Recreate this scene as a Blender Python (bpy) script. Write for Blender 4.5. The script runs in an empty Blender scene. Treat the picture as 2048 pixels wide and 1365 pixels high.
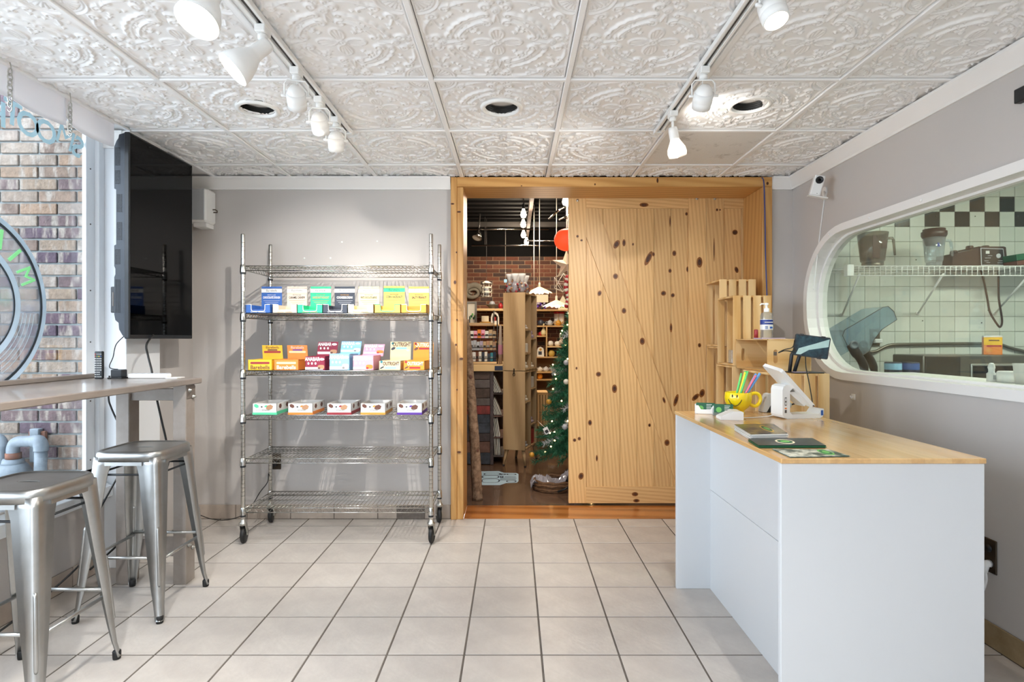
import bpy, bmesh, math, random
import numpy as np
from mathutils import Vector, Matrix
random.seed(7)
PI = math.pi
scene = bpy.context.scene
COL = scene.collection

# ------------------------------------------------------------------ camera
CAMZ, F, CX, CY = 1.276, 1125.0, 1027.0, 678.7
cam = bpy.data.cameras.new('camera'); camo = bpy.data.objects.new('camera', cam); COL.objects.link(camo)
camo.location = (0, 0, CAMZ); camo.rotation_euler = (PI / 2, 0, 0)
cam.sensor_width = 36; cam.lens = 36 * F / 2048
cam.shift_x = -(CX - 1024) / 2048; cam.shift_y = (CY - 682.5) / 2048
cam.clip_start = .05; cam.clip_end = 100
scene.camera = camo
cy = scene.cycles; cy.max_bounces = 8; cy.diffuse_bounces = 5; cy.glossy_bounces = 3; cy.transmission_bounces = 4; cy.transparent_max_bounces = 12; cy.caustics_reflective = False; cy.caustics_refractive = False

# ------------------------------------------------------------------ light and exposure
world = bpy.data.worlds.new('overcast_sky'); scene.world = world; world.use_nodes = True
bg = world.node_tree.nodes['Background']; bg.inputs[0].default_value = (.82, .91, 1.0, 1); bg.inputs[1].default_value = 5.0
scene.view_settings.view_transform = 'Standard'; scene.view_settings.look = 'None'
scene.view_settings.gamma = 1; scene.view_settings.use_curve_mapping = False
scene.view_settings.exposure = 0.66
def portal(name, loc, rot, sx, sy):
    l = bpy.data.lights.new(name, 'AREA'); l.shape = 'RECTANGLE'; l.size = sx; l.size_y = sy; l.cycles.is_portal = True
    o = bpy.data.objects.new(name, l); COL.objects.link(o); o.location = loc; o.rotation_euler = rot
portal('window_portal', (-2.40, .8, 1.48), (0, -PI / 2, 0), 2.0, 4.6)
portal('shopfront_portal', (-1.1, -2.1, 1.3), (PI / 2, 0, 0), 1.7, 2.1)
K = 1.0          # strength of the room's lamps
SPOT_W, BELL_W, SHOP_W, KITCHEN_W = 33 * K, 34 * K, 27 * K, 17 * K
WARM = (1.0, .95, .88); SHOP_WARM = (1.0, .84, .66)

def at(px, py, d):
    """world point seen at photo pixel (px, py) at distance d along the view axis"""
    return Vector(((px - CX) * d / F, d, CAMZ - (py - CY) * d / F))

# ------------------------------------------------------------------ helpers
WM = {}
def lin(h):
    h = h.lstrip('#'); r = []
    for i in (0, 2, 4):
        c = int(h[i:i + 2], 16) / 255
        r.append(c / 12.92 if c <= .04045 else ((c + .055) / 1.055) ** 2.4)
    return (r[0], r[1], r[2], 1)

class MB:
    def __init__(s): s.v = []; s.f = []; s.mi = []; s.sm = []
    def add(s, vs, fs, mi=0, M=None, smooth=False):
        b = len(s.v)
        for p in vs:
            p = Vector(p)
            s.v.append(M @ p if M else p)
        for f in fs:
            s.f.append([b + i for i in f]); s.mi.append(mi); s.sm.append(smooth)
        return s
    def box(s, a, b, mi=0, M=None):
        x0, y0, z0 = a; x1, y1, z1 = b
        if x0 > x1: x0, x1 = x1, x0
        if y0 > y1: y0, y1 = y1, y0
        if z0 > z1: z0, z1 = z1, z0
        vs = [(x0, y0, z0), (x1, y0, z0), (x1, y1, z0), (x0, y1, z0), (x0, y0, z1), (x1, y0, z1), (x1, y1, z1), (x0, y1, z1)]
        return s.add(vs, [(3, 2, 1, 0), (4, 5, 6, 7), (0, 1, 5, 4), (1, 2, 6, 5), (2, 3, 7, 6), (3, 0, 4, 7)], mi, M)
    def cbox(s, a, b, c=.002, mi=0, M=None):
        """box with chamfered edges"""
        lo = [min(a[i], b[i]) for i in range(3)]; hi = [max(a[i], b[i]) for i in range(3)]
        c = min(c, min(hi[i] - lo[i] for i in range(3)) * .45)
        vs = []; idx = {}
        for i in (0, 1):
            for j in (0, 1):
                for k in (0, 1):
                    cor = (i, j, k)
                    for ax in range(3):
                        p = []
                        for q in range(3):
                            base = hi[q] if cor[q] else lo[q]
                            if q != ax: base += -c if cor[q] else c
                            p.append(base)
                        idx[(cor, ax)] = len(vs); vs.append(p)
        fs = []
        def orient(f):
            p = [Vector(vs[q]) for q in f]
            n = (p[1] - p[0]).cross(p[2] - p[0]); ctr = sum(p, Vector()) / len(p) - Vector([(lo[q] + hi[q]) / 2 for q in range(3)])
            fs.append(f if n.dot(ctr) > 0 else f[::-1])
        for ax in range(3):
            u, w = [q for q in range(3) if q != ax]
            for sd in (0, 1):
                f = []
                for (p, q) in ((0, 0), (1, 0), (1, 1), (0, 1)):
                    cor = [0, 0, 0]; cor[ax] = sd; cor[u] = p; cor[w] = q
                    f.append(idx[(tuple(cor), ax)])
                orient(f)
            for p in (0, 1):
                for q in (0, 1):
                    c0 = [0, 0, 0]; c0[u] = p; c0[w] = q; c1 = list(c0); c1[ax] = 1
                    c0, c1 = tuple(c0), tuple(c1)
                    orient([idx[(c0, u)], idx[(c1, u)], idx[(c1, w)], idx[(c0, w)]])
        for cor in [(i, j, k) for i in (0, 1) for j in (0, 1) for k in (0, 1)]:
            orient([idx[(cor, 0)], idx[(cor, 1)], idx[(cor, 2)]])
        return s.add(vs, fs, mi, M)
    def tube(s, pts, r, n=8, mi=0, M=None, closed=False, smooth=True):
        pts = [Vector(p) for p in pts]; m = len(pts); rr = r if isinstance(r, (list, tuple)) else [r] * m
        tan = []
        for i in range(m):
            a = pts[(i - 1) % m] if (closed or i > 0) else pts[i]; b = pts[(i + 1) % m] if (closed or i < m - 1) else pts[i]
            t = b - a; tan.append(t.normalized() if t.length > 1e-9 else Vector((0, 0, 1)))
        up = Vector((0, 0, 1)) if abs(tan[0].z) < .9 else Vector((1, 0, 0))
        nrm = (up - tan[0] * up.dot(tan[0])).normalized(); vs = []
        for i in range(m):
            nrm = nrm - tan[i] * nrm.dot(tan[i])
            nrm = nrm.normalized() if nrm.length > 1e-6 else tan[i].orthogonal().normalized()
            bi = tan[i].cross(nrm)
            for k in range(n):
                a = 2 * PI * k / n
                vs.append(pts[i] + (nrm * math.cos(a) + bi * math.sin(a)) * rr[i])
        fs = []
        for i in range(m if closed else m - 1):
            j = (i + 1) % m
            for k in range(n):
                k2 = (k + 1) % n
                fs.append((i * n + k, i * n + k2, j * n + k2, j * n + k))
        if not closed:
            fs.append(tuple(reversed(range(n)))); fs.append(tuple((m - 1) * n + k for k in range(n)))
        return s.add(vs, fs, mi, M, smooth and n > 4)
    def rod(s, a, b, r, n=8, mi=0, M=None): return s.tube([a, b], r, n, mi, M)
    def lathe(s, prof, n=24, mi=0, M=None, smooth=True, cap=True):
        vs = []; fs = []
        for (r, z) in prof:
            for k in range(n):
                a = 2 * PI * k / n; vs.append((r * math.cos(a), r * math.sin(a), z))
        for i in range(len(prof) - 1):
            for k in range(n):
                k2 = (k + 1) % n; fs.append((i * n + k, i * n + k2, (i + 1) * n + k2, (i + 1) * n + k))
        if cap:
            if prof[0][0] > 1e-5: fs.append(tuple(reversed(range(n))))
            if prof[-1][0] > 1e-5: fs.append(tuple((len(prof) - 1) * n + k for k in range(n)))
        return s.add(vs, fs, mi, M, smooth)
    def sphere(s, c, r, n=12, mi=0, sc=(1, 1, 1), M=None):
        T = Matrix.Translation(c) @ Matrix.Diagonal((*sc, 1))
        if M: T = M @ T
        h = max(4, n // 2)
        return s.lathe([(max(1e-6, r * math.sin(PI * i / h)), -r * math.cos(PI * i / h)) for i in range(h + 1)], n, mi, T, cap=False)
    def prism(s, poly, t0, t1, M=None, mi=0, smooth=False):
        """polygon in local xy extruded along local z"""
        n = len(poly)
        vs = [(x, y, t0) for x, y in poly] + [(x, y, t1) for x, y in poly]
        b = [tuple(reversed(range(n))), tuple(range(n, 2 * n))]
        s.add(vs, b, mi, M)
        return s.add(vs, [(i, (i + 1) % n, n + (i + 1) % n, n + i) for i in range(n)], mi, M, smooth)
    def build(s, name, mats, parent=None, world=True, origin=None, flat=False):
        me = bpy.data.meshes.new(name)
        vs = s.v
        if parent is not None:
            base = WM[parent.name]
            if world:
                inv = base.inverted(); vs = [inv @ p for p in vs]
            loc = Vector()
        else:
            if origin is None:
                xs = [p.x for p in vs]; ys = [p.y for p in vs]; zs = [p.z for p in vs]
                origin = Vector(((min(xs) + max(xs)) / 2, (min(ys) + max(ys)) / 2, min(zs)))
            loc = Vector(origin); vs = [p - loc for p in vs]
        me.from_pydata([tuple(p) for p in vs], [], s.f)
        if not isinstance(mats, (list, tuple)): mats = [mats]
        for m in mats: me.materials.append(MAT[m] if isinstance(m, str) else m)
        me.polygons.foreach_set('material_index', s.mi)
        me.polygons.foreach_set('use_smooth', [False] * len(s.f) if flat else s.sm)
        me.update()
        o = bpy.data.objects.new(name, me); COL.objects.link(o)
        if parent is not None:
            o.parent = parent; WM[o.name] = WM[parent.name].copy()
        else:
            o.location = loc; WM[o.name] = Matrix.Translation(loc)
        return o

def tag(o, label=None, cat=None, group=None, kind=None):
    if label: o['label'] = label
    if cat: o['category'] = cat
    if group: o['group'] = group
    if kind: o['kind'] = kind
    return o
def thing(name, label, cat, loc=(0, 0, 0), rz=0, group=None):
    o = bpy.data.objects.new(name, None); COL.objects.link(o); o.empty_display_size = .05
    o.location = loc; o.rotation_euler = (0, 0, rz)
    WM[o.name] = Matrix.Translation(loc) @ Matrix.Rotation(rz, 4, 'Z')
    return tag(o, label, cat, group)
def copy_tree(o, parent=None, world=None):
    c = o.copy(); COL.objects.link(c); c.parent = parent
    WM[c.name] = world if world is not None else (WM[parent.name].copy() if parent else WM[o.name].copy())
    for ch in list(o.children): copy_tree(ch, c)
    return c
def place(o, loc, rz=0, label=None, group=None):
    c = copy_tree(o, None, Matrix.Translation(loc) @ Matrix.Rotation(rz, 4, 'Z'))
    c.location = loc; c.rotation_euler = (0, 0, rz)
    return tag(c, label, None, group)
def share(o, name, parent, loc, rot=None, scale=None):
    """another piece with o's mesh"""
    c = bpy.data.objects.new(name, o.data if hasattr(o, 'data') else o); COL.objects.link(c)
    c.parent = parent; p = Vector(loc)
    c.location = WM[parent.name].inverted() @ p if parent else p
    if rot: c.rotation_euler = rot
    if scale: c.scale = scale
    WM[c.name] = Matrix.Translation(p)
    return c
FACE = Matrix.Rotation(PI / 2, 4, 'X')                    # print that faces the shopfront (-Y)
def text(body, size, mat, parent, loc, R=FACE, name='lettering', ext=.0002, sx=1, bold=0, align='CENTER'):
    cu = bpy.data.curves.new(name, 'FONT'); cu.body = body; cu.size = size; cu.extrude = ext; cu.align_x = align; cu.align_y = 'CENTER'
    cu.resolution_u = 3; cu.offset = bold
    cu.materials.append(MAT[mat])
    o = bpy.data.objects.new(name, cu); COL.objects.link(o)
    m = Matrix.Translation(loc) @ R @ Matrix.Diagonal((sx, 1, 1, 1))
    o.parent = parent; o.matrix_local = (WM[parent.name].inverted() @ m) if parent else m
    return o
def smooth_path(pts, k=6):
    pts = [Vector(p) for p in pts]; out = []
    for i in range(len(pts) - 1):
        p0 = pts[max(0, i - 1)]; p1 = pts[i]; p2 = pts[i + 1]; p3 = pts[min(len(pts) - 1, i + 2)]
        for j in range(k):
            t = j / k
            out.append(.5 * ((2 * p1) + (p2 - p0) * t + (2 * p0 - 5 * p1 + 4 * p2 - p3) * t * t + (-p0 + 3 * p1 - 3 * p2 + p3) * t ** 3))
    out.append(pts[-1]); return out
def cord(name, pts, r, mat, label=None, cat='cord', parent=None, n=6):
    o = MB().tube(smooth_path(pts), r, n).build(name, mat, parent)
    if label: tag(o, label, cat)
    return o
def lamp(parent, loc, kind, watts, color=WARM, aim=None, size=60, blend=.4, radius=.02):
    l = bpy.data.lights.new('bulb_light', kind); l.energy = watts; l.color = color; l.shadow_soft_size = radius
    if kind == 'SPOT': l.spot_size = math.radians(size); l.spot_blend = blend
    o = bpy.data.objects.new('bulb_light', l); COL.objects.link(o)
    m = Matrix.Translation(loc)
    if aim is not None: m = m @ (Vector(aim) - Vector(loc)).to_track_quat('-Z', 'Y').to_matrix().to_4x4()
    o.parent = parent; o.matrix_local = WM[parent.name].inverted() @ m
    return o
def ring_poly(rx, ry, n=24, e=2.0):
    """superellipse"""
    out = []
    for k in range(n):
        a = 2 * PI * k / n; c, s_ = math.cos(a), math.sin(a)
        out.append((rx * math.copysign(abs(c) ** (2 / e), c), ry * math.copysign(abs(s_) ** (2 / e), s_)))
    return out
def rrect(w, h, r, n=5):
    out = []
    for (cx, cy, a0) in ((w / 2 - r, h / 2 - r, 0), (-w / 2 + r, h / 2 - r, 90), (-w / 2 + r, -h / 2 + r, 180), (w / 2 - r, -h / 2 + r, 270)):
        for i in range(n + 1):
            a = math.radians(a0 + 90 * i / n); out.append((cx + r * math.cos(a), cy + r * math.sin(a)))
    return out
def holed(outer, holes, t0, t1, M=None, mb=None, mi=0):
    """flat plate with holes: outlines in local xy, thickness along local z"""
    mb = mb or MB()
    bm = bmesh.new(); loops = [outer] + holes; vl = []
    for lp in loops:
        vv = [bm.verts.new((x, y, 0)) for x, y in lp]; vl.append(vv)
        for i in range(len(vv)): bm.edges.new((vv[i], vv[(i + 1) % len(vv)]))
    bmesh.ops.triangle_fill(bm, edges=bm.edges[:], use_beauty=True, normal=(0, 0, 1))
    bm.verts.index_update()
    co = [v.co.copy() for v in bm.verts]; fs = [[v.index for v in f.verts] for f in bm.faces]
    fs = [f if (co[f[1]] - co[f[0]]).cross(co[f[2]] - co[f[0]]).z > 0 else f[::-1] for f in fs]
    n = len(co)
    mb.add([(c.x, c.y, t1) for c in co], fs, mi, M); mb.add([(c.x, c.y, t0) for c in co], [f[::-1] for f in fs], mi, M)
    for lp in loops:
        m = len(lp)
        mb.add([(x, y, t0) for x, y in lp] + [(x, y, t1) for x, y in lp], [(i, (i + 1) % m, m + (i + 1) % m, m + i) for i in range(m)], mi, M)
    bm.free(); return mb
def basis(ex, ey, ez, o=(0, 0, 0)):
    return Matrix(((ex[0], ey[0], ez[0], o[0]), (ex[1], ey[1], ez[1], o[1]), (ex[2], ey[2], ez[2], o[2]), (0, 0, 0, 1)))

# ------------------------------------------------------------------ materials
MAT = {}
def nt(m): return m.node_tree.nodes, m.node_tree.links
def mat(name, col, rough=.5, metal=0, spec=.5, noise=None, bump=None, emit=None, rnd=0, alpha=None, coat=0, trans=0):
    m = bpy.data.materials.new(name); m.use_nodes = True; N, L = nt(m); b = N['Principled BSDF']
    c = lin(col); b.inputs['Base Color'].default_value = c; b.inputs['Roughness'].default_value = rough
    b.inputs['Metallic'].default_value = metal; b.inputs['Specular IOR Level'].default_value = spec
    b.inputs['Coat Weight'].default_value = coat; b.inputs['Transmission Weight'].default_value = trans
    if emit: b.inputs['Emission Color'].default_value = lin(emit[0]); b.inputs['Emission Strength'].default_value = emit[1]
    tc = N.new('ShaderNodeTexCoord'); src = None
    if noise:      # (scale, second colour, contrast)
        t = N.new('ShaderNodeTexNoise'); t.inputs['Scale'].default_value = noise[0]; t.inputs['Detail'].default_value = 6; t.inputs['Roughness'].default_value = .65
        L.new(tc.outputs['Object'], t.inputs['Vector'])
        r = N.new('ShaderNodeValToRGB'); k = noise[2] if len(noise) > 2 else .2
        r.color_ramp.elements[0].position = .5 - k; r.color_ramp.elements[1].position = .5 + k
        r.color_ramp.elements[0].color = lin(noise[1]); r.color_ramp.elements[1].color = c
        L.new(t.outputs['Fac'], r.inputs['Fac']); src = r.outputs['Color']
    if rnd:
        oi = N.new('ShaderNodeObjectInfo'); hsv = N.new('ShaderNodeHueSaturation')
        mp = N.new('ShaderNodeMapRange'); mp.inputs['To Min'].default_value = 1 - rnd; mp.inputs['To Max'].default_value = 1 + rnd
        L.new(oi.outputs['Random'], mp.inputs['Value']); L.new(mp.outputs['Result'], hsv.inputs['Value'])
        if src: L.new(src, hsv.inputs['Color'])
        else: hsv.inputs['Color'].default_value = c
        src = hsv.outputs['Color']
    if src: L.new(src, b.inputs['Base Color'])
    if bump:       # (scale, strength)
        t = N.new('ShaderNodeTexNoise'); t.inputs['Scale'].default_value = bump[0]; t.inputs['Detail'].default_value = 4
        L.new(tc.outputs['Object'], t.inputs['Vector'])
        bp = N.new('ShaderNodeBump'); bp.inputs['Strength'].default_value = bump[1]; bp.inputs['Distance'].default_value = .01
        L.new(t.outputs['Fac'], bp.inputs['Height']); L.new(bp.outputs['Normal'], b.inputs['Normal'])
    MAT[name] = m; return m
def wood(name, light, dark, axis='Z', dens=1.0, rough=.42, fine=.35, rings=.8, dist=5.0, coat=0):
    """boards with grain along one axis; every board shifted by its own random offset"""
    m = bpy.data.materials.new(name); m.use_nodes = True; N, L = nt(m); b = N['Principled BSDF']
    b.inputs['Roughness'].default_value = rough; b.inputs['Coat Weight'].default_value = coat; b.inputs['Coat Roughness'].default_value = .15
    tc = N.new('ShaderNodeTexCoord'); oi = N.new('ShaderNodeObjectInfo')
    mu = N.new('ShaderNodeVectorMath'); mu.operation = 'SCALE'; mu.inputs[0].default_value = (7.3, 5.1, 9.7); L.new(oi.outputs['Random'], mu.inputs['Scale'])
    ad = N.new('ShaderNodeVectorMath'); L.new(tc.outputs['Object'], ad.inputs[0]); L.new(mu.outputs['Vector'], ad.inputs[1])
    mp = N.new('ShaderNodeMapping'); L.new(ad.outputs['Vector'], mp.inputs['Vector'])
    s = [9 * dens] * 3; s['XYZ'.index(axis)] = .75 * dens; mp.inputs['Scale'].default_value = s
    w = N.new('ShaderNodeTexWave'); w.wave_type = 'BANDS'; w.bands_direction = 'DIAGONAL'
    w.inputs['Scale'].default_value = rings; w.inputs['Distortion'].default_value = dist; w.inputs['Detail'].default_value = 2.5; w.inputs['Detail Scale'].default_value = .55
    L.new(mp.outputs['Vector'], w.inputs['Vector'])
    n = N.new('ShaderNodeTexNoise'); n.inputs['Scale'].default_value = 6; n.inputs['Detail'].default_value = 7; n.inputs['Roughness'].default_value = .7
    mp2 = N.new('ShaderNodeMapping'); s2 = [16 * dens] * 3; s2['XYZ'.index(axis)] = .8 * dens; mp2.inputs['Scale'].default_value = s2
    L.new(ad.outputs['Vector'], mp2.inputs['Vector']); L.new(mp2.outputs['Vector'], n.inputs['Vector'])
    mx = N.new('ShaderNodeMix'); mx.inputs['Factor'].default_value = fine; L.new(w.outputs['Fac'], mx.inputs['A']); L.new(n.outputs['Fac'], mx.inputs['B'])
    r = N.new('ShaderNodeValToRGB'); r.color_ramp.elements[0].position = .12; r.color_ramp.elements[1].position = .62
    r.color_ramp.elements[0].color = lin(dark); r.color_ramp.elements[1].color = lin(light)
    L.new(mx.outputs['Result'], r.inputs['Fac'])
    hs = N.new('ShaderNodeHueSaturation'); mr = N.new('ShaderNodeMapRange'); mr.inputs['To Min'].default_value = .9; mr.inputs['To Max'].default_value = 1.07
    L.new(oi.outputs['Random'], mr.inputs['Value']); L.new(mr.outputs['Result'], hs.inputs['Value']); L.new(r.outputs['Color'], hs.inputs['Color'])
    L.new(hs.outputs['Color'], b.inputs['Base Color'])
    bp = N.new('ShaderNodeBump'); bp.inputs['Strength'].default_value = .08; bp.inputs['Distance'].default_value = .004
    L.new(mx.outputs['Result'], bp.inputs['Height']); L.new(bp.outputs['Normal'], b.inputs['Normal'])
    MAT[name] = m; return m
def ramp_mat(name, cols, rough=.85, stain=(14, .35), bump=(60, .5), streak=None):
    """each piece takes one of several colours by its own random number, with stains on it"""
    m = bpy.data.materials.new(name); m.use_nodes = True; N, L = nt(m); b = N['Principled BSDF']; b.inputs['Roughness'].default_value = rough
    oi = N.new('ShaderNodeObjectInfo'); r = N.new('ShaderNodeValToRGB'); r.color_ramp.interpolation = 'CONSTANT'
    e = r.color_ramp.elements
    for i, c in enumerate(cols):
        if i == 0: el = e[0]; el.position = 0
        elif i == 1: el = e[1]; el.position = 1 / len(cols)
        else: el = e.new(i / len(cols))
        el.color = lin(c)
    L.new(oi.outputs['Random'], r.inputs['Fac'])
    tc = N.new('ShaderNodeTexCoord'); ad = N.new('ShaderNodeVectorMath'); sc = N.new('ShaderNodeVectorMath'); sc.operation = 'SCALE'; sc.inputs[0].default_value = (31, 17, 23)
    L.new(oi.outputs['Random'], sc.inputs['Scale']); L.new(tc.outputs['Object'], ad.inputs[0]); L.new(sc.outputs['Vector'], ad.inputs[1])
    n = N.new('ShaderNodeTexNoise'); n.inputs['Scale'].default_value = stain[0]; n.inputs['Detail'].default_value = 8; n.inputs['Roughness'].default_value = .75
    L.new(ad.outputs['Vector'], n.inputs['Vector'])
    src = r.outputs['Color']
    if streak:
        n2 = N.new('ShaderNodeTexNoise'); n2.inputs['Scale'].default_value = streak[0]; n2.inputs['Detail'].default_value = 4
        mp = N.new('ShaderNodeMapping'); mp.inputs['Scale'].default_value = (1, 1, .25); L.new(ad.outputs['Vector'], mp.inputs['Vector']); L.new(mp.outputs['Vector'], n2.inputs['Vector'])
        r2 = N.new('ShaderNodeValToRGB'); r2.color_ramp.elements[0].position = streak[2]; r2.color_ramp.elements[1].position = streak[2] + .14
        L.new(n2.outputs['Fac'], r2.inputs['Fac'])
        mm = N.new('ShaderNodeMix'); mm.data_type = 'RGBA'; L.new(r2.outputs['Color'], mm.inputs['Factor']); L.new(src, mm.inputs['A']); mm.inputs['B'].default_value = lin(streak[1])
        src = mm.outputs['Result']
    mr = N.new('ShaderNodeMapRange'); mr.inputs['From Min'].default_value = .3; mr.inputs['From Max'].default_value = .7; mr.inputs['To Min'].default_value = 1 - stain[1]; mr.inputs['To Max'].default_value = 1 + stain[1] * .5
    L.new(n.outputs['Fac'], mr.inputs['Value'])
    hs = N.new('ShaderNodeHueSaturation'); L.new(mr.outputs['Result'], hs.inputs['Value']); L.new(src, hs.inputs['Color']); L.new(hs.outputs['Color'], b.inputs['Base Color'])
    n3 = N.new('ShaderNodeTexNoise'); n3.inputs['Scale'].default_value = bump[0]; n3.inputs['Detail'].default_value = 5; L.new(ad.outputs['Vector'], n3.inputs['Vector'])
    bp = N.new('ShaderNodeBump'); bp.inputs['Strength'].default_value = bump[1]; bp.inputs['Distance'].default_value = .006; L.new(n3.outputs['Fac'], bp.inputs['Height']); L.new(bp.outputs['Normal'], b.inputs['Normal'])
    MAT[name] = m; return m
def glass(name, tint='#ffffff', gloss=.07, rough=.02, haze=0):
    m = bpy.data.materials.new(name); m.use_nodes = True; N, L = nt(m); N.clear()
    out = N.new('ShaderNodeOutputMaterial'); tr = N.new('ShaderNodeBsdfTransparent'); tr.inputs[0].default_value = lin(tint)
    gl = N.new('ShaderNodeBsdfGlossy'); gl.inputs['Roughness'].default_value = rough
    lw = N.new('ShaderNodeLayerWeight'); lw.inputs['Blend'].default_value = .5
    pw = N.new('ShaderNodeMath'); pw.operation = 'POWER'; pw.inputs[1].default_value = 4.5; L.new(lw.outputs['Facing'], pw.inputs[0])
    mu = N.new('ShaderNodeMapRange'); mu.inputs['To Min'].default_value = gloss; mu.inputs['To Max'].default_value = .75; L.new(pw.outputs[0], mu.inputs['Value'])
    mx = N.new('ShaderNodeMixShader'); L.new(mu.outputs[0], mx.inputs[0]); L.new(tr.outputs[0], mx.inputs[1]); L.new(gl.outputs[0], mx.inputs[2])
    last = mx
    if haze:
        df = N.new('ShaderNodeBsdfDiffuse'); df.inputs[0].default_value = lin(tint); m2 = N.new('ShaderNodeMixShader'); m2.inputs[0].default_value = haze
        L.new(mx.outputs[0], m2.inputs[1]); L.new(df.outputs[0], m2.inputs[2]); last = m2
    L.new(last.outputs[0], out.inputs[0]); MAT[name] = m; return m

def thin(name, col, through=.5):
    """thin film or cloth that lets some daylight through"""
    m = bpy.data.materials.new(name); m.use_nodes = True; N, L = nt(m); N.clear()
    out = N.new('ShaderNodeOutputMaterial'); d = N.new('ShaderNodeBsdfDiffuse'); t = N.new('ShaderNodeBsdfTranslucent'); x = N.new('ShaderNodeMixShader')
    d.inputs[0].default_value = lin(col); t.inputs[0].default_value = lin(col); x.inputs[0].default_value = through
    L.new(d.outputs[0], x.inputs[1]); L.new(t.outputs[0], x.inputs[2]); L.new(x.outputs[0], out.inputs[0]); MAT[name] = m
thin('frost_decal', '#b7c8cc', .6); thin('decal_light', '#d3dfe4', .6); thin('decal_green', '#b6f4bf', .5); thin('fabric_white', '#f1eff0', .35)
mat('wall_paint', '#c2bdb9', .55, bump=(160, .05))
mat('trim_white', '#eceae7', .4)
mat('ceiling_paint', '#f3f3f3', .42, spec=.4)
mat('void_black', '#0c0b0a', .9)
mat('tile_floor', '#cac3bb', .38, noise=(5, '#b2aba5', .22), bump=(45, .12), rnd=.05)
mat('grout', '#5a524b', .9, noise=(9, '#6f675f'))
mat('tile_base', '#b7aa9d', .42, noise=(9, '#a3968a', .2), rnd=.05)
mat('tile_base_tan', '#a08b6c', .45, noise=(14, '#87714f', .2), rnd=.05)
mat('vent_grey', '#6f665e', .5, noise=(50, '#5b524b'))
mat('wall_white', '#e6e9ec', .5)
mat('alu_white', '#e9eef2', .35)
wood('pine', '#dab27a', '#c2935a', 'Z', 1.6, .42, .62, 1.6, 2.0)
wood('pine_x', '#dab27a', '#c2935a', 'X', 1.6, .42, .62, 1.6, 2.0)
wood('casing_z', '#cf9f60', '#b5803f', 'Z', 1.2, .4, .6, 1.0, 3)
wood('casing_x', '#cf9f60', '#b5803f', 'X', 1.2, .4, .6, 1.0, 3)
wood('crate_z', '#dfbd88', '#c49350', 'Z', .8, .5, .5, .6, 3)
wood('crate_x', '#dfbd88', '#c49350', 'X', .8, .5, .5, .6, 3)
wood('crate_y', '#dfbd88', '#c49350', 'Y', .8, .5, .5, .6, 3)
wood('threshold', '#b8763a', '#8a4d1c', 'X', .8, .18, .5, .6, 4, .5)
wood('oak_shop', '#c0a075', '#94744b', 'Z', 1.0, .45, .5, .5, 3)
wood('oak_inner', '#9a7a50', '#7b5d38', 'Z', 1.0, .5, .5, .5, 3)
wood('shelf_wood', '#e0bd86', '#c4965a', 'X', .8, .5, .5, .5, 3)
mat('knot', '#5a3016', .45, noise=(60, '#2e150a', .15))
mat('knot_ring', '#8f5a27', .45, noise=(50, '#754314', .15))
mat('bar_wood', '#8f857d', .3, noise=(7, '#7f756d', .25), coat=.3)
mat('post_wood', '#9a9189', .55, noise=(9, '#857b73', .25), bump=(30, .1))
mat('steel', '#bfc1c1', .38, 1, noise=(5, '#a09f9b', .3))
mat('chrome', '#c6c5c0', .22, 1)
mat('zinc', '#bdbcb6', .35, 1)
mat('bolt', '#b7b7b2', .35, 1)
mat('black_rubber', '#151515', .55)
mat('black_plastic', '#1d2024', .45)
mat('tv_back', '#2a313b', .5)
mat('tv_screen', '#000000', .05, spec=.16)
mat('white_plastic', '#eeeeec', .32)
mat('white_laminate', '#cfd1d3', .3, spec=.5)
mat('lamp_white', '#f0f0ee', .35)
mat('bulb_glow', '#fff1d8', .4, emit=('#ffe6c2', 14))
mat('bulb_soft', '#fbfaf6', .35, emit=('#fff3e2', .35))
mat('dark_can', '#141312', .5)
mat('can_lens', '#dedbd6', .35)
mat('red_plastic', '#c4392c', .4)
glass('clear_glass', '#f4faf8', .05)
glass('window_glass', '#fbfdff', .05)
glass('kitchen_glass', '#f1f4f0', .05, .03, .02)
glass('clear_plastic', '#e9eef0', .09, .08, .12)
glass('blue_plastic', '#dcebf2', .10, .12, .11)
glass('smoke_plastic', '#c4c0ba', .08, .1, .10)

mat('decal_dark', '#26313a', .5)
glass('decal_clear', '#e6e9ee', .10, .12, .10)
ramp_mat('brick_out', ['#786557', '#7d6c5c', '#67564c', '#83766a', '#513f47', '#7a6c60', '#5c4b4b', '#806a58', '#81746a', '#493a44', '#705e51', '#7c6857'], .9, (22, .45), (70, .9), (26, '#8e847a', .5))
mat('mortar_out', '#878d8d', .95, noise=(30, '#747a79'))
ramp_mat('brick_shop', ['#6b4434', '#7a4b38', '#5e3c30', '#744636', '#54403a', '#80533f', '#694334', '#4f3e39'], .9, (30, .3), (70, .4))
mat('mortar_shop', '#a58a6d', .95)
ramp_mat('tile_kitchen', ['#dcdfd6', '#d9dcd2', '#dee1d8', '#d6d9ce'], .22, (6, .05), (6, .05))
mat('tile_black', '#23281f', .2)
mat('grout_kitchen', '#8f9388', .9)
mat('pipe_grey', '#7f8a92', .5, noise=(20, '#646f78', .2))
mat('pipe_rust', '#5c4640', .8, noise=(30, '#7c4a30'))
mat('asphalt', '#c4c5c4', .95, noise=(10, '#b2b3b2'))
mat('concrete_brown', '#6b5342', .22, noise=(5, '#543d2e', .22), bump=(40, .03), coat=.3)
mat('deck_black', '#060505', .8, spec=.2)
mat('rail_dark', '#4a4643', .5)
mat('bark', '#a98d73', .9, noise=(26, '#6f5743', .12), bump=(40, .9))
ramp_mat('barnwood', ['#5a4b44', '#69605d', '#77594e', '#544a4b', '#6c5f58'], .85, (12, .5), (40, .6))
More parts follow.
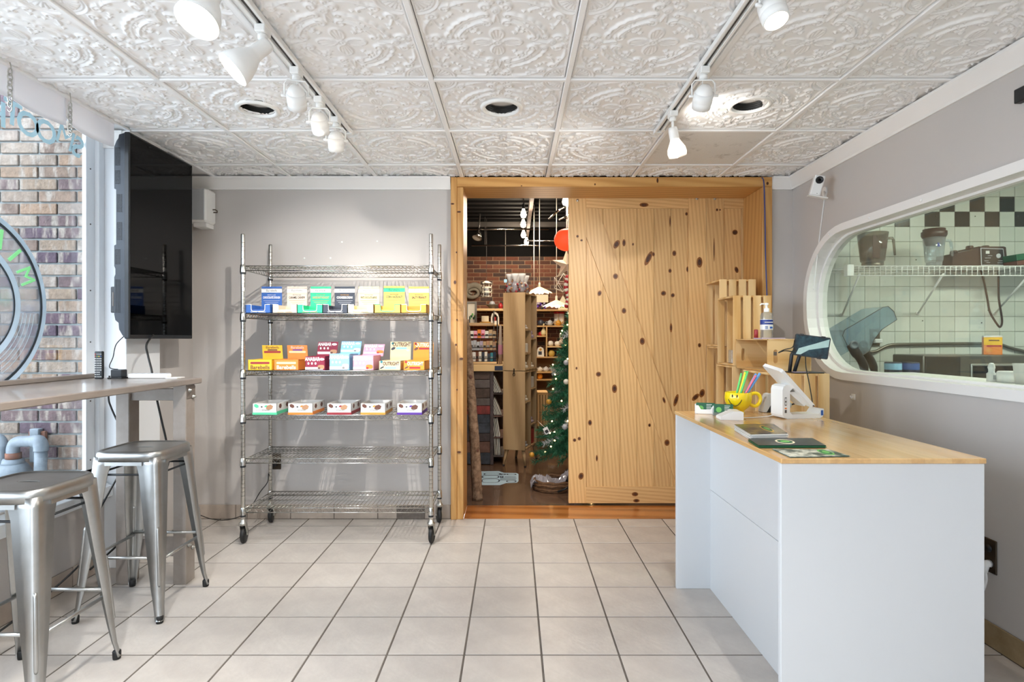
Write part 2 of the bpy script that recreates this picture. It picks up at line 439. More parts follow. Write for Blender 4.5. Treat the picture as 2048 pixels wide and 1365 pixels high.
mat('barn_red', '#96403d', .8, noise=(12, '#5f3532', .15), bump=(40, .6))
mat('barn_blue', '#4d545f', .85, noise=(12, '#31353d', .15), bump=(40, .6))
mat('brass_dark', '#4b4136', .4, .8)
mat('decal_blue', '#b9d3e2', .35)
mat('navy', '#1c2740', .5)
mat('wicker', '#6b4a2c', .75, noise=(60, '#4a3019', .15))
mat('film', '#8d888b', .15)
mat('needle_green', '#2f7a57', .6, noise=(8, '#1b5239', .2))
mat('needle_white', '#ccd3d6', .8)
mat('fairy', '#ffe2ad', .4, emit=('#ffd28a', 9))
mat('lantern_red', '#e8452f', .6, emit=('#ff4a22', .75))
mat('amber_glass', '#f4dfae', .3, emit=('#ffd79a', .9))
mat('stone_grey', '#8f8778', .85, noise=(20, '#756e61'))
mat('paper_cream', '#efe3c4', .7)
for nm, c in {'red': '#b3262c', 'maroon': '#8d1736', 'blue': '#2f5da6', 'sky': '#93c9ea', 'pink': '#f0a8be', 'mint': '#5cd3a0', 'green': '#2bbd88', 'forest': '#17583a',
              'leaf': '#6fb85a', 'charcoal': '#353a46', 'cream': '#e3d8a9', 'beige': '#dcc7b2', 'yellow': '#f6c22b', 'straw': '#dcb757', 'gold': '#d49a38', 'orange': '#f08a34', 'amber': '#ef9a2c',
              'purple': '#5b2d9a', 'white_card': '#e4e2de', 'brown': '#6a4030', 'tan': '#b98b66', 'kraft': '#c2a176', 'grey_card': '#b9bcc0', 'lilac': '#b7a9bd', 'teal': '#2c7c88', 'ink': '#23211f', 'grey_ink': '#8d8a86', 'navy_ink': '#2c3f86',
              'ivory': '#efe9da', 'straw_green': '#5fce74', 'straw_blue': '#6aa9ea', 'straw_pink': '#ef7f97', 'straw_yellow': '#f3e23f', 'mug_yellow': '#f4d81f', 'dark_red': '#9c2b33'}.items():
    mat(nm, c, .42)
mat('mug_glaze', '#f2d418', .12, coat=.5)
mat('scanner_grey', '#c3c5c4', .4)
mat('ink_black', '#191817', .5)
glass('screen_tablet_glass', '#ffffff', .05)
mat('tablet_screen', '#141d26', .08, noise=(40, '#31505a', .2))
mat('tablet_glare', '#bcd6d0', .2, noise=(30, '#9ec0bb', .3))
mat('brochure', '#3b4a3c', .3, noise=(18, '#d8d8c8', .08))
mat('brochure_dark', '#20272a', .3, noise=(6, '#2e3b33', .2))
mat('brochure_cover', '#8d7a46', .3, noise=(16, '#2b2d38', .08))
mat('microwave', '#77736a', .3, .8)
mat('microwave_dark', '#2c2a28', .3, .4)
mat('blender_brown', '#38241c', .4)
# butcher block of narrow glued strips
def butcher(name, axis):
    m = bpy.data.materials.new(name); m.use_nodes = True; N, L = nt(m); b = N['Principled BSDF']
    b.inputs['Roughness'].default_value = .2; b.inputs['Coat Weight'].default_value = .35; b.inputs['Coat Roughness'].default_value = .1
    tc = N.new('ShaderNodeTexCoord'); mp = N.new('ShaderNodeMapping'); L.new(tc.outputs['Object'], mp.inputs['Vector'])
    if axis == 'Y': mp.inputs['Rotation'].default_value = (0, 0, PI / 2)
    br = N.new('ShaderNodeTexBrick'); br.inputs['Scale'].default_value = 1; br.inputs['Mortar Size'].default_value = 0.0; br.inputs['Brick Width'].default_value = .42; br.inputs['Row Height'].default_value = .042
    br.inputs['Color1'].default_value = lin('#d9b27c'); br.inputs['Color2'].default_value = lin('#cda169'); br.inputs['Mortar'].default_value = lin('#c89a5e'); br.inputs['Bias'].default_value = 0
    L.new(mp.outputs['Vector'], br.inputs['Vector'])
    n = N.new('ShaderNodeTexNoise'); n.inputs['Scale'].default_value = 5; n.inputs['Detail'].default_value = 7; m2 = N.new('ShaderNodeMapping'); m2.inputs['Scale'].default_value = (1.2, 14, 14) if axis == 'X' else (14, 1.2, 14)
    L.new(tc.outputs['Object'], m2.inputs['Vector']); L.new(m2.outputs['Vector'], n.inputs['Vector'])
    mr = N.new('ShaderNodeMapRange'); mr.inputs['From Min'].default_value = .25; mr.inputs['From Max'].default_value = .75; mr.inputs['To Min'].default_value = .86; mr.inputs['To Max'].default_value = 1.08; L.new(n.outputs['Fac'], mr.inputs['Value'])
    hs = N.new('ShaderNodeHueSaturation'); L.new(br.outputs['Color'], hs.inputs['Color']); L.new(mr.outputs['Result'], hs.inputs['Value']); L.new(hs.outputs['Color'], b.inputs['Base Color'])
    MAT[name] = m
butcher('butcher', 'Y')

def perforated(name):
    m = mat(name, '#e6e4e2', .5); N, L = nt(m); b = N['Principled BSDF']; tc = N.new('ShaderNodeTexCoord')
    v = N.new('ShaderNodeTexVoronoi'); v.inputs['Scale'].default_value = 130; v.inputs['Randomness'].default_value = 0; L.new(tc.outputs['Object'], v.inputs['Vector'])
    r = N.new('ShaderNodeValToRGB'); r.color_ramp.elements[0].position = .30; r.color_ramp.elements[1].position = .36; r.color_ramp.elements[0].color = lin('#c2c0bd'); r.color_ramp.elements[1].color = lin('#f1f0ee'); L.new(v.outputs['Distance'], r.inputs['Fac'])
    n = N.new('ShaderNodeTexNoise'); n.inputs['Scale'].default_value = 5; n.inputs['Detail'].default_value = 9; n.inputs['Roughness'].default_value = .75; L.new(tc.outputs['Object'], n.inputs['Vector'])
    r2 = N.new('ShaderNodeValToRGB'); r2.color_ramp.elements[0].position = .34; r2.color_ramp.elements[1].position = .44; r2.color_ramp.elements[0].color = lin('#cfccc8'); r2.color_ramp.elements[1].color = (1, 1, 1, 1); L.new(n.outputs['Fac'], r2.inputs['Fac'])
    mx = N.new('ShaderNodeMix'); mx.data_type = 'RGBA'; mx.blend_type = 'MULTIPLY'; mx.inputs['Factor'].default_value = 1; L.new(r.outputs['Color'], mx.inputs['A']); L.new(r2.outputs['Color'], mx.inputs['B']); L.new(mx.outputs['Result'], b.inputs['Base Color'])
perforated('vent_white_holes')

# ================================================================== the room shell
CZ = 2.423                     # ceiling
XL, XR, YB, YF = -2.28, 1.985, 4.0, -2.0
def struct(name, mb, m, label, cat):
    return tag(mb.build(name, m), label, cat, kind='structure')

# ---- floor: every tile its own piece on a recessed bed of grout
floor = struct('floor', MB().box((XL - .1, YF - .1, -.06), (XR + .1, YB, -.0016)), 'grout', 'beige square ceramic tile floor with dark grout lines', 'floor')
PX, PY = .3128, .3115
xs = [-.199 + PX * k for k in range(-7, 8)]; ys = [3.518 + PY * k for k in range(-18, 3)]
cache = {}
def floor_tile(x0, x1, y0, y1):
    g = .0039
    x0 = max(x0 + g, XL + .011); x1 = min(x1 - g, XR - .011); y0 = max(y0 + g, YF); y1 = min(y1 - g, YB - .012)
    if x1 - x0 < .012 or y1 - y0 < .012: return
    w, h = round(x1 - x0, 3), round(y1 - y0, 3)
    if (w, h) not in cache:
        o = MB().cbox((-w / 2, -h / 2, -.008), (w / 2, h / 2, 0), .0015).build('floor_tile', 'tile_floor', floor, world=False)
        cache[(w, h)] = o.data; o.location = Vector(((x0 + x1) / 2, (y0 + y1) / 2, 0)) - WM[floor.name].translation
    else: share(cache[(w, h)], 'floor_tile', floor, ((x0 + x1) / 2, (y0 + y1) / 2, 0))
for i in range(len(xs) - 1):
    for j in range(len(ys) - 1): floor_tile(xs[i], xs[i + 1], ys[j], ys[j + 1])

# ---- walls
wl = MB()
wl.box((XL - .14, YF, -.06), (XL, 3.087, .50)); wl.box((XL - .04, 3.087, -.06), (XL, 3.14, 2.6)); wl.box((XL - .14, 3.14, -.06), (XL, YB + .3, 2.6)); wl.box((XL - .14, YF, 2.47), (XL, 3.087, 2.6)); wl.box((XL - .14, YF, .5), (XL, -1.45, 2.47))
struct('wall_left', wl, 'wall_paint', 'grey painted left wall under and beside the shop window', 'wall')
struct('wall_left_pier', MB().cbox((XL, 3.13, 0), (-2.155, 3.43, 2.45), .003), 'wall_white', 'pale painted wall pier between shop window and corner', 'wall')
wb = MB(); wb.box((XL - .14, YB, -.06), (-.44, YB + .3, 2.6))
struct('wall_back', wb, 'wall_paint', 'grey painted back wall behind the wire shelving rack', 'wall')
struct('wall_back_end', MB().box((1.82, YB, -.06), (XR + .1, YB + .3, 2.6)), 'wall_paint', 'narrow grey wall strip between wood casing and corner', 'wall')
# right wall with the pass-through opening
YZ = basis((0, 1, 0), (0, 0, 1), (1, 0, 0))
def shifted(poly, y, z): return [(a + y, b + z) for a, b in poly]
PYc, PZc = (3.82 + 1.0) / 2, (1.031 + 1.972) / 2
inner = shifted(rrect(2.82 - .09, .941 - .09, .40, 10), PYc, PZc); outer = shifted(rrect(2.82, .941, .445, 10), PYc, PZc)
mid = shifted(rrect(2.82 - .07, .941 - .07, .41, 10), PYc, PZc)
wr = holed([(YF, -.06), (YB, -.06), (YB, 2.6), (YF, 2.6)], [mid], XR, XR + .1, YZ)
struct('wall_right', wr, 'wall_paint', 'grey painted right wall around the rounded kitchen window', 'wall')
wf = holed([(XL - .14, 0), (XR + .1, 0), (XR + .1, 2.6), (XL - .14, 2.6)], [[(-1.95, .25), (-.25, .25), (-.25, 2.35), (-1.95, 2.35)]], 0, .12, basis((1, 0, 0), (0, 0, 1), (0, -1, 0), (0, YF, 0)))
struct('wall_front', wf, 'wall_paint', 'front wall with wide shop window', 'wall')
# ---- windows
w1 = MB(); fx0, fx1 = -2.318, -2.296
w1.cbox((fx0, 3.022, .52), (fx1, 3.085, 2.47)); w1.cbox((fx0, -1.45, .52), (fx1, 3.085, .572)); w1.cbox((fx0, -1.45, 2.41), (fx1, 3.085, 2.47)); w1.cbox((fx0, 1.30, .56), (fx1, 1.36, 2.45)); w1.cbox((fx0, -1.45, .52), (fx1, -1.39, 2.45))
win1 = struct('window_1', w1, 'alu_white', 'tall shop window with white metal frame beside bar', 'window')
for z in (.62, .94, 1.26, 1.54, 1.9, 2.2):
    MB().rod((fx1 - .002, 3.052, z), (fx1 + .002, 3.052, z), .004, 8).build('screw', 'rail_dark', win1)
MB().box((-2.312, -1.4, .565), (-2.308, 3.03, 2.43)).build('pane', 'window_glass', win1)
MB().cbox((XL - .02, 3.0855, .47), (XL + .006, 3.129, 2.44)).build('jamb_board', 'wall_white', win1)
sl = MB().cbox((XL - .06, -1.5, .405), (XL + .055, 3.128, .468), .004); sl.add([(XL - .05, -1.5, .468), (XL + .045, -1.5, .468), (XL - .05, -1.5, .52), (XL - .05, 3.12, .468), (XL + .045, 3.12, .468), (XL - .05, 3.12, .52)], [(0, 1, 2), (5, 4, 3), (1, 4, 5, 2)])
sl.build('window_sill', 'alu_white', win1)
w2 = MB()
for x in (-1.95, -1.12, -.30): w2.cbox((x, YF - .09, .25), (x + .05, YF - .03, 2.35))
for z in (.25, 2.30): w2.cbox((-1.95, YF - .09, z), (-.25, YF - .03, z + .05))
win2 = struct('window_2', w2, 'alu_white', 'wide front shop window', 'window')
MB().box((-1.93, YF - .062, .27), (-.27, YF - .058, 2.33)).build('pane', 'window_glass', win2)
# rounded kitchen window: white frame proud of the wall, reveal, glass
wk = holed(outer, [inner], XR - .018, XR + .012, YZ)
win3 = struct('window_3', wk, 'trim_white', 'rounded kitchen pass-through window with thick white frame', 'window')
mb = MB(); n = len(inner)
for a, x0, x1, ins in ((0, XR + .012, XR + .055, 0), (1, XR + .055, XR + .112, .012)):
    sc = lambda p: ((p[0] - PYc) * (1 - ins / 1.3) + PYc, (p[1] - PZc) * (1 - ins / .42) + PZc)
    lp = [sc(p) for p in inner]; ol = [((p[0] - PYc) * 1.012 + PYc, (p[1] - PZc) * 1.03 + PZc) for p in inner]
    holed(ol, [lp], x0, x1, YZ, mb)
mb.build('window_reveal', 'trim_white', win3)
MB().prism(inner, XR + .082, XR + .086, YZ).build('pane', 'kitchen_glass', win3)
for (px, py) in ((1657, 470), (1737, 436), (1841, 401)):
    d = (XR - .02) * F / (px - CX); p = at(px, py, d)
    MB().lathe([(.009, 0), (.008, .003), (.004, .004)], 12, 0, Matrix.Translation((XR - .018, d, p.z)) @ Matrix.Rotation(-PI / 2, 4, 'Y')).build('screw_cap', 'trim_white', win3)

# ---- crown moulding
prof = [(0, 2.338), (.012, 2.338), (.016, 2.350), (.045, 2.398), (.052, 2.408), (.052, 2.4215), (0, 2.4215)]
c1 = MB(); c1.prism([(p, z) for p, z in prof], XL, -.446, basis((0, -1, 0), (0, 0, 1), (-1, 0, 0), (0, YB, 0)) @ Matrix.Diagonal((1, 1, -1, 1)))
struct('trim_1', c1, 'trim_white', 'white crown moulding along the back wall', 'moulding')
c2 = MB(); c2.prism([(p, z) for p, z in prof], YF, YB, basis((-1, 0, 0), (0, 0, 1), (0, 1, 0), (XR, 0, 0)))
struct('trim_2', c2, 'trim_white', 'white crown moulding along the right wall', 'moulding')
c3 = MB(); c3.prism([(p, z) for p, z in prof], 1.826, XR, basis((0, -1, 0), (0, 0, 1), (1, 0, 0), (0, YB, 0)))
struct('trim_3', c3, 'trim_white', 'short white crown moulding right of the wood casing', 'moulding')
c4 = MB(); c4.prism([(p * .9, z) for p, z in prof], XL, -2.15, basis((0, -1, 0), (0, 0, 1), (1, 0, 0), (0, 3.13, 0)))
c4.prism([(p * .9, z) for p, z in prof], 3.09, 3.43, basis((1, 0, 0), (0, 0, 1), (0, 1, 0), (-2.155, 0, 0)))
struct('trim_4', c4, 'trim_white', 'white crown moulding on the pier above the television', 'moulding')

# ---- tiled baseboards
def base_run(name, label, a, b, nrm, m='tile_base', vent=None):
    a = Vector(a); b = Vector(b); nrm = Vector(nrm); t = (b - a).normalized(); Lg = (b - a).length
    M0 = basis(t, nrm, (0, 0, 1), a)
    root = tag(MB().box((0, 0, 0), (Lg, .004, .098), M=M0).build(name, 'grout'), label, 'baseboard', kind='structure')
    k = 0.0
    while k < Lg - .02:
        e = min(k + .308, Lg)
        MB().cbox((k + .002, .003, .001), (e - .002, .0105, .1), .0015, M=M0).build('base_tile', m, root); k = e + .001
    return root
bb = base_run('baseboard_back', 'beige tile baseboard under the back wall', (-1.89, YB, 0), (-.446, YB, 0), (0, -1, 0))
base_run('baseboard_corner', 'beige tile baseboard in the corner behind bar', (XL, YB, 0), (-1.89, YB, 0), (0, -1, 0))
base_run('baseboard_left', 'beige tile baseboard under the shop window', (XL, -.5, 0), (XL, 3.13, 0), (1, 0, 0))
base_run('baseboard_right', 'tan tile baseboard along the right wall', (XR, YB, 0), (XR, -.5, 0), (-1, 0, 0), 'tile_base_tan')
tag(MB().cbox((-.828, YB - .018, .002), (-.628, YB - .0108, .097), .001).build('vent_cover', 'vent_grey'), 'dark grey vent cover on baseboard behind shelving rack', 'vent cover')

# ---- ceiling: embossed tiles in a white grid
ceil = struct('ceiling', MB().box((XL - .14, YF, CZ + .05), (XR + .1, YB + .3, CZ + .1)), 'void_black', 'white embossed tin-style tile ceiling in white grid', 'ceiling')
def ornament(n=150):
    g = np.linspace(-1, 1, n + 1); X, Y = np.meshgrid(g, g); x = np.abs(X); y = np.abs(Y)
    H = np.zeros_like(x)
    def ridge(pts, w, a, both=True):
        nonlocal H
        pts = np.array(pts, float); w = np.broadcast_to(np.array(w, float), (len(pts),)) * .80
        for (p, q), ww in zip(pts, w):
            for (u, v) in (((p, q), (q, p)) if both else ((p, q),)):
                m = (np.abs(x - u) < 3 * ww) & (np.abs(y - v) < 3 * ww)
                if m.any():
                    d2 = (x[m] - u) ** 2 + (y[m] - v) ** 2
                    H[m] = np.maximum(H[m], a * np.exp(-d2 / (ww * ww)))
    def spiral(cx, cy, r0, r1, a0, turns, w0=.022, w1=.03, amp=1.0):
        t = np.linspace(0, 1, 46); a = a0 + turns * 2 * PI * t; r = r0 + (r1 - r0) * t
        ridge(np.stack([cx + r * np.cos(a), cy + r * np.sin(a)], 1), w0 + (w1 - w0) * t, amp)
    def arc(cx, cy, r, a0, a1, w, amp, k=60, sc=0, f=0):
        a = np.radians(np.linspace(a0, a1, k)); rr = r + sc * np.abs(np.sin(f * a)); ridge(np.stack([cx + rr * np.cos(a), cy + rr * np.sin(a)], 1), w, amp)
    # four leaves and a rosette
    t = np.linspace(0, 2 * PI, 60); ridge(np.stack([.2 + .13 * np.cos(t), .085 * np.sin(t)], 1), .016, .7)
    leaf = ((x - .2) / .12) ** 2 + (y / .078) ** 2; leaf2 = ((y - .2) / .12) ** 2 + (x / .078) ** 2
    for l, o in ((leaf, y / (x + .03)), (leaf2, x / (y + .03))): H = np.maximum(H, np.where(l < 1, .32 + .18 * np.cos(34 * o), 0))
    arc(0, 0, .05, 0, 90, .02, .8, 20); ridge([(0, 0)], .03, .9)
    # flower buds on the diagonals
    for (u, v, w) in ((.3, .27, .03), (.34, .34, .035), (.27, .33, .028), (.39, .29, .024), (.4, .4, .02), (.22, .24, .02), (.46, .36, .016)): ridge([(u, v)], w, 1.0)
    # inner C-scrolls
    arc(0, 0, .53, 17, 45, .024, 1.0); spiral(.47, .13, .075, .012, .55, -1.25)
    arc(0, 0, .47, 24, 45, .014, .4)
    # outer scalloped cartouche
    arc(0, 0, .67, 15, 45, .030, .95, 80, .022, 16); arc(0, 0, .62, 15, 45, .02, .45); spiral(.63, .14, .05, .012, 1.2, -1.1, .018, .02, .9)
    # fleur at the middle of each side
    ridge(np.stack([np.linspace(.5, .68, 14), np.linspace(.035, .0, 14)], 1), .02, .9); ridge([(.73, 0)], .05, .8); ridge(np.stack([np.linspace(.68, .78, 14), .05 * np.sin(np.linspace(0, PI, 14))], 1), .014, 1)
    spiral(.82, .12, .075, .015, 2.9, -1.2, .02, .034); spiral(.90, .05, .04, .01, 0, 1.0, .014, .02, .8)
    # long scrolls towards the corners
    a = np.linspace(0, 1, 50); ridge(np.stack([.93 - .12 * a + .05 * np.sin(PI * a), .2 + .38 * a], 1), .014 + .016 * np.sin(PI * a), .95); spiral(.78, .62, .07, .014, -.6, 1.3, .022, .032)
    ridge(np.stack([.70 + .1 * a, .42 + .12 * a - .06 * np.sin(PI * a)], 1), .016, .8); spiral(.88, .44, .045, .01, 1.0, 1.0, .016, .022, .8)
    for (u, v) in ((.93, .3), (.72, .34), (.86, .57), (.66, .56), (.6, .6), (.93, .12)): ridge([(u, v)], .024, .9)
    # corner fans
    for r, w, am in ((.30, .022, .9), (.25, .014, .6)):
        an = np.radians(np.linspace(180, 270, 50)); ridge(np.stack([.97 + r * np.cos(an), .97 + r * np.sin(an)], 1), w, am)
    rr = np.hypot(x - .97, y - .97); an = np.arctan2(.97 - y, .97 - x); H = np.maximum(H, np.where((rr < .22) & (rr > .04), .35 + .3 * np.cos(an * 22), 0))
    H = H * np.clip((.985 - np.maximum(x, y)) / .03, 0, 1)
    edge = np.maximum(x, y); H = np.maximum(H, .9 * np.exp(-((edge - .985) / .012) ** 2))
    return H
ORN = ornament(); NG = 150; TS = .605 - .0275; CXg, CYg, CP = -.365, 3.713, .606
def tile_mesh(u0, u1, v0, v1, hole=0):
    """cut-out [u0,u1]x[v0,v1] (0..1) of the embossed tile, relief hanging down"""
    i0, i1, j0, j1 = (int(round(q * NG)) for q in (u0, u1, v0, v1))
    vs, fs = [], []; w = i1 - i0 + 1
    for j in range(j0, j1 + 1):
        for i in range(i0, i1 + 1): vs.append(((i / NG - .5) * TS, (j / NG - .5) * TS, -.0100 * ORN[j, i]))
    for j in range(j1 - j0):
        for i in range(i1 - i0):
            if hole:
                cx, cy = ((i + i0 + .5) / NG - .5) * TS, ((j + j0 + .5) / NG - .5) * TS
                if math.hypot(cx, cy) < hole: continue
            a = j * w + i; fs.append((a, a + w, a + w + 1, a + 1))
    m = MB(); m.add(vs, fs, 0, None, True); return m
tm = {}
def ceil_tile(cx, cy, u0, u1, v0, v1, hole=0):
    key = (round(u0, 2), round(u1, 2), round(v0, 2), round(v1, 2), hole)
    if key not in tm:
        o = tile_mesh(u0, u1, v0, v1, hole).build('ceiling_tile', 'ceiling_paint', ceil, world=False); tm[key] = o.data
        o.location = Vector((cx, cy, CZ + .0125)) - WM[ceil.name].translation
    else: share(tm[key], 'ceiling_tile', ceil, (cx, cy, CZ + .0125))
gx = [CXg + CP * k for k in range(-3, 4)]; gy = [CYg + .609 * k for k in range(-9, 2)]
CL, CR = -2.105, XR - .03
for j in range(len(gy) - 1):
    for i in range(len(gx) - 1 + 1):
        x0 = gx[i]; cx, cy = x0 + CP / 2, gy[j] + .609 / 2
        if cx - TS / 2 > CR: continue
        u0 = max(0, (CL - (cx - TS / 2)) / TS); u1 = min(1, (CR - (cx - TS / 2)) / TS)
        v1 = min(1, (YB - .01 - (cy - TS / 2)) / TS)
        if u1 - u0 < .05: continue
        cx += random.uniform(-.0012, .0012); cy += random.uniform(-.0012, .0012)
        if j == len(gy) - 3 and i == 5:                       # the perforated vent panel
            vp = MB().box((cx - TS / 2, cy - TS / 2, CZ + .004), (cx + TS / 2, cy + TS / 2, CZ + .0125))
            vo = vp.build('vent_panel', 'vent_white_holes' if 'vent_white_holes' in MAT else 'ceiling_paint', ceil); continue
        ceil_tile(cx, cy, u0, u1, 0, v1, .083 if (j == len(gy) - 4 and i in (1, 3, 5)) else 0)
def bar(a, b): return MB().cbox(a, b, .004).build('ceiling_bar', 'ceiling_paint', ceil)
for x in gx[:]:
    if x > CL: 
        mbx = MB().cbox((x - .0125, YF, CZ - .003), (x + .0125, YB, CZ + .014), .003); pass
        mbx.build('ceiling_bar', 'ceiling_paint', ceil)
for y in gy:
    if y < YB: bar((CL, y - .0125, CZ - .0022), (CR, y + .0125, CZ + .014))
MB().cbox((CL - .022, YF, CZ - .003), (CL, YB, CZ + .012), .002).build('ceiling_edge', 'ceiling_paint', ceil)
MB().cbox((XL - .02, YF, CZ + .012), (CL + .01, YB, CZ + .03), .002).build('ceiling_edge', 'ceiling_paint', ceil)

# ---- doorway casing in pine, threshold and two sliding barn doors
YD = 4.30
cs = tag(MB().cbox((-.3995, 3.968, 2.3525), (1.826, YD, 2.4205), .003).build('door_frame', 'casing_x'), 'deep pine casing around the wide doorway', 'door casing', kind='structure')
MB().cbox((-.443, 3.968, 0), (-.400, YD, 2.4205), .003).build('casing_board', 'casing_z', cs)
MB().cbox((-.400, 3.976, 0), (-.355, YD, 2.352), .003).build('casing_board', 'casing_z', cs)
MB().cbox((1.757, 3.968, 0), (1.826, YD, 2.352), .003).build('casing_board', 'casing_z', cs)
MB().cbox((-.355, 3.995, -.03), (1.757, YD, .004), .003).build('threshold', 'threshold', cs)
def knot(px, py, w, h, parent, y, tilt=0, ring=1.55):
    c = at(px, py, y); M0 = Matrix.Translation((c.x, y, c.z)) @ FACE @ Matrix.Rotation(tilt, 4, 'Z')
    s = y / F / 2 * .84
    mb = MB(); mb.prism(ring_poly(w * s * ring, h * s * ring * 1.1, 14), 0, .0006, M0); mb.prism(ring_poly(w * s, h * s, 12), 0, .0010, M0, 1)
    return mb.build('knot', ['knot_ring', 'knot'], parent)
def barn_door(name, x0, x1, z0, z1, label, brace):
    sw = .134
    root = tag(MB().box((x0 + .01, YD + .024, z0 + .01), (x1 - .01, YD + .034, z1 - .01)).build(name, 'pine'), label, 'door', kind='structure')
    k = x0 + sw; n = max(1, round((x1 - sw - k) / .131)); w = (x1 - sw - k) / n
    for i in range(n): MB().cbox((k + i * w + .0008, YD + .011, z0 + .02), (k + (i + 1) * w - .0008, YD + .03, z1 - .02), .0025).build('plank', 'pine', root)
    MB().cbox((x0, YD, z0), (x0 + sw, YD + .036, z1), .002).build('stile', 'pine', root); MB().cbox((x1 - sw, YD, z0), (x1, YD + .036, z1), .002).build('stile', 'pine', root)
    MB().cbox((x0 + sw, YD, z0), (x1 - sw, YD + .036, z0 + .126), .002).build('rail', 'pine_x', root); MB().cbox((x0 + sw, YD, 2.276), (x1 - sw, YD + .036, z1), .002).build('rail', 'pine_x', root)
    if brace:
        a = Vector((x0 + sw, 2.276)); b = Vector((x1 - sw, z0 + .126)); t = (b - a).normalized(); q = Vector((-t.y, t.x)) * .044
        poly = [(a.x, a.y), (a.x + .085, a.y), (b.x, b.y + .22), (b.x, b.y), (b.x - .085, b.y), (a.x, a.y - .22)]
        MB().prism([(p[0] - a.x, p[1] - a.y) for p in poly], 0, .012, basis((1, 0, 0), (0, 0, 1), (0, -1, 0), (a.x, YD + .0115, a.y))).build('brace', 'pine', root)
    return root
dA = barn_door('door_1', .422, 1.472, .02, 2.44, 'knotty pine sliding barn door with diagonal brace', True)
dB = barn_door('door_2', 1.4735, 2.3, .02, 2.44, 'second pine barn door partly behind stacked crates', False)
for (px, py, w, h, tl) in ((1288, 410, 14, 6, 0), (1233, 489, 8, 13, -.5), (1248, 486, 5, 10, 0), (1266, 489, 3, 4, 0), (1297, 517, 8, 22, -.45), (1307, 509, 4, 6, 0), (1340, 443, 2, 16, 0), (1373, 428, 4, 5, 0), (1348.5, 507, 6, 8, 0), (1340, 542, 5, 6, 0), (1231, 553, 8, 8, 0),
                           (1199, 587, 6, 8, -.3), (1248, 622, 7, 8, 0), (1327, 587, 8, 7, .3), (1345.6, 591, 6, 6, -.3), (1342, 656, 4, 13, 0), (1284.6, 683, 8, 10, 0), (1155, 473, 4, 4, 0), (1163, 481, 4, 3, 0), (1375, 539, 4, 8, 0), (1399, 525, 9, 15, 0), (1399, 691, 5, 6, 0), (1197, 749, 8, 7, 0), (1229, 778, 8, 12, 0), (1180, 846, 6, 8, 0),
                           (1334, 886, 8, 9, 0), (1162, 953, 8, 10, -.3), (1149, 881, 5, 5, 0), (1158.5, 878, 5, 5, 0), (1270, 989, 10, 6, 0), (1272.7, 1002, 10, 5, 0), (1352, 801, 6, 18, -.3), (1328, 801, 4, 9, .3), (1391, 795, 7, 13, -.8), (1404, 787, 8, 12, -.3), (1153, 737, 3, 4, 0), (1193.6, 917, 3, 9, 0), (1299, 851, 4, 5, 0)):
    x = (px - CX) * YD / F
    yy = YD if (x < .556 or x > 1.338 or py < 417 or py > 974) else YD + .011
    cxb = .6 + (1.24 - .6) * ((py - 430) / (960 - 430))
    if yy > YD and abs(x - (.596 + (py - 420) * .00131)) < .075: yy = YD - .0005
    knot(px, py, w, h, dA, yy - .0011, tl)
for (px, py, w, h, tl) in ((1434, 420, 4, 5, 0), (1440, 420, 3, 3, 0), (1470, 465, 10, 9, 0), (1473, 540, 7, 11, .3), (1428, 500, 2, 40, 0)):
    knot(px, py, w, h, dB, (YD if px < 1448 else YD + .011) - .0011, tl, 1.3)
for (px, py, dd) in ((1155, 401, dA), (1394, 397.5, dA), (1430, 397.5, dB)):
    c = at(px, py, YD - .003); MB().lathe([(.010, 0), (.010, .004), (.005, .006)], 12, 0, Matrix.Translation(c + Vector((0, .003, 0))) @ Matrix.Rotation(PI / 2, 4, 'X')).build('bolt', 'bolt', dd)
for (px, py, w, h) in ((910, 565, 5, 7), (905, 408, 7, 3), (918, 424, 8, 3), (913, 505, 3, 3), (914, 640, 3, 3), (912, 690, 4, 4), (923, 718, 8, 4), (918, 905, 8, 4), (914, 780, 3, 3)): knot(px, py, w, h, cs, 3.9668, 0, 1.3)
for (px, py, w, h) in ((1043, 372, 3, 2), (1315, 361, 4, 10), (1190, 369, 3, 4), (1535, 367, 5, 6)): knot(px, py, w, h, cs, 3.9668, 0, 1.2)
cord('blue_cable', [at(1524, 356, 3.90), at(1528, 368, 3.955), at(1530, 440, 3.955), at(1531, 510, 3.955), at(1534, 600, 3.955), at(1535, 700, 3.96), at(1535, 800, 3.96)], .0042, 'navy_ink', 'dark blue cable hanging down the right casing board')

# ================================================================== ceiling fixtures
def downlight(px, py, label):
    c = at(px, py, (CZ - CAMZ) * F / (CY - py)); x, y = c.x, c.y
    t = thing('recessed_light', label, 'light fixture', (x, y, CZ - .004), 0, 'recessed downlights')
    T = Matrix.Translation((x, y, CZ))
    T = Matrix.Translation((x, y, CZ + .009))
    MB().lathe([(.080, .004), (.084, -.008), (.088, -.011), (.103, -.008), (.106, .0), (.106, .004), (.080, .004)], 44, 0, T, cap=False).build('trim_ring', 'lamp_white', t)
    m = MB()
    for i in range(4): m.lathe([(.0810 - .0015 * i, .002 + .009 * i), (.0790 - .0015 * i, .004 + .009 * i), (.0785 - .0015 * i, .010 + .009 * i)], 40, 0, T, cap=False)
    m.lathe([(.083, .003), (.083, .075), (.001, .075)], 30, 0, T, cap=False)
    m.build('baffle', 'dark_can', t)
    MB().lathe([(.001, .033), (.05, .032), (.0755, .036), (.0755, .040)], 32, 0, T, cap=False).build('lens', 'can_lens', t)
downlight(516, 222, 'recessed ceiling downlight with dark baffle, leftmost above the shelving rack')
downlight(1003, 219, 'recessed ceiling downlight with dark baffle, middle one above the doorway')
downlight(1500, 213, 'recessed ceiling downlight with dark baffle, beside the perforated vent panel')
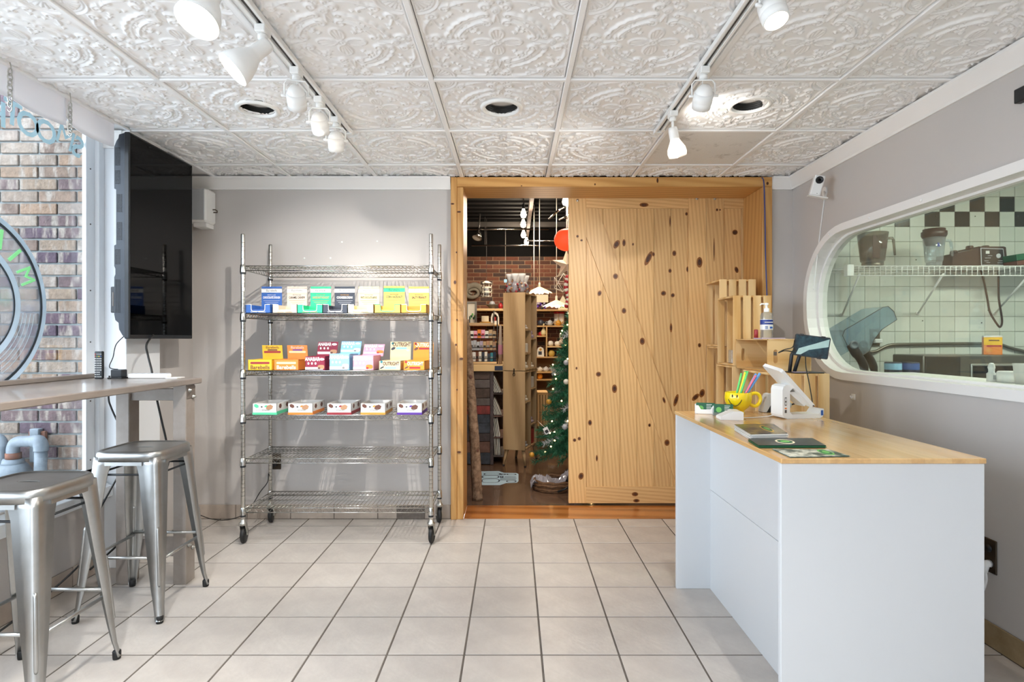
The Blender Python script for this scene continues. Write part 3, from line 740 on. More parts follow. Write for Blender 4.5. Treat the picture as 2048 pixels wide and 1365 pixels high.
def track(x, y1, label):
    t = thing('light_track', label, 'light track', (x, 1.5, CZ - .03))
    b = MB(); b.cbox((x - .022, YF + .2, CZ - .022), (x - .009, y1, CZ - .001)); b.cbox((x + .009, YF + .2, CZ - .022), (x + .022, y1, CZ - .001)); b.box((x - .02, YF + .2, CZ - .008), (x + .02, y1, CZ - .002)); b.cbox((x - .023, y1, CZ - .024), (x + .023, y1 + .03, CZ - .001))
    b.build('rail', 'lamp_white', t)
    m = MB(); m.box((x - .009, YF + .2, CZ - .0095), (x - .002, y1, CZ - .008)); m.box((x + .003, YF + .2, CZ - .0095), (x + .009, y1, CZ - .008)); m.build('conductor', 'rail_dark', t)
track(-.905, 3.07, 'white ceiling light track over the wire shelving rack')
track(.79, 3.06, 'white ceiling light track over the white desk')
def zmat(p, d):
    """matrix with local -Z along d"""
    return Matrix.Translation(p) @ Vector(d).to_track_quat('-Z', 'Y').to_matrix().to_4x4()
def adapter(t, x, y):
    m = MB(); m.cbox((x - .019, y - .028, CZ - .048), (x + .019, y + .028, CZ - .020), .003); m.lathe([(.017, -.066), (.017, -.047)], 16, 0, Matrix.Translation((x, y, CZ))); m.build('adapter', 'lamp_white', t)
def gimbal(x, y, aim, watts, label):
    t = thing('spotlight', label, 'spotlight', (x, y, CZ - .2), 0, 'gimbal track spotlights')
    adapter(t, x, y)
    p = Vector((x, y, CZ - .135)); d = (Vector(aim) - p).normalized(); h = Vector((d.y, -d.x, 0)).normalized()
    w = .047
    MB().tube([p + h * w, p + h * w + Vector((0, 0, .05)), p + h * (w - .012) + Vector((0, 0, .066)), p - h * (w - .012) + Vector((0, 0, .066)), p - h * w + Vector((0, 0, .05)), p - h * w], .0035, 6).build('yoke', 'lamp_white', t)
    [MB().rod(p + h * s_ * .036, p + h * s_ * .060, .006, 8).build('thumb_screw', 'lamp_white', t) for s_ in (-1, 1)]
    T = zmat(p, d)
    m = MB(); m.lathe([(.001, .045), (.018, .043), (.030, .030), (.036, .016), (.036, .014), (.040, .014), (.040, -.020), (.039, -.022), (.040, -.024), (.038, -.052), (.034, -.052), (.033, -.046)], 28, 0, T, cap=False); m.build('housing', 'lamp_white', t)
    MB().lathe([(.034, -.046), (.001, -.043)], 24, 0, T, cap=False).build('lens', 'bulb_glow' if watts else 'can_lens', t)
    cord('wire', [(x, y, CZ - .06), p + Vector((0, .012, .055)), p - d * .042], .003, 'lamp_white', parent=t)
    if watts: lamp(t, p + d * .056, 'SPOT', watts, aim=aim, size=86, blend=.55, radius=.008)
def bell(x, y, aim, watts, label, group=None, color=WARM):
    t = thing('bell_light', label, 'track light', (x, y, CZ - .25), 0, group)
    adapter(t, x, y)
    e = Vector((x, y, CZ - .100)); MB().rod((x, y, CZ - .065), e, .009, 10).build('stem', 'lamp_white', t)
    d = (Vector(aim) - e).normalized(); T = zmat(e + Vector((0, 0, .004)), d)
    m = MB(); m.lathe([(.001, .03), (.024, .028), (.026, .02), (.027, -.035), (.030, -.045), (.044, -.072), (.056, -.105), (.062, -.140), (.0605, -.140), (.054, -.105), (.042, -.073), (.026, -.045)], 32, 0, T, cap=False); m.build('shade', 'lamp_white', t)
    MB().lathe([(.001, -.128), (.045, -.124), (.054, -.112)], 24, 0, T, cap=False).build('lens', 'bulb_glow', t)
    if watts: lamp(t, T @ Vector((0, 0, -.146)), 'SPOT', watts, color, aim=aim, size=110, blend=.7, radius=.04)
gimbal(-.905, 2.345, (-1.30, 4.0, .85), SPOT_W * 1.25, 'white gimbal spotlight nearest the big bell lamp on left track')
gimbal(-.905, 2.625, (-1.05, 4.0, .5), SPOT_W * .8, 'white gimbal spotlight, middle one of three on left track')
gimbal(-.905, 2.865, (-1.15, 4.0, .3), SPOT_W * .5, 'white gimbal spotlight at the far end of left track')
gimbal(.79, 2.34, (.9, 4.2, .6), SPOT_W * .7, 'white gimbal spotlight on right track beside a recessed downlight')
bell(-.905, 2.03, (-1.75, 1.6, 1.35), BELL_W, 'white bell-shaped track lamp aimed down left, whole in view')
bell(-.905, 1.70, (-1.05, 1.2, 1.3), BELL_W, 'bright bell-shaped track lamp cut by the top edge, left')
gimbal(.79, 1.72, (1.0, 1.1, .5), BELL_W * .8, 'bright round spotlight on right track cut by the top edge')
for k, (x, y, ax) in enumerate(((-.905, .75, -1.9), (.79, -1.1, .2), (-.905, -.3, -1.0), (.79, -.3, .5))):  # added lamps, out of view, that raise the room light
    bell(x, y, (ax, y - .2 if k > 1 else y + .5, .9), BELL_W * 2.2, 'added unseen bell-shaped track lamp behind the camera, %s' % ('left track, front', 'right track, front', 'left track, rear', 'right track, rear')[k], None, (.96, .98, 1.0))
# bare reflector bulb
t = thing('reflector_bulb', 'bare white reflector bulb hanging at the end of right track', 'track light', (.79, 2.79, CZ - .28))
x, y = .79, 2.79; adapter(t, x, y)
e = Vector((x, y, CZ - .105)); MB().rod((x, y, CZ - .065), e, .007, 10).build('stem', 'lamp_white', t)
T = zmat(e, (.22, .10, -1)); MB().lathe([(.001, .01), (.020, .008), (.023, -.01), (.023, -.05)], 24, 0, T, cap=False).build('socket', 'lamp_white', t)
MB().lathe([(.022, -.05), (.026, -.06), (.044, -.095), (.047, -.115), (.043, -.135), (.001, -.140)], 28, 0, T, cap=False).build('bulb', 'bulb_soft', t)
lamp(t, T @ Vector((0, 0, -.152)), 'SPOT', SPOT_W * 1.1, aim=(-1.0, 4.0, .9), size=140, blend=.8, radius=.04)
lamp(t, T @ Vector((.058, .01, -.045)), 'SPOT', 3.0, aim=(1.12, 2.86, CZ + .05), size=100, blend=.9, radius=.02)

# ================================================================== window dressing, left
# valance
def valance():
    m = MB(); seg = .30; y = 2.985; first = True
    k = 0
    while y > -1.5:
        y1 = y - seg; n = 10; off = .018 * (k % 2); rows = 5; vs = []; fs = []
        for side in (0, 1):
            for j in range(n + 1):
                tt = j / n; yy = y + .012 - (seg + .03) * tt; sag = .028 * math.sin(PI * tt) ** .7
                for r in range(rows + 1):
                    q = r / rows; z = CZ + .004 - q * (.095 + .03 * (1 - tt) + sag)
                    x = -2.128 - off * q + .010 * math.sin(PI * 2 * tt) * q - (.0025 if side else 0) - .03 * max(0, tt - .85) / .15 * q * (1 if k % 2 else -.3)
                    vs.append((x, yy, z))
        w = rows + 1; half = (n + 1) * w
        for j in range(n):
            for r in range(rows):
                a = j * w + r; fs.append((a, a + 1, a + w + 1, a + w)); a += half; fs.append((a, a + w, a + w + 1, a + 1))
        for j in range(n):
            a = j * w + rows; fs.append((a, a + w, a + w + half, a + half))
        for j in (0, n):
            for r in range(rows):
                a = j * w + r; fs.append((a, a + 1, a + 1 + half, a + half))
        m.add(vs, fs, 0, None, True); y = y1; k += 1
    return m
tag(valance().build('valance', 'fabric_white'), 'white scalloped fabric valance along top of shop window', 'valance')
def chain(px, y0, y1, d, label):
    p0 = at(px, y0, d); p1 = at(px, y1, d); n = int((p0.z - p1.z) / .022); m = MB()
    t = thing('hanging_chain', label, 'chain', (p0.x, p0.y, p1.z), 0, 'sign chains')
    for i in range(n):
        c = Vector((p0.x, p0.y, p0.z - .022 * i - .014)); pts = []
        for k in range(10):
            a = 2 * PI * k / 10; u, v = .0085 * math.cos(a), .016 * math.sin(a)
            pts.append(c + (Vector((u, 0, v)) if i % 2 == 0 else Vector((u * .3, u, v))))
        MB().tube(pts, .0026, 5, closed=True).build('link', 'zinc', t)
    b = p0.z - .022 * n
    MB().tube(smooth_path([(p0.x, p0.y, b + .004), (p0.x + .009, p0.y, b - .012), (p0.x, p0.y, b - .026), (p0.x - .010, p0.y, b - .016)], 4), .0022, 5).build('hook', 'zinc', t)
    MB().tube(smooth_path([(p0.x, p0.y, CZ), (p0.x + .004, p0.y, p0.z + .004), (p0.x - .006, p0.y, p0.z - .006)], 4), .002, 5).build('hook', 'zinc', t)
chain(20, 137, 218, 2.33, 'steel chain hanging before the valance, left one at the frame edge')
chain(140, 205, 262, 2.62, 'steel chain hanging before the valance, right one nearer the pier')
# mirrored lettering on the glass in an arc, read from outside
XG = -2.3070
lt = thing('window_lettering', 'frosted SMOOTHIES lettering in an arc on window glass', 'lettering', (XG, 2.5, 1.9))
RL = basis((0, -1, 0), (0, 0, 1), (-1, 0, 0))        # reads from the street
for ch, px, py, an, s in (('S', 155, 296, -40, 1), ('M', 131, 277, -30, 1), ('O', 92, 266, -22, 1), ('O', 56, 251, -14, 1), ('T', 25, 229, -7, 1), ('H', -9, 226, 0, 1), ('I', -34, 222, 4, 1), ('E', -60, 222, 9, 1), ('S', -95, 225, 14, 1)):
    d = XG * F / (px - CX); p = at(px, py, d)
    text(ch, .158, 'frost_decal', lt, (XG, p.y, p.z), RL @ Matrix.Rotation(math.radians(-an * .55), 4, 'Z'), 'letter', .0004, 1.0, .003 if ch != 'M' else 0)
# round sign on the glass
YS, ZS = 2.336, 1.432
sg = thing('round_sign', 'round clear acrylic record-shaped sign with green letters in window', 'sign', (-2.30, YS, ZS - .43))
GX = basis((0, 1, 0), (0, 0, 1), (1, 0, 0))
def circ(r, n=72): return [(YS + r * math.cos(2 * PI * k / n), ZS + r * math.sin(2 * PI * k / n)) for k in range(n)]
MB().prism(circ(.432), -2.306, -2.302, GX).build('disc', 'decal_clear', sg)
for r1, r0, m_, x in ((.432, .409, 'decal_light', -2.3015), (.409, .397, 'decal_dark', -2.3010), (.288, .259, 'decal_light', -2.3015), (.259, .252, 'decal_dark', -2.3010)):
    holed(circ(r1), [circ(r0)], x - .0005, x + .003, GX).build('ring', m_, sg)
for r in (.305, .325, .345, .365):
    arcp = [(-2.3005, YS + r * math.cos(a), ZS + r * math.sin(a)) for a in [math.radians(-58 + 52 * k / 20) for k in range(21)]]
    MB().tube(arcp, .0012, 4).build('groove', 'decal_light', sg)
RI = basis((0, 1, 0), (0, 0, 1), (1, 0, 0))
for ch, an in (('M', 24), ('I', 42), ('A', 60), ('E', 80), ('R', 100), ('D', 122)):
    a = math.radians(an); r = .342
    for m_, off, ex in (('decal_green', 0, .0016),):
        text(ch, .115, m_, sg, (-2.2990, YS + r * math.cos(a) + off, ZS + r * math.sin(a) + off * .5), RL @ Matrix.Rotation(PI / 2 - a, 4, 'Z'), 'letter', ex, 1, .002 if ch != 'M' else 0)

# ================================================================== left bar
br = thing('window_bar', 'grey-stained plank bar counter along the shop window', 'bar counter', (-1.98, 1.4, 0))
MB().cbox((-2.268, -1.3, 1.038), (-1.68, 3.034, 1.068), .004).build('bar_top', 'bar_wood', br)
MB().cbox((-2.272, -1.3, 1.0685), (-2.250, 3.03, 1.092), .003).build('back_strip', 'bar_wood', br)
for x0, x1 in ((-2.066, -1.996), (-1.768, -1.700)):
    for y0 in (2.92, .2): MB().cbox((x0, y0, 0), (x1, y0 + .082, 1.037), .003).build('leg', 'post_wood', br)
for y0 in (2.935, .215):
    MB().cbox((-1.996, y0, .955), (-1.768, y0 + .04, 1.0165), .002).build('brace', 'post_wood', br); MB().cbox((-1.996, y0, .142), (-1.768, y0 + .04, .234), .002).build('brace', 'post_wood', br)
MB().cbox((-1.7, 2.922, .965), (-1.6965, 3.0, 1.03), .001).build('bracket', 'vent_grey', br)
for (y, z) in ((2.945, 1.008), (2.98, .972), (2.94, .20), (2.975, .175)): MB().lathe([(.011, 0), (.011, .004), (.006, .006), (.006, .014)], 10, 0, Matrix.Translation((-1.6985, y, z)) @ Matrix.Rotation(PI / 2, 4, 'Y')).build('bolt', 'bolt', br)
# remote, adapter, power strip
p = at(199, 764, 2.93)
rm = thing('remote_control', 'black remote control standing upright on the bar', 'remote control', (p.x, 2.93, 1.0685))
MB().cbox((p.x - .021, 2.92, 1.0685), (p.x + .021, 2.938, 1.213), .004).build('case', 'black_plastic', rm)
for r in range(11):
    for c in range(4 if r not in (1, 2) else 3):
        col = 'white_plastic'
        if r == 9: col = ('red_plastic', 'leaf', 'yellow', 'blue')[c]
        if r == 10: col = 'red_plastic' if c == 0 else 'grey_card'
        bx = p.x - .0145 + .0097 * c; bz = 1.08 + .0118 * r
        MB().cbox((bx - .0026, 2.9188, bz - .002), (bx + .0026, 2.9204, bz + .002), .0005).build('button', col, rm)
ad = thing('power_adapter', 'small black power adapter box on the bar beside the remote', 'adapter', (-2.06, 2.96, 1.0685))
MB().cbox((-2.108, 2.94, 1.074), (-2.048, 2.985, 1.116), .004).build('case', 'black_plastic', ad); MB().cbox((-2.122, 2.935, 1.0685), (-2.045, 2.99, 1.075), .002).build('foot', 'black_rubber', ad)
ps = thing('power_strip', 'white power strip and papers lying at the end of bar', 'power strip', (-1.95, 2.985, 1.0685))
MB().cbox((-2.035, 2.965, 1.0685), (-1.83, 3.012, 1.092), .004).build('body', 'white_plastic', ps)
for k in range(6): MB().cbox((-2.02 + .033 * k, 2.972, 1.092), (-1.998 + .033 * k, 3.005, 1.0945), .001).build('socket', 'grey_card', ps)
tag(MB().cbox((-1.826, 2.95, 1.0687), (-1.765, 3.02, 1.0735), .0005).build('paper_slip', 'white_card'), 'white paper slip at the bar end beside power strip', 'paper')
cord('thin_cord', [(-2.10, 3.03, 1.29), at(232, 690, 3.0), at(226, 715, 2.99), at(219, 735, 2.975), (-2.085, 2.965, 1.1165)], .0025, 'black_rubber', 'thin black cord from television down to adapter on bar')
cord('power_cable', [(-2.05, 3.2, 1.30), at(293, 690, 3.1), at(296, 712, 3.1), at(303, 740, 3.07), at(306, 760, 3.06), at(314, 800, 3.06), at(324, 845, 3.06), at(333, 886, 3.06), at(336, 930, 3.06), at(300, 1000, 3.07), at(250, 1075, 3.03), at(180, 1140, 2.80)], .0055, 'black_rubber', 'thick black cable hanging from television behind the bar')
cord('bar_cable', [at(219, 752, 3.065), at(217, 795, 3.06), at(222, 815, 3.06), at(238, 850, 3.06), at(252, 872, 3.05), at(263, 890, 3.04), (-2.13, 3.04, .55), (-2.16, 2.9, .34), at(190, 1080, 2.78), at(140, 1150, 2.62), (-2.2, 2.3, .012), (-2.21, 1.7, .01)], .005, 'black_rubber', 'black cable looping under the bar along the window wall')

# ================================================================== television
tv = thing('television', 'black television hung upright on the pier beside the window', 'television', (-2.1, 3.3, 1.278))
y0, y1, z0, z1, xs_ = 3.0, 3.592, 1.278, 2.384, -2.050
MB().cbox((xs_ - .028, y0, z0), (xs_, y1, z1), .004).build('bezel', 'black_plastic', tv)
MB().box((xs_ - .001, y0 + .010, z0 + .022), (xs_ + .0006, y1 - .010, z1 - .010)).build('screen', 'tv_screen', tv)
hz = [(-.028, z0 + .0), (-.045, z0 + .02), (-.062, z0 + .05), (-.065, z0 + .085), (-.082, z0 + .10), (-.088, z0 + .13), (-.088, z0 + .33), (-.082, z0 + .345), (-.082, z0 + .375), (-.088, z0 + .39), (-.088, z0 + .50), (-.078, z0 + .505), (-.078, z0 + .80), (-.088, z0 + .805), (-.088, z0 + 1.03), (-.076, z0 + 1.06), (-.066, z0 + 1.075), (-.062, z0 + 1.095), (-.028, z0 + 1.105)]
MB().prism([(xs_ + a, z) for a, z in hz], -(y1 - .03), -(y0 + .012), basis((1, 0, 0), (0, 0, 1), (0, -1, 0))).build('back_cover', 'tv_back', tv)
for (za, zb, off) in ((.14, .32, .088), (.40, .48, .088), (.53, .62, .078), (.68, .77, .078), (.83, .90, .088), (.93, 1.02, .088)):
    m = MB(); k = za
    while k < zb:
        for c in range(3): m.box((xs_ - off + .004 + .010 * c, y0 + .0105, z0 + k), (xs_ - off + .011 + .010 * c, y0 + .0135, z0 + k + .004))
        k += .0075
    m.build('vent_slots', 'black_rubber', tv)
MB().cbox((-2.155, 3.2, 1.6), (-2.138, 3.42, 2.05), .002).build('wall_mount', 'black_plastic', tv)
MB().cbox((xs_ - .115, y0 + .02, z0 + .14), (xs_ - .088, y0 + .06, z0 + .28), .004).build('streaming_box', 'black_plastic', tv)
MB().cbox((xs_ - .104, y0 + .0185, z0 + .175), (xs_ - .096, y0 + .0205, z0 + .25), .001).build('port_strip', 'vent_grey', tv)

# ================================================================== steel stools
def make_stool(loc, label):
    t = thing('bar_stool', label, 'bar stool', loc, 0, 'steel bar stools at the window bar')
    h = .76; m = MB(); SQ = 5.0
    loops = []
    for (r, z) in ((.128, h - .004), (.136, h - .0035), (.139, h), (.146, h + .001), (.152, h - .003), (.156, h - .010), (.157, h - .018), (.158, h - .045), (.1555, h - .045), (.1545, h - .018)):
        loops.append([(x, y, z) for x, y in ring_poly(r, r, 48, SQ)])
    vs = [p for lp in loops for p in lp]; fs = []
    for i in range(len(loops) - 1):
        for k in range(48): fs.append((i * 48 + k, (i + 1) * 48 + k, (i + 1) * 48 + (k + 1) % 48, i * 48 + (k + 1) % 48)[::-1])
    m.add(vs, fs, 0, None, True)
    slot = [(x, y * .9) for x, y in ring_poly(.042, .011, 20, 2.6)]
    holed(ring_poly(.128, .128, 48, SQ), [slot], h - .0065, h - .004, None, m)
    seat = m.build('seat', 'steel', t, world=False)
    def pos(z):          # half width of the frame at height z
        q = 1 - z / .72; return .150 + .050 * q
    for sx in (-1, 1):
        for sy in (-1, 1):
            m = MB(); zs = [.735, .70, .66, .55, .40, .25, .14, .07, .03, .012]; sec = []
            for z in zs:
                c = pos(z); w = .030 + .058 * max(0, (z - .07) / .665) ** .8
                if z > .68: w += .018 * (z - .68) / .055
                if z < .07: w = .028; c += .006 * (.07 - z) / .06
                rr = min(.02, w * .6); o_ = [(c - w, c)]
                for k in range(6):
                    a = math.radians(90 - 90 * k / 5); o_.append((c - rr + rr * math.cos(a), c - rr + rr * math.sin(a)))
                o_.append((c, c - w)); i_ = []
                for (x, y) in o_[::-1]: i_.append((min(x, c - .004) if x > c - w else x, min(y, c - .004) if y > c - w else y))
                i_ = [(c - .004 if x > c - .004 else x, c - .004 if y > c - .004 else y) for x, y in [(c - .004, c - w)] + [(c - .004 - (rr - .004) * (1 - math.cos(math.radians(90 * k / 5))), c - .004 - (rr - .004) * (1 - math.sin(math.radians(90 * k / 5)))) for k in range(6)] + [(c - w, c - .004)]]
                sec.append([(sx * x, sy * y, z) for x, y in o_ + i_])
            n = len(sec[0]); vs = [p for s_ in sec for p in s_]; fs = []
            for i in range(len(sec) - 1):
                for k in range(n):
                    f = (i * n + k, i * n + (k + 1) % n, (i + 1) * n + (k + 1) % n, (i + 1) * n + k); fs.append(f if sx * sy > 0 else f[::-1])
            fs.append(tuple(range(n)) if sx * sy < 0 else tuple(reversed(range(n)))); fs.append(tuple((len(sec) - 1) * n + k for k in range(n)))
            m.add(vs, fs, 0, None, True)
            leg = m.build('leg', 'steel', t, world=False)
            c0, c1 = pos(.40) - .0105, pos(.16) - .0100
            MB().tube([(sx * c0, sy * c0, .42), (sx * (c0 + .003), sy * (c0 + .003), .41), (sx * (c1 + .003), sy * (c1 + .003), .17), (sx * c1, sy * c1, .16)], .0065, 8).build('rib', 'steel', leg, world=False)
            c = pos(.012) - .010
            MB().lathe([(.014, .001), (.015, .010), (.0155, .03), (.013, .034)], 14, 0, Matrix.Translation((sx * c, sy * c, 0))).build('foot', ['black_rubber'], leg, world=False)
    for sx, sy in ((0, -1), (0, 1), (-1, 0), (1, 0)):
        c = .152; a, b = (-.085, .085)
        mm = MB()
        if sx == 0: mm.box((a, sy * c - .002, h - .062), (b, sy * c + .002, h - .043))
        else: mm.box((sx * c - .002, a, h - .062), (sx * c + .002, b, h - .043))
        mm.build('apron', 'steel', t, world=False)
        zb = .285 if sx == 0 else .27; c = pos(zb) - .010
        mm = MB()
        ends = ((-c, sy * c, zb), (c, sy * c, zb)) if sx == 0 else ((sx * c, -c, zb), (sx * c, c, zb))
        mm.rod(ends[0], ends[1], .0075, 8); mm.build('footrest', 'steel', t, world=False)
        zb = .655; c = pos(zb) - .012
        ends = ((-c, sy * c, zb), (c, sy * c, zb)) if sx == 0 else ((sx * c, -c, zb), (sx * c, c, zb))
        MB().rod(ends[0], ends[1], .005, 8).build('brace', 'black_plastic', t, world=False)
    return t
make_stool((-1.778, 2.715, 0), 'silver steel bar stool farther from camera by the bar end')
make_stool((-1.772, 2.055, 0), 'silver steel bar stool nearest the camera, cut by left edge')

# ================================================================== wire shelving rack
SX0, SX1, SY0, SY1 = -1.683, -.513, 3.50, 3.895
rk = thing('shelving_rack', 'chrome wire shelving rack on casters against the back wall', 'shelving rack', ((SX0 + SX1) / 2, (SY0 + SY1) / 2, 0))
LEV = [1.732, 1.435, 1.078, .801, .530, .222]
for ix, x in enumerate((SX0, SX1)):
    for iy, y in enumerate((SY0, SY1)):
        po = MB().lathe([(.0115, .15), (.0127, .152), (.0127, 1.925), (.011, 1.931), (.001, 1.932)], 14, 0, Matrix.Translation((x, y, 0)), cap=False).build('post', 'chrome', rk)
        m = MB(); z = .30
        while z < 1.9: m.lathe([(.0129, z), (.0129, z + .0022)], 14, 0, Matrix.Translation((x, y, 0)), cap=False); z += .0254
        tag(m.build('groove', 'vent_grey', po), kind='stuff')
        for zl in LEV:
            MB().lathe([(.0185, zl - .040), (.0175, zl - .02), (.016, zl + .006), (.0135, zl + .008)], 14, 0, Matrix.Translation((x, y, 0)), cap=False).build('collar', 'chrome', po)
            MB().lathe([(.0165, zl - .052), (.0165, zl - .040)], 14, 0, Matrix.Translation((x, y, 0)), cap=False).build('sleeve', 'black_plastic', po)
        ca = MB().lathe([(.022, .118), (.024, .126), (.024, .134), (.016, .138), (.014, .155)], 16, 0, Matrix.Translation((x, y, 0)))
        an = (.15, .2, -.1, .35)[ix * 2 + iy]; R = Matrix.Translation((x, y, 0)) @ Matrix.Rotation(PI / 2 + an, 4, 'Z')
        for s_ in (-1, 1): ca.prism([(-.013, .118), (.026, .118), (.036, .052), (.022, .045), (.012, .05)], s_ * .016, s_ * .019, R @ basis((1, 0, 0), (0, 0, 1), (0, 1, 0)))
        if iy == 0: ca.tube([R @ Vector((.03, .0, .10)), R @ Vector((.055, 0, .085)), R @ Vector((.062, 0, .08))], .005, 6)
        co = ca.build('caster', 'zinc', rk)
        MB().lathe([(.02, -.013), (.044, -.013), (.051, -.009), (.0525, 0), (.051, .009), (.044, .013), (.02, .013)], 28, 0, R @ Matrix.Translation((.022, 0, .0535)) @ Matrix.Rotation(PI / 2, 4, 'X')).build('wheel', 'black_rubber', co)
        MB().lathe([(.008, -.022), (.008, .022)], 10, 0, R @ Matrix.Translation((.022, 0, .0535)) @ Matrix.Rotation(PI / 2, 4, 'X')).build('axle', 'zinc', co)
def wire_shelf():
    m = MB(); W, D = (SX1 - SX0) / 2 - .012, (SY1 - SY0) / 2 - .008
    for zz in (0, -.028):
        for s_ in (-1, 1):
            m.rod((-W, s_ * D, zz), (W, s_ * D, zz), .0034, 6); m.rod((s_ * W, -D, zz), (s_ * W, D, zz), .0034, 6)
    for s_ in (-1, 1):
        n = 62; m.tube([(-W + 2 * W * i / n, s_ * D, (-.002 if i % 2 else -.026)) for i in range(n + 1)], .0018, 4)
        n = 20; m.tube([(s_ * W, -D + 2 * D * i / n, (-.002 if i % 2 else -.026)) for i in range(n + 1)], .0018, 4)
    n = 46
    for i in range(1, n): x = -W + 2 * W * i / n; m.rod((x, -D, -.0005), (x, D, -.0005), .0019, 5)
    for y in (-.5, 0, .5): m.rod((-W, y * 2 * D * .66, -.0048), (W, y * 2 * D * .66, -.0048), .0026, 5)
    return m
sh0 = None
for zl in LEV:
    if sh0 is None:
        sh0 = wire_shelf().build('wire_shelf', 'chrome', rk, world=False); sh0.location = (0, 0, zl)
    else:
        c = bpy.data.objects.new('wire_shelf', sh0.data); COL.objects.link(c); c.parent = rk; c.location = (0, 0, zl); WM[c.name] = WM[rk.name].copy()

# ---- snack boxes
def bx_x(px, d): return (px - CX) * d / F
RB = FACE
def print_face(t, x0, x1, z0, z1, y, m_, name='print', th=.0006):
    return MB().box((x0, y - th, z0), (x1, y, z1)).build(name, m_, t)
ZA = LEV[1] + .0025
rowA = [(491, 541, 'blue', 'white_card', 'CHOCOLATE DOUGH', 'white_card', 'blue snack bar tray with blue header card, first on second shelf', 'tan'),
        (545, 594, 'beige', 'white_card', 'CARAMEL CASHEW', 'ink', 'beige snack bar tray with beige header card on second shelf', 'tan'),
        (594.5, 645, 'green', 'white_card', 'HAZELNUT NOUGAT', 'tan', 'bright green snack bar tray with green header card on second shelf', 'leaf'),
        (645.5, 695, 'charcoal', 'white_card', 'COOKIES&CREAM', 'white_card', 'charcoal snack bar tray with charcoal header card on second shelf', 'grey_card'),
        (695.5, 747, 'cream', 'white_card', 'WHITE CHOCOLATE ALMOND', 'ink', 'pale cream snack bar tray with cream header card on second shelf', 'tan'),
        (749, 801, 'straw', 'green', 'CORN HAZELNUT', 'forest', 'yellow snack bar tray with green band card on second shelf', 'leaf'),
        (802, 853, 'gold', 'white_card', 'SALTY PEANUT', 'ink', 'golden snack bar tray, last on second shelf beside the post', 'tan')]
for (a, b, c, band, name, ink, label, bars) in rowA:
    D0 = 3.507; x0, x1 = bx_x(a, D0), bx_x(b, D0); w = x1 - x0; D1 = D0 + .20; cx = (x0 + x1) / 2
    t = thing('snack_tray', label, 'snack box', (cx, D0 + .1, ZA), 0, 'snack trays on the second shelf')
    h = .056; body = MB()
    body.box((x0, D0, ZA), (x1, D1, ZA + .003)); body.box((x0, D0, ZA), (x0 + .002, D1, ZA + h)); body.box((x1 - .002, D0, ZA), (x1, D1, ZA + h)); body.box((x0, D1 - .002, ZA), (x1, D1, ZA + h))
    def u_shape(top, out, m0):
        q = []
        for k in range(9):
            an = PI + PI * k / 8; q.append((cx + (w * .27 - out) * math.copysign(abs(math.cos(an)) ** .5, math.cos(an)), ZA + h * .42 - (h * .22 - out) * abs(math.sin(an)) ** .6))
        return [(x0, ZA), (x0, top), (q[0][0], top)] + q + [(q[-1][0], top), (x1, top), (x1, ZA)]
    body.prism([(p, z) for p, z in u_shape(ZA + h, 0, 0)][::-1], 0, .002, basis((1, 0, 0), (0, 0, 1), (0, -1, 0), (0, D0 + .002, 0)))
    body.build('tray', c, t)
    q = u_shape(ZA + h, 0, 0)[2:-2]; pts = [(x, D0 - .0003, z) for x, z in [(x0 + .002, ZA + h - .002)] + [(q[0][0] - .001, ZA + h - .002)] + q[1:-1] + [(q[-1][0] + .001, ZA + h - .002), (x1 - .002, ZA + h - .002)]]
    MB().tube(pts, .0022, 4).build('edge_line', 'white_card' if c != 'straw' else 'mint', t)
    text('Barebells', .011, ink if c not in ('beige', 'cream', 'gold', 'straw') else 'tan', t, (cx - w * .17, D0 - .0004, ZA + .008)); MB().box((cx + w * .02, D0 - .0005, ZA + .0055), (cx + w * .3, D0, ZA + .0095)).build('print', 'white_card' if c in ('blue', 'charcoal') else 'tan', t)
    for k in range(5):
        MB().cbox((x0 + .006, D0 + .012 + .036 * k, ZA + .0035), (x1 - .006, D0 + .045 + .036 * k, ZA + .024 + .0025 * (k % 2)), .006).build('snack_bar', bars if k % 2 else c, t)
    cw = w * .5 * .86; z1 = ZA + .185 + (.004 if c == 'straw' else 0)
    card = MB().cbox((cx - cw, D1 - .0015, ZA + .003), (cx + cw, D1 + .0015, z1), .0005).build('header_card', c if c not in ('gold',) else 'straw', t)
    y = D1 - .0016
    print_face(t, cx - cw, cx + cw, z1 - .040, z1 - .014, y, band)
    text('Barebells', .020, 'ink' if band == 'white_card' else 'forest', t, (cx, y - .0008, z1 - .027))
    text(name, .020, ink, t, (cx, y - .0006, z1 - .073), sx=min(1, .105 / (.0125 * len(name))), bold=.0006)
    text('PROTEIN BAR', .009, ink if c != 'charcoal' else 'gold', t, (cx, y - .0006, z1 - .056))
    for k in range(3): print_face(t, cx - cw * (.8 - .15 * k), cx + cw * (.8 - .15 * k), z1 - .094 - .011 * k, z1 - .092 - .011 * k, y, 'grey_card' if c in ('blue', 'charcoal') else 'tan')
ZB = LEV[2] + .0025
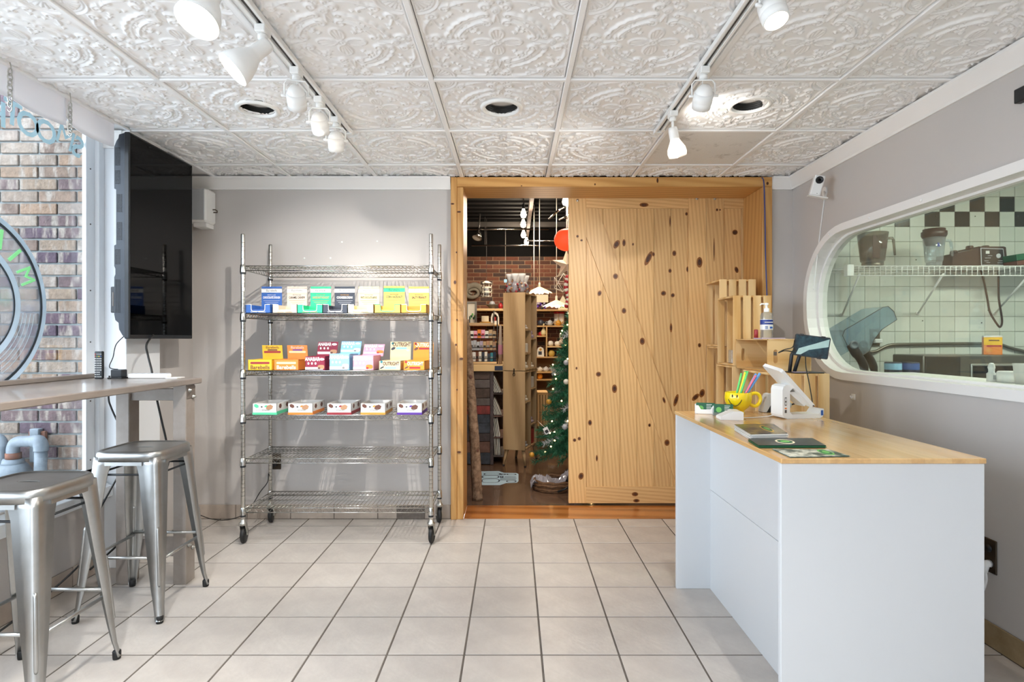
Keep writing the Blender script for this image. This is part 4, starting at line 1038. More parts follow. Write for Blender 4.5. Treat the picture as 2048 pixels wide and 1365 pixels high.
rowB = [(496, 544, 720, 'yellow', 691, 526, 566, 'bare', 'yellow protein bar box with raised lid, first on third shelf'),
        (548, 597, 720, 'orange', 691, 576, 616, 'bare', 'orange protein bar box with raised lid beside the yellow one'),
        (610.5, 650, 713.5, 'maroon', 684, 633, 673, 'ana', 'maroon protein bar box with raised lid on third shelf'),
        (659, 699, 708.5, 'sky', 683, 680, 720, 'ana', 'light blue protein bar box with raised lid on third shelf'),
        (706, 747, 712, 'pink', 689, 725, 766, 'ana', 'pink protein bar box with raised lid on third shelf'),
        (758, 801, 722.5, 'cream', 684, 780, 821, 'out', 'cream protein bar box with raised lid on third shelf'),
        (807, 849, 722.5, 'amber', 685, 826, 866, 'out', 'amber orange protein bar box on third shelf beside the post')]
for (a, b, yt, c, lt_, la, lb, kind, label) in rowB:
    D0 = 3.508; x0, x1 = bx_x(a, D0), bx_x(b, D0); w = x1 - x0; cx = (x0 + x1) / 2; D1 = D0 + .19
    h = CAMZ - (yt - CY) * D0 / F - ZB; D2 = D1; z1 = CAMZ - (lt_ - CY) * D2 / F
    t = thing('protein_bar_box', label, 'snack box', (cx, D0 + .1, ZB), 0, 'protein bar boxes on the third shelf')
    m = MB(); m.box((x0, D0, ZB), (x1, D1, ZB + .003)); m.cbox((x0, D0, ZB), (x1, D0 + .0025, ZB + h), .0006); m.box((x0, D0, ZB), (x0 + .002, D1, ZB + h)); m.box((x1 - .002, D0, ZB), (x1, D1, ZB + h)); m.box((x0, D1 - .002, ZB), (x1, D1, ZB + h))
    m.box((x0, D0 + .002, ZB + h - .003), (x1, D1 - .11, ZB + h)); m.build('carton', c, t)
    l0, l1 = bx_x(la, D2), bx_x(lb, D2); sk = .012 if kind == 'ana' else (-.006 if kind == 'bare' else .004)
    lid = MB(); hh = z1 - (ZB + h * .9)
    lid.prism([(l0 - cx, 0), (l1 - cx, 0), (l1 - cx + sk, hh), (l0 - cx + sk, hh)], 0, .003, basis((1, 0, 0), (0, 0, 1), (0, -1, 0), (cx, D1 + .003, ZB + h * .9))); lid.build('lid', c, t)
    if kind in ('out', 'ana'):
        for k in range(4): MB().cbox((x0 + .006, D1 - .1 + .023 * k, ZB + .004), (x1 - .006, D1 - .08 + .023 * k, ZB + h - .004 - .003 * (k % 2)), .004).build('snack_bar', 'tan' if kind == 'out' else c, t)
    for (fx0, fx1, fz0, fz1, fy, big) in ((x0, x1, ZB, ZB + h, D0, 0), (l0 + sk * .6, l1 + sk * .6, ZB + h + (z1 - ZB - h) * .06, z1, D1 - .0002, 1)):
        fw, fh = fx1 - fx0, fz1 - fz0; fc = (fx0 + fx1) / 2; y = fy - .0002
        if kind == 'bare':
            ink = 'brown' if c == 'yellow' else 'white_card'; bc = 'dark_red' if c == 'yellow' else 'cream'
            if big:
                text('Barebells', .024, ink, t, (fc, y - .0006, fz1 - fh * .18)); print_face(t, fc - fw * .24, fc + fw * .24, fz1 - fh * .42, fz1 - fh * .32, y, 'brown' if c == 'yellow' else 'purple')
                MB().prism(rrect(fw * .84, fh * .16, .005), 0, .0008, Matrix.Translation((fc, y, fz1 - fh * .53)) @ FACE).build('print', bc if c == 'yellow' else 'cream', t)
                for k in range(3): print_face(t, fc - fw * .36, fc + fw * .36, fz1 - fh * (.70 + .09 * k), fz1 - fh * (.685 + .09 * k), y, 'gold')
            else:
                MB().prism(rrect(fw * .8, fh * .2, .006), 0, .0008, Matrix.Translation((fc, y, fz1 - fh * .3)) @ FACE).build('print', bc, t); text('Barebells', .033, ink, t, (fc, y - .0006, fz0 + fh * .28), bold=.0006)
        elif kind == 'ana':
            ink = 'white_card' if c != 'pink' else 'ivory'
            text('ANABAR', .030 if big else .032, ink, t, (fx0 + fw * .36, y - .0006, fz1 - fh * (.2 if big else .2)), sx=.72, bold=.0012)
            MB().prism(ring_poly(fw * .13, fh * .09, 20), 0, .0008, Matrix.Translation((fx1 - fw * .16, y, fz1 - fh * .2)) @ FACE).build('print', 'white_card', t)
            for k in range(3): MB().prism(ring_poly(.006, .008, 10), 0, .0008, Matrix.Translation((fx0 + fw * (.16 + .18 * k), y, fz1 - fh * .5)) @ FACE).build('print', ink, t)
            print_face(t, fx0, fx1 - fw * .1, fz0 + fh * .05, fz0 + fh * .24, y, 'white_card'); MB().prism(ring_poly(fw * .17, fh * .15, 14, 3), 0, .0012, Matrix.Translation((fx1 - fw * .2, y, fz0 + fh * .25)) @ FACE).build('print', {'maroon': 'tan', 'sky': 'white_card', 'pink': 'orange'}[c], t)
            MB().prism(ring_poly(fw * .07, fh * .07, 10), 0, .0016, Matrix.Translation((fx1 - fw * .3, y, fz0 + fh * .16)) @ FACE).build('print', {'maroon': 'brown', 'sky': 'grey_ink', 'pink': 'red'}[c], t)
        else:
            ink = 'brown' if c == 'cream' else 'ivory'
            text('OUTRIGHT', .036 if big else .030, ink, t, (fc + fw * .06, y - .0006, fz1 - fh * (.17 if big else .3)), sx=.66, bold=.001)
            print_face(t, fc - fw * .22, fc + fw * .3, fz1 - fh * (.44 if big else .82), fz1 - fh * (.33 if big else .62), y, 'sky' if c == 'cream' else 'red')
            MB().prism(ring_poly(.008, .008, 12), 0, .0008, Matrix.Translation((fx0 + fw * .12, y, fz1 - fh * .1)) @ FACE).build('print', 'teal' if c == 'cream' else 'red', t)
            MB().prism(ring_poly(fw * .12, fh * .08, 6), 0, .0008, Matrix.Translation((fx0 + fw * .14, y, fz1 - fh * (.4 if big else .7))) @ FACE @ Matrix.Rotation(.5, 4, 'Z')).build('print', 'charcoal' if c == 'cream' else 'brown', t)
            MB().prism(ring_poly(fw * .09, fh * .07, 6), 0, .0008, Matrix.Translation((fx1 - fw * .14, y, fz1 - fh * (.5 if big else .4))) @ FACE).build('print', 'grey_card' if c == 'cream' else 'brown', t)
ZC = LEV[3] + .0025
rowC = [(505, 553.5, 'mint', 'open white snack carton with mint green stripe on fourth shelf'), (576, 625.5, 'orange', 'open white snack carton with orange stripe on fourth shelf'), (654, 702.5, 'dark_red', 'open white snack carton with dark red stripe on fourth shelf'),
        (721, 770.5, 'gold', 'open white snack carton with yellow stripe on fourth shelf'), (794, 844, 'purple', 'open white snack carton with purple stripe on fourth shelf')]
for i, (a, b, c, label) in enumerate(rowC):
    D0 = 3.512; x0, x1 = bx_x(a, D0), bx_x(b, D0); w = x1 - x0; D1 = D0 + .215; h = .070; cx = (x0 + x1) / 2
    t = thing('snack_carton', label, 'snack box', (cx, D0 + .1, ZC), 0, 'open snack cartons on the fourth shelf')
    m = MB(); m.box((x0, D0, ZC), (x1, D1, ZC + .003)); m.box((x0, D0, ZC), (x1, D0 + .002, ZC + h)); m.box((x0, D0, ZC), (x0 + .002, D1, ZC + h)); m.box((x1 - .002, D0, ZC), (x1, D1, ZC + h)); m.box((x0, D1 - .002, ZC), (x1, D1, ZC + h)); m.build('carton', 'white_card', t)
    print_face(t, x0, x1, ZC, ZC + .014, D0, c); MB().box((x1, D0, ZC), (x1 + .0006, D1, ZC + .020)).build('print', c, t)
    text('power', .016, 'grey_card', t, (cx - w * .22, D0 - .0005, ZC + .031)); text('crunch', .018, 'grey_ink', t, (cx + w * .06, D0 - .0005, ZC + .030), bold=.0003)
    for (u, v, rx, rz, mm, tl) in ((.70, .70, .024, .017, 'brown' if c in ('purple', 'gold') else 'tan', .3), (.16, .82, .017, .012, 'brown' if c != 'mint' else 'mint', -.5), (.38, .74, .006, .005, 'ink', 0), (.55, .8, .010, .006, c, .4)):
        MB().prism(ring_poly(rx, rz, 6, 2), 0, .0006, Matrix.Translation((x0 + w * u, D0, ZC + h * v - .003)) @ FACE @ Matrix.Rotation(tl, 4, 'Z')).build('print', mm, t)
    for (v, z) in ((.25, .7), (.75, .68)): MB().prism(ring_poly(.022, .016, 6), 0, .0006, basis((0, 1, 0), (0, 0, 1), (1, 0, 0), (x1, D0 + .215 * v, ZC + h * z))).build('print', 'brown', t)
    for k in range(6): MB().cbox((x0 + .006, D0 + .008 + .033 * k, ZC + .0035), (x1 - .006, D0 + .038 + .033 * k, ZC + .026), .006).build('snack_bar', ('ivory', 'grey_card')[k % 2], t)
# cable from the rack along the floor, outlet behind it
ou = thing('wall_outlet', 'dark wall outlet plate behind the rack post', 'outlet', (-1.685, YB, .37))
MB().cbox((-1.722, YB - .008, .35), (-1.652, YB, .47), .003).build('plate', 'brass_dark', ou)
MB().cbox((-1.70, YB - .03, .375), (-1.674, YB - .007, .41), .004).build('plug', 'black_rubber', ou)
cord('trailing_cable', [(-1.687, YB - .028, .378), at(538, 945, 3.9), at(535, 965, 3.85), at(520, 985, 3.8), at(508, 1005, 3.72), at(490, 1027, 3.62), at(470, 1037, 3.72), at(445, 1041, 3.85), at(420, 1038, 3.9), at(398, 1030, 3.93)], .003, 'black_rubber', 'thin black cord from outlet across the floor past rack')
for (px, py, wh) in ((684, 484.5, 'upper left'), (754.5, 483, 'upper right'), (609, 517, 'lower left'), (661, 516.5, 'lower right')):
    c = at(px, py, YB); tag(MB().lathe([(.006, 0), (.0065, .002), (.003, .003), (.0015, .001)], 10, 0, Matrix.Translation(c) @ Matrix.Rotation(PI / 2, 4, 'X')).build('wall_anchor', 'white_plastic'), 'tiny white plastic anchor in grey wall above the rack, %s of four' % wh, 'wall anchor', 'wall anchors above the rack')

# white speaker in the corner
sp = thing('wall_speaker', 'small white wall speaker in corner beside the television', 'speaker', (-2.15, 3.95, 2.06))
MB().cbox((-2.265, 3.86, 2.085), (-2.112, YB - .004, 2.318), .012).build('cabinet', 'white_plastic', sp)
MB().cbox((-2.258, 3.853, 2.095), (-2.120, 3.861, 2.308), .004).build('grille', 'grey_card', sp)
MB().cbox((-2.22, 3.9, 2.055), (-2.13, YB, 2.086), .003).build('bracket', 'white_plastic', sp)
MB().tube([(-2.115, 3.95, 2.185), (-2.095, 3.95, 2.185), (-2.083, 3.955, 2.178), (-2.085, 3.96, 2.168), (-2.115, 3.96, 2.168)], .004, 6).build('knob', 'brass_dark', sp)

# ================================================================== white desk
DX0, DX1, DY0, DY1, DZ = .832, 1.466, 1.75, 2.892, .905
dk = thing('reception_desk', 'white reception desk with butcher block top', 'desk', (1.15, 2.32, 0))
MB().cbox((DX0 - .002, DY0 - .006, DZ - .016), (DX1 + .002, DY1 + .01, DZ), .002).build('desk_top', 'butcher', dk)
MB().cbox((DX0, DY0, 0), (DX1, DY0 + .019, DZ - .0165), .0015).build('end_panel', 'white_laminate', dk)
MB().cbox((DX0, DY1 - .019, 0), (DX1, DY1, DZ - .0165), .0015).build('end_panel', 'white_laminate', dk)
MB().cbox((1.004, DY0 + .019, 0), (1.02, DY1 - .019, .507), .001).build('front_panel', 'white_laminate', dk)
MB().cbox((1.004, DY0 + .019, .5085), (1.02, DY1 - .019, DZ - .0165), .001).build('front_panel', 'white_laminate', dk)
MB().cbox((1.02, DY0 + .019, .45), (DX1 - .02, DY1 - .019, .468), .001).build('shelf', 'white_laminate', dk)
for px in (1437, 1484, 1548):
    y = 1.004 * F / (px - CX); m = MB(); x = 1.004
    m.cbox((x - .004, y - .010, .845), (x, y + .010, .876), .001); m.tube(smooth_path([(x - .003, y, .85), (x - .006, y, .838), (x - .016, y, .834), (x - .018, y, .846)], 4), .003, 6); m.cbox((x - .02, y + .012, .868), (x, y + .05, .873), .001)
    m.build('hook', 'clear_plastic', dk)
ZD = DZ + .0004
# card holders
def card_holder(px, d, label, clear):
    c = at(px, 820, d); x = c.x; T = Matrix.Translation((x, d, ZD)) @ Matrix.Rotation(-.28, 4, 'Z')
    t = thing('card_holder', label, 'card holder', (x, d, ZD)); mt = 'clear_plastic' if clear else 'white_plastic'
    m = MB(); m.box((-.05, -.02, 0), (.05, .02, .002), 0, T); m.box((-.05, .018, 0), (.05, .02, .045 if not clear else .03), 0, T)
    for s_ in (-1, 1): m.box((s_ * .048 - .001, -.02, 0), (s_ * .048 + .001, .02, .034 if not clear else .012), 0, T)
    if clear: m.box((-.05, -.02, 0), (.05, -.018, .014), 0, T)
    else: m.prism([(-.05, 0), (-.05, .042), (-.034, .042), (-.022, .022), (.022, .022), (.034, .042), (.05, .042), (.05, 0)][::-1], .018, .020, T @ basis((1, 0, 0), (0, 0, 1), (0, -1, 0)))
    m.build('holder', mt, t)
    T2 = T @ Matrix.Translation((0, -.012, .003)) @ Matrix.Rotation(-.22, 4, 'X')
    for k in range(4): MB().box((-.044, .0045 * k, 0), (.044, .0045 * k + .003, .052), 0, T2).build('business_card', 'forest', t)
    M2 = T2 @ basis((1, 0, 0), (0, 0, 1), (0, -1, 0))
    MB().prism(ring_poly(.013, .013, 18), 0, .0008, M2 @ Matrix.Translation((-.022, .024, 0))).build('emblem', 'leaf', t)
    for k in range(5): MB().box((.004, -.0006, .012 + .0075 * k), (.030 - .004 * (k % 2), 0, .0145 + .0075 * k), 0, T2).build('print', 'white_card', t)
card_holder(1411, 2.80, 'white holder of green business cards at the desk corner', False)
card_holder(1447, 2.74, 'clear holder of green business cards beside card reader', True)
# card reader wedge
rd = thing('card_reader', 'white wedge-shaped card reader on desk before the mug', 'card reader', (1.005, 2.6, ZD))
T = Matrix.Translation((1.005, 2.615, ZD)) @ Matrix.Rotation(-.12, 4, 'Z')
MB().prism([(-.052, 0), (.050, 0), (.050, .036), (.040, .040), (.012, .040), (-.050, .011)], -.045, .045, T @ basis((1, 0, 0), (0, 0, 1), (0, -1, 0))).build('body', 'white_plastic', rd)
MB().cbox((-.03, -.034, .0), (.03, .034, .002), .001, 0, T @ Matrix.Translation((-.018, 0, .0255)) @ Matrix.Rotation(-.436, 4, 'Y')).build('pad', 'white_card', rd)
cord('white_cable', [(1.056, 2.61, ZD + .006), at(1500, 836, 2.62), at(1530, 834, 2.66), at(1556, 829, 2.68), at(1561, 827, 2.70)], .0022, 'white_plastic', 'thin white cable from card reader to register', n=5)
# smiley mug with straws
mg = thing('mug', 'big yellow mug with painted smiling face holding straws', 'mug', (1.118, 2.80, ZD))
T = Matrix.Translation((1.118, 2.80, ZD))
MB().lathe([(.001, .002), (.030, 0), (.031, .006), (.027, .012), (.030, .017), (.050, .034), (.062, .058), (.065, .08), (.062, .105), (.0605, .107), (.0575, .105), (.060, .08), (.057, .058), (.045, .038), (.02, .024), (.001, .022)], 40, 0, T, cap=False).build('body', 'mug_glaze', mg)
hr = T @ Matrix.Rotation(-.1, 4, 'Z')
MB().tube(smooth_path([hr @ Vector(p) for p in ((.056, 0, .092), (.075, 0, .102), (.096, 0, .098), (.107, 0, .078), (.102, 0, .054), (.084, 0, .038), (.062, 0, .044), (.052, 0, .05))], 5), .0085, 12).build('handle', 'mug_glaze', mg)
def on_mug(an, z, r=.0665): return T @ Vector((r * math.sin(an), -r * math.cos(an), z))
fa = -.62
MB().tube([on_mug(fa + .5 * (k / 12 * 2 - 1), .078 - .032 * math.cos((k / 12 * 2 - 1) * PI / 2) ** .8 - .003, .0655 - .0045 * max(0, math.cos((k / 12 * 2 - 1) * PI / 2)) ** 2) for k in range(13)], .0016, 6).build('painted_smile', 'ink_black', mg)
for s_ in (-1, 1):
    c = on_mug(fa + .17 * s_, .092, .0650)
    MB().sphere(c, .006, 12, 0, (.55, .25, 1.25)).build('painted_eye', 'ink_black', mg)
for k, (dx, dy, tx, tz, c) in enumerate(((-.01, .01, .032, .2, 'straw_green'), (0, 0, .045, .205, 'straw_yellow'), (.006, .012, .055, .21, 'straw_green'), (.012, -.004, .095, .19, 'straw_pink'), (.018, .01, .105, .197, 'straw_blue'), (.022, 0, .118, .202, 'straw_blue'), (.026, .008, .125, .198, 'straw_blue'), (.0, -.01, .052, .212, 'straw_green'))):
    tag(MB().rod(T @ Vector((dx * .6 - .012, dy, .03)), T @ Vector((tx - .01, dy * 1.4, tz)), .0052, 8).build('drinking_straw', c), '%s drinking straw leaning in the yellow mug%s' % ({'straw_green': 'green', 'straw_yellow': 'yellow', 'straw_pink': 'pink', 'straw_blue': 'light blue'}[c], {0: ', leftmost', 2: ', rightmost green one', 4: ', leftmost blue one', 5: ', middle blue one', 6: ', rightmost', 7: ', middle green one', 1: '', 3: ''}[k]), 'straw', 'straws in the mug')
# barcode scanner
bs = thing('barcode_scanner', 'grey handheld barcode scanner lying on the desk', 'scanner', (1.25, 2.84, ZD))
O = at(1533, 826, 2.86); O.z = ZD
hd = [(-.030, .002), (.010, .002), (.022, .055), (.024, .088), (.012, .096), (-.004, .092), (-.022, .045)]
MB().prism(hd, -.028, .028, basis((1, 0, 0), (0, 0, 1), (0, -1, 0), (O.x, O.y, O.z))).build('head', 'scanner_grey', bs)
MB().prism([(-.012, .0008), (.011, .0008), (.019, .04), (.016, .05)], .0275, .030, basis((1, 0, 0), (0, 0, 1), (0, -1, 0), (O.x, O.y, O.z))).build('bumper', 'black_plastic', bs)
MB().tube([O + Vector((.012, 0, .068)), O + Vector((.045, .005, .058)), O + Vector((.085, .01, .045)), O + Vector((.125, .015, .03))], [.019, .018, .017, .016], 12).build('grip', 'scanner_grey', bs)
MB().tube([O + Vector((.034, 0, .045)), O + Vector((.046, 0, .036)), O + Vector((.058, 0, .04))], .006, 8).build('trigger', 'black_plastic', bs)
cord('coiled_cord', [O + Vector((.12, .015, .03)), O + Vector((.16, .0, .045)), O + Vector((.20, -.03, .035)), O + Vector((.225, -.06, .006))], .004, 'black_rubber', 'black coiled cord behind the white register')
# register
RT = Matrix.Translation((1.340, 2.665, ZD)) @ Matrix.Rotation(.20, 4, 'Z')
rg = thing('register_terminal', 'white tilting register terminal on the desk', 'register', (1.322, 2.66, ZD))
pf = [(-.105, .018), (-.1, .006), (-.08, 0), (.095, 0), (.108, .006), (.114, .018), (.114, .042), (.108, .044), (.100, .036), (.088, .020), (-.055, .020), (-.066, .030), (-.066, .128), (-.055, .138), (-.035, .146), (-.040, .160), (-.085, .158), (-.100, .150), (-.105, .135)]
MB().prism(pf, -.042, .042, RT @ basis((1, 0, 0), (0, 0, 1), (0, -1, 0))).build('stand', 'white_plastic', rg)
DT = RT @ Matrix.Translation((-.038, .01, .150)) @ Matrix.Rotation(math.radians(45), 4, 'Y') @ Matrix.Rotation(math.radians(10), 4, 'X')
scr = MB(); scr.prism(rrect(.245, .165, .012), -.006, .010, DT); scr.build('display', 'white_plastic', rg)
MB().prism(rrect(.235, .155, .008), .010, .0115, DT).build('screen', 'tv_screen', rg)
MB().prism([(-.066, .124), (-.03, .124), (.03, .066), (.02, .055), (-.05, .11)], -.03, .03, RT @ basis((1, 0, 0), (0, 0, 1), (0, -1, 0))).build('hinge', 'white_plastic', rg)
for (z0_, z1_, m_) in ((.062, .1, 'vent_grey'), (.066, .077, 'white_plastic'), (.083, .096, 'white_plastic'), (.028, .042, 'vent_grey'), (.046, .052, 'orange')):
    w_ = .010 if m_ != 'white_plastic' else .006
    MB().box((-.089 - w_ / 2, -.0430 if m_ != 'white_plastic' else -.0434, z0_), (-.089 + w_ / 2, -.0418, z1_), 0, RT).build('logo', m_, rg)
MB().box((.1142, -.04, .012), (.1148, .02, .036), 0, RT).build('label_strip', 'blue', rg); MB().box((.098, -.0432, .012), (.110, -.0418, .036), 0, RT).build('label_strip', 'blue', rg)
MB().lathe([(.004, 0), (.004, .002)], 10, 0, DT @ Matrix.Translation((.112, -.0838, .002)) @ Matrix.Rotation(PI / 2, 4, 'X')).build('screw', 'vent_grey', rg)
# printed matter
def stack(name, label, cat, pts, z, th, cover, sheets, body, emblem=None):
    c = Vector((sum(p[0] for p in pts) / 4, sum(p[1] for p in pts) / 4, 0)); t = thing(name, label, cat, (c.x, c.y, ZD + z))
    for k in range(sheets):
        o_ = Vector((.003 * math.sin(k * 2.3), .003 * math.cos(k * 1.7), 0)); a = z + th * k / sheets; b = z + th * (k + 1) / sheets - .0003
        MB().prism([(p[0] + o_.x, p[1] + o_.y) for p in pts], ZD + a, ZD + b).build('leaflet', body if k < sheets - 1 else cover, t)
    if emblem:
        m, sz, ox = emblem; e = Vector(pts[1]) - Vector(pts[0]); f = Vector(pts[3]) - Vector(pts[0]); u = e.normalized().to_3d(); v = f.normalized().to_3d()
        M0 = basis(u, v, (0, 0, 1), (c.x + ox, c.y, ZD + z + th)); MB().prism(ring_poly(e.length * sz, f.length * .33, 28), 0, .0004, M0).build('emblem', m, t); MB().prism(ring_poly(e.length * sz * .8, f.length * .25, 24), 0, .0007, M0).build('emblem', 'forest', t); MB().prism(ring_poly(e.length * sz * .5, f.length * .14, 18), 0, .0010, M0).build('emblem', 'leaf', t)
    return t
def dpt(px, py, z=0): d = (CAMZ - ZD - z) * F / (py - CY); q = at(px, py, d); return (q.x, q.y)
stack('booklet_stack', 'thick stack of booklets with picture cover near the mug', 'booklets', [dpt(1502, 882), dpt(1575, 880), dpt(1548, 860), dpt(1469, 861)], 0, .024, 'brochure_cover', 12, 'white_card', ('straw', .12, .02))
stack('folder_stack', 'stack of dark green folders with round pale emblem', 'folders', [dpt(1518, 897), dpt(1652, 897), dpt(1625, 882), dpt(1497, 883)], 0, .010, 'brochure_dark', 5, 'forest', ('paper_cream', .14, -.005))
stack('flyer_stack', 'flat fan of green flyers at front edge of desk', 'flyers', [dpt(1582, 916), dpt(1699, 914), dpt(1657, 901), dpt(1546, 900)], 0, .004, 'brochure', 3, 'teal', ('leaf', .10, .05))

# ================================================================== pine crates
def crate(name, label, x0, x1, y0, y1, z0, z1, slat='front', group='stacked pine crates'):
    """crate on its end: open towards -X, slats on the side facing the room"""
    t = thing(name, label, 'crate', ((x0 + x1) / 2, (y0 + y1) / 2, z0), 0, group); e = .012
    if slat == 'front':
        MB().cbox((x0, y0 + .008, z0), (x1 - .007, y1 - .008, z0 + e), .001).build('end_board', 'crate_x', t); MB().cbox((x0, y0 + .008, z1 - e), (x1 - .007, y1 - .008, z1), .001).build('end_board', 'crate_x', t)
        w = x1 - x0; n = 4; sw = w / n - .012
        for yy in (y0, y1 - .007):
            for k in range(n): MB().cbox((x0 + k * (sw + .016), yy, z0), (x0 + k * (sw + .016) + sw, yy + .007, z1), .0012).build('slat', 'crate_z', t)
        h = y1 - y0 - .016; n = 4; sw = h / n - .010
        for k in range(n): MB().cbox((x1 - .007, y0 + .008 + k * (sw + .0133), z0), (x1, y0 + .008 + k * (sw + .0133) + sw, z1), .0012).build('slat', 'crate_z', t)
    else:                                  # lying, end boards with hand slots facing the room
        for yy in (y0, y1 - e):
            cz, cx = (z0 + z1) / 2, x0 + .042
            hole = [(cx + a, cz - .005 + b) for a, b in rrect(.024, .078, .0118, 5)]
            holed([(x0, z0), (x1, z0), (x1, z1), (x0, z1)], [hole], -yy - e, -yy, basis((1, 0, 0), (0, 0, 1), (0, -1, 0))).build('end_board', 'crate_x', t)
        n = 2; sw = (x1 - x0) / n - .006
        for zz in (z0, z1 - .007):
            for k in range(n): MB().cbox((x0 + k * (sw + .012), y0 - .002, zz if zz == z0 else zz + .002), (x0 + k * (sw + .012) + sw, y1 + .002, zz + .007 if zz == z0 else zz + .009), .0012).build('slat', 'crate_y', t)
        n = 2; sw = (z1 - z0) / n - .012
        for k in range(n): MB().cbox((x1, y0, z0 + k * (sw + .024)), (x1 + .007, y1, z0 + k * (sw + .024) + sw), .0012).build('slat', 'crate_y', t)
    return t
crate('pine_crate', 'pine crate on end at the top, farthest back against barn door', 1.432, 1.685, 3.91, 4.19, 1.225, 1.692)
crate('pine_crate', 'pine crate on end under the farthest top crate', 1.44, 1.69, 3.91, 4.19, .7615, 1.223)
crate('pine_crate', 'pine crate on end with slats, directly behind the sanitizer bottle', 1.408, 1.652, 3.605, 3.885, 1.105, 1.556)
crate('pine_crate', 'pine crate on end under the slatted one behind sanitizer', 1.402, 1.648, 3.605, 3.885, .652, 1.103)
crate('pine_crate', 'lying pine crate with hand slots under the sanitizer bottle', 1.419, 1.653, 3.135, 3.59, 1.093, 1.275, 'end')
crate('pine_crate', 'pine crate on end with slats under the tablet stand', 1.395, 1.678, 2.985, 3.42, .64, 1.0915)
crate('pine_crate', 'lower pine crate behind desk supporting the tablet crate', 1.395, 1.678, 2.985, 3.42, .002, .638)
crate('pine_crate', 'lower pine crate standing on floor in the middle stack', 1.402, 1.648, 3.605, 3.885, .002, .65)
crate('pine_crate', 'lower pine crate standing on the doorway threshold', 1.44, 1.69, 3.91, 4.19, .005, .7595)
# sanitizer
c = at(1533, 678, 3.25); sz = 1.2785
tag(MB().cbox((c.x - .05, 3.2, 1.2765), (c.x + .085, 3.31, 1.283), .001).build('paper_pad', 'lilac'), 'pale pink note pad under the sanitizer bottle', 'note pad')
sn = thing('sanitizer_bottle', 'clear pump bottle of sanitizer with blue label on crate', 'bottle', (c.x, 3.25, 1.2835)); T = Matrix.Translation((c.x, 3.25, 1.2835)); z = 0
MB().lathe([(.001, .0), (.032, .0), (.034, .004), (.034, .128), (.030, .142), (.014, .150), (.013, .156)], 24, 0, T, cap=False).build('bottle', 'clear_plastic', sn)
MB().lathe([(.001, .002), (.031, .003), (.031, .115), (.001, .115)], 20, 0, T, cap=False).build('gel', 'ivory', sn) if False else None
MB().lathe([(.0347, .046), (.0347, .106)], 24, 0, T, cap=False).build('label', 'white_card', sn); MB().lathe([(.0350, .076), (.0350, .104)], 24, 0, T, cap=False).build('label', 'navy_ink', sn); MB().box((-.026, -.036, .087), (.02, -.0345, .091), 0, T).build('print', 'white_card', sn); MB().box((.004, -.0362, .053), (.018, -.0340, .064), 0, T).build('print', 'blue', sn)
for k in range(3): MB().box((-.024, -.0362, .052 + .006 * k), (-.008, -.0340, .0545 + .006 * k), 0, T).build('print', 'blue', sn)
MB().lathe([(.015, .150), (.015, .170), (.007, .172), (.006, .188), (.011, .190), (.011, .200), (.001, .203)], 18, 0, T, cap=False).build('pump', 'white_plastic', sn); MB().tube([T @ Vector((0, 0, .195)), T @ Vector((-.03, 0, .196)), T @ Vector((-.036, 0, .188))], .0045, 8).build('nozzle', 'white_plastic', sn)
tag(MB().lathe([(.012, 0), (.012, .055), (.008, .058)], 16, 0, Matrix.Translation((1.565 - .09, 3.42, 1.2768))).build('small_bottle', 'dark_red'), 'small dark red bottle standing beside the sanitizer', 'bottle')
gl = thing('glass_jar', 'small square glass jar with black wire in crate opening', 'jar', (1.40, 3.75, 1.118)); g0 = at(1458, 720, 3.72)
MB().cbox((1.42, 3.66, 1.118), (1.475, 3.72, 1.205), .004).build('jar', 'clear_plastic', gl); MB().tube([(1.425, 3.655, 1.2), (1.447, 3.655, 1.13), (1.47, 3.655, 1.2)], .0018, 5).build('wire', 'black_rubber', gl)
# tablet on a stand
tb = thing('tablet_stand', 'black tablet stand on crate holding a tablet', 'tablet stand', (1.56, 3.06, 1.0925))
MB().cbox((1.50, 3.0, 1.0925), (1.66, 3.14, 1.098), .002).build('base', 'black_plastic', tb)
for dx in (-.022, .022): MB().tube([(1.525 + dx * .6, 3.08, 1.098), (1.55 + dx, 3.09, 1.19), (1.575 + dx * .7, 3.08, 1.25)], [.010, .010, .008], 8).build('arm', 'black_plastic', tb)
TT = Matrix.Translation((1.612, 3.045, 1.236)) @ Matrix.Rotation(math.radians(-22), 4, 'Z') @ Matrix.Rotation(math.radians(8), 4, 'Y')
MB().prism(rrect(.172, .118, .008), -.006, .006, TT @ FACE).build('holder', 'black_plastic', tb)
tab = thing('tablet', 'tablet with dark screen propped on black stand before window', 'tablet', (1.612, 3.03, 1.18))
MB().prism(rrect(.165, .112, .006), .0065, .013, TT @ FACE).build('case', 'black_plastic', tab); MB().prism(rrect(.160, .107, .003), .013, .0138, TT @ FACE).build('screen', 'tablet_screen', tab)
MB().prism([(-.07, -.05), (-.05, -.052), (-.01, -.02), (.08, .008), (.08, .05), (.02, .02), (-.06, -.018)], .0138, .0142, TT @ FACE).build('painted_glare', 'tablet_glare', tab)  # pale reflection painted as a shape on the dark screen
for (a, b) in ((-.055, .056), (.05, .056), (-.05, -.056), (.045, -.056)): MB().cbox((a - .010, -.016, b - .006), (a + .010, .010, b + .006), .002, 0, TT).build('clip', 'black_plastic', tb)
cord('looped_cable', [TT @ Vector((-.085, -.002, .022)), at(1585, 695, 3.02), at(1568, 700, 3.0), at(1557, 706, 2.99), at(1570, 702, 2.99), at(1590, 704, 3.0), TT @ Vector((-.084, -.004, -.02))], .0028, 'black_rubber', 'black looped cable at the left edge of tablet')
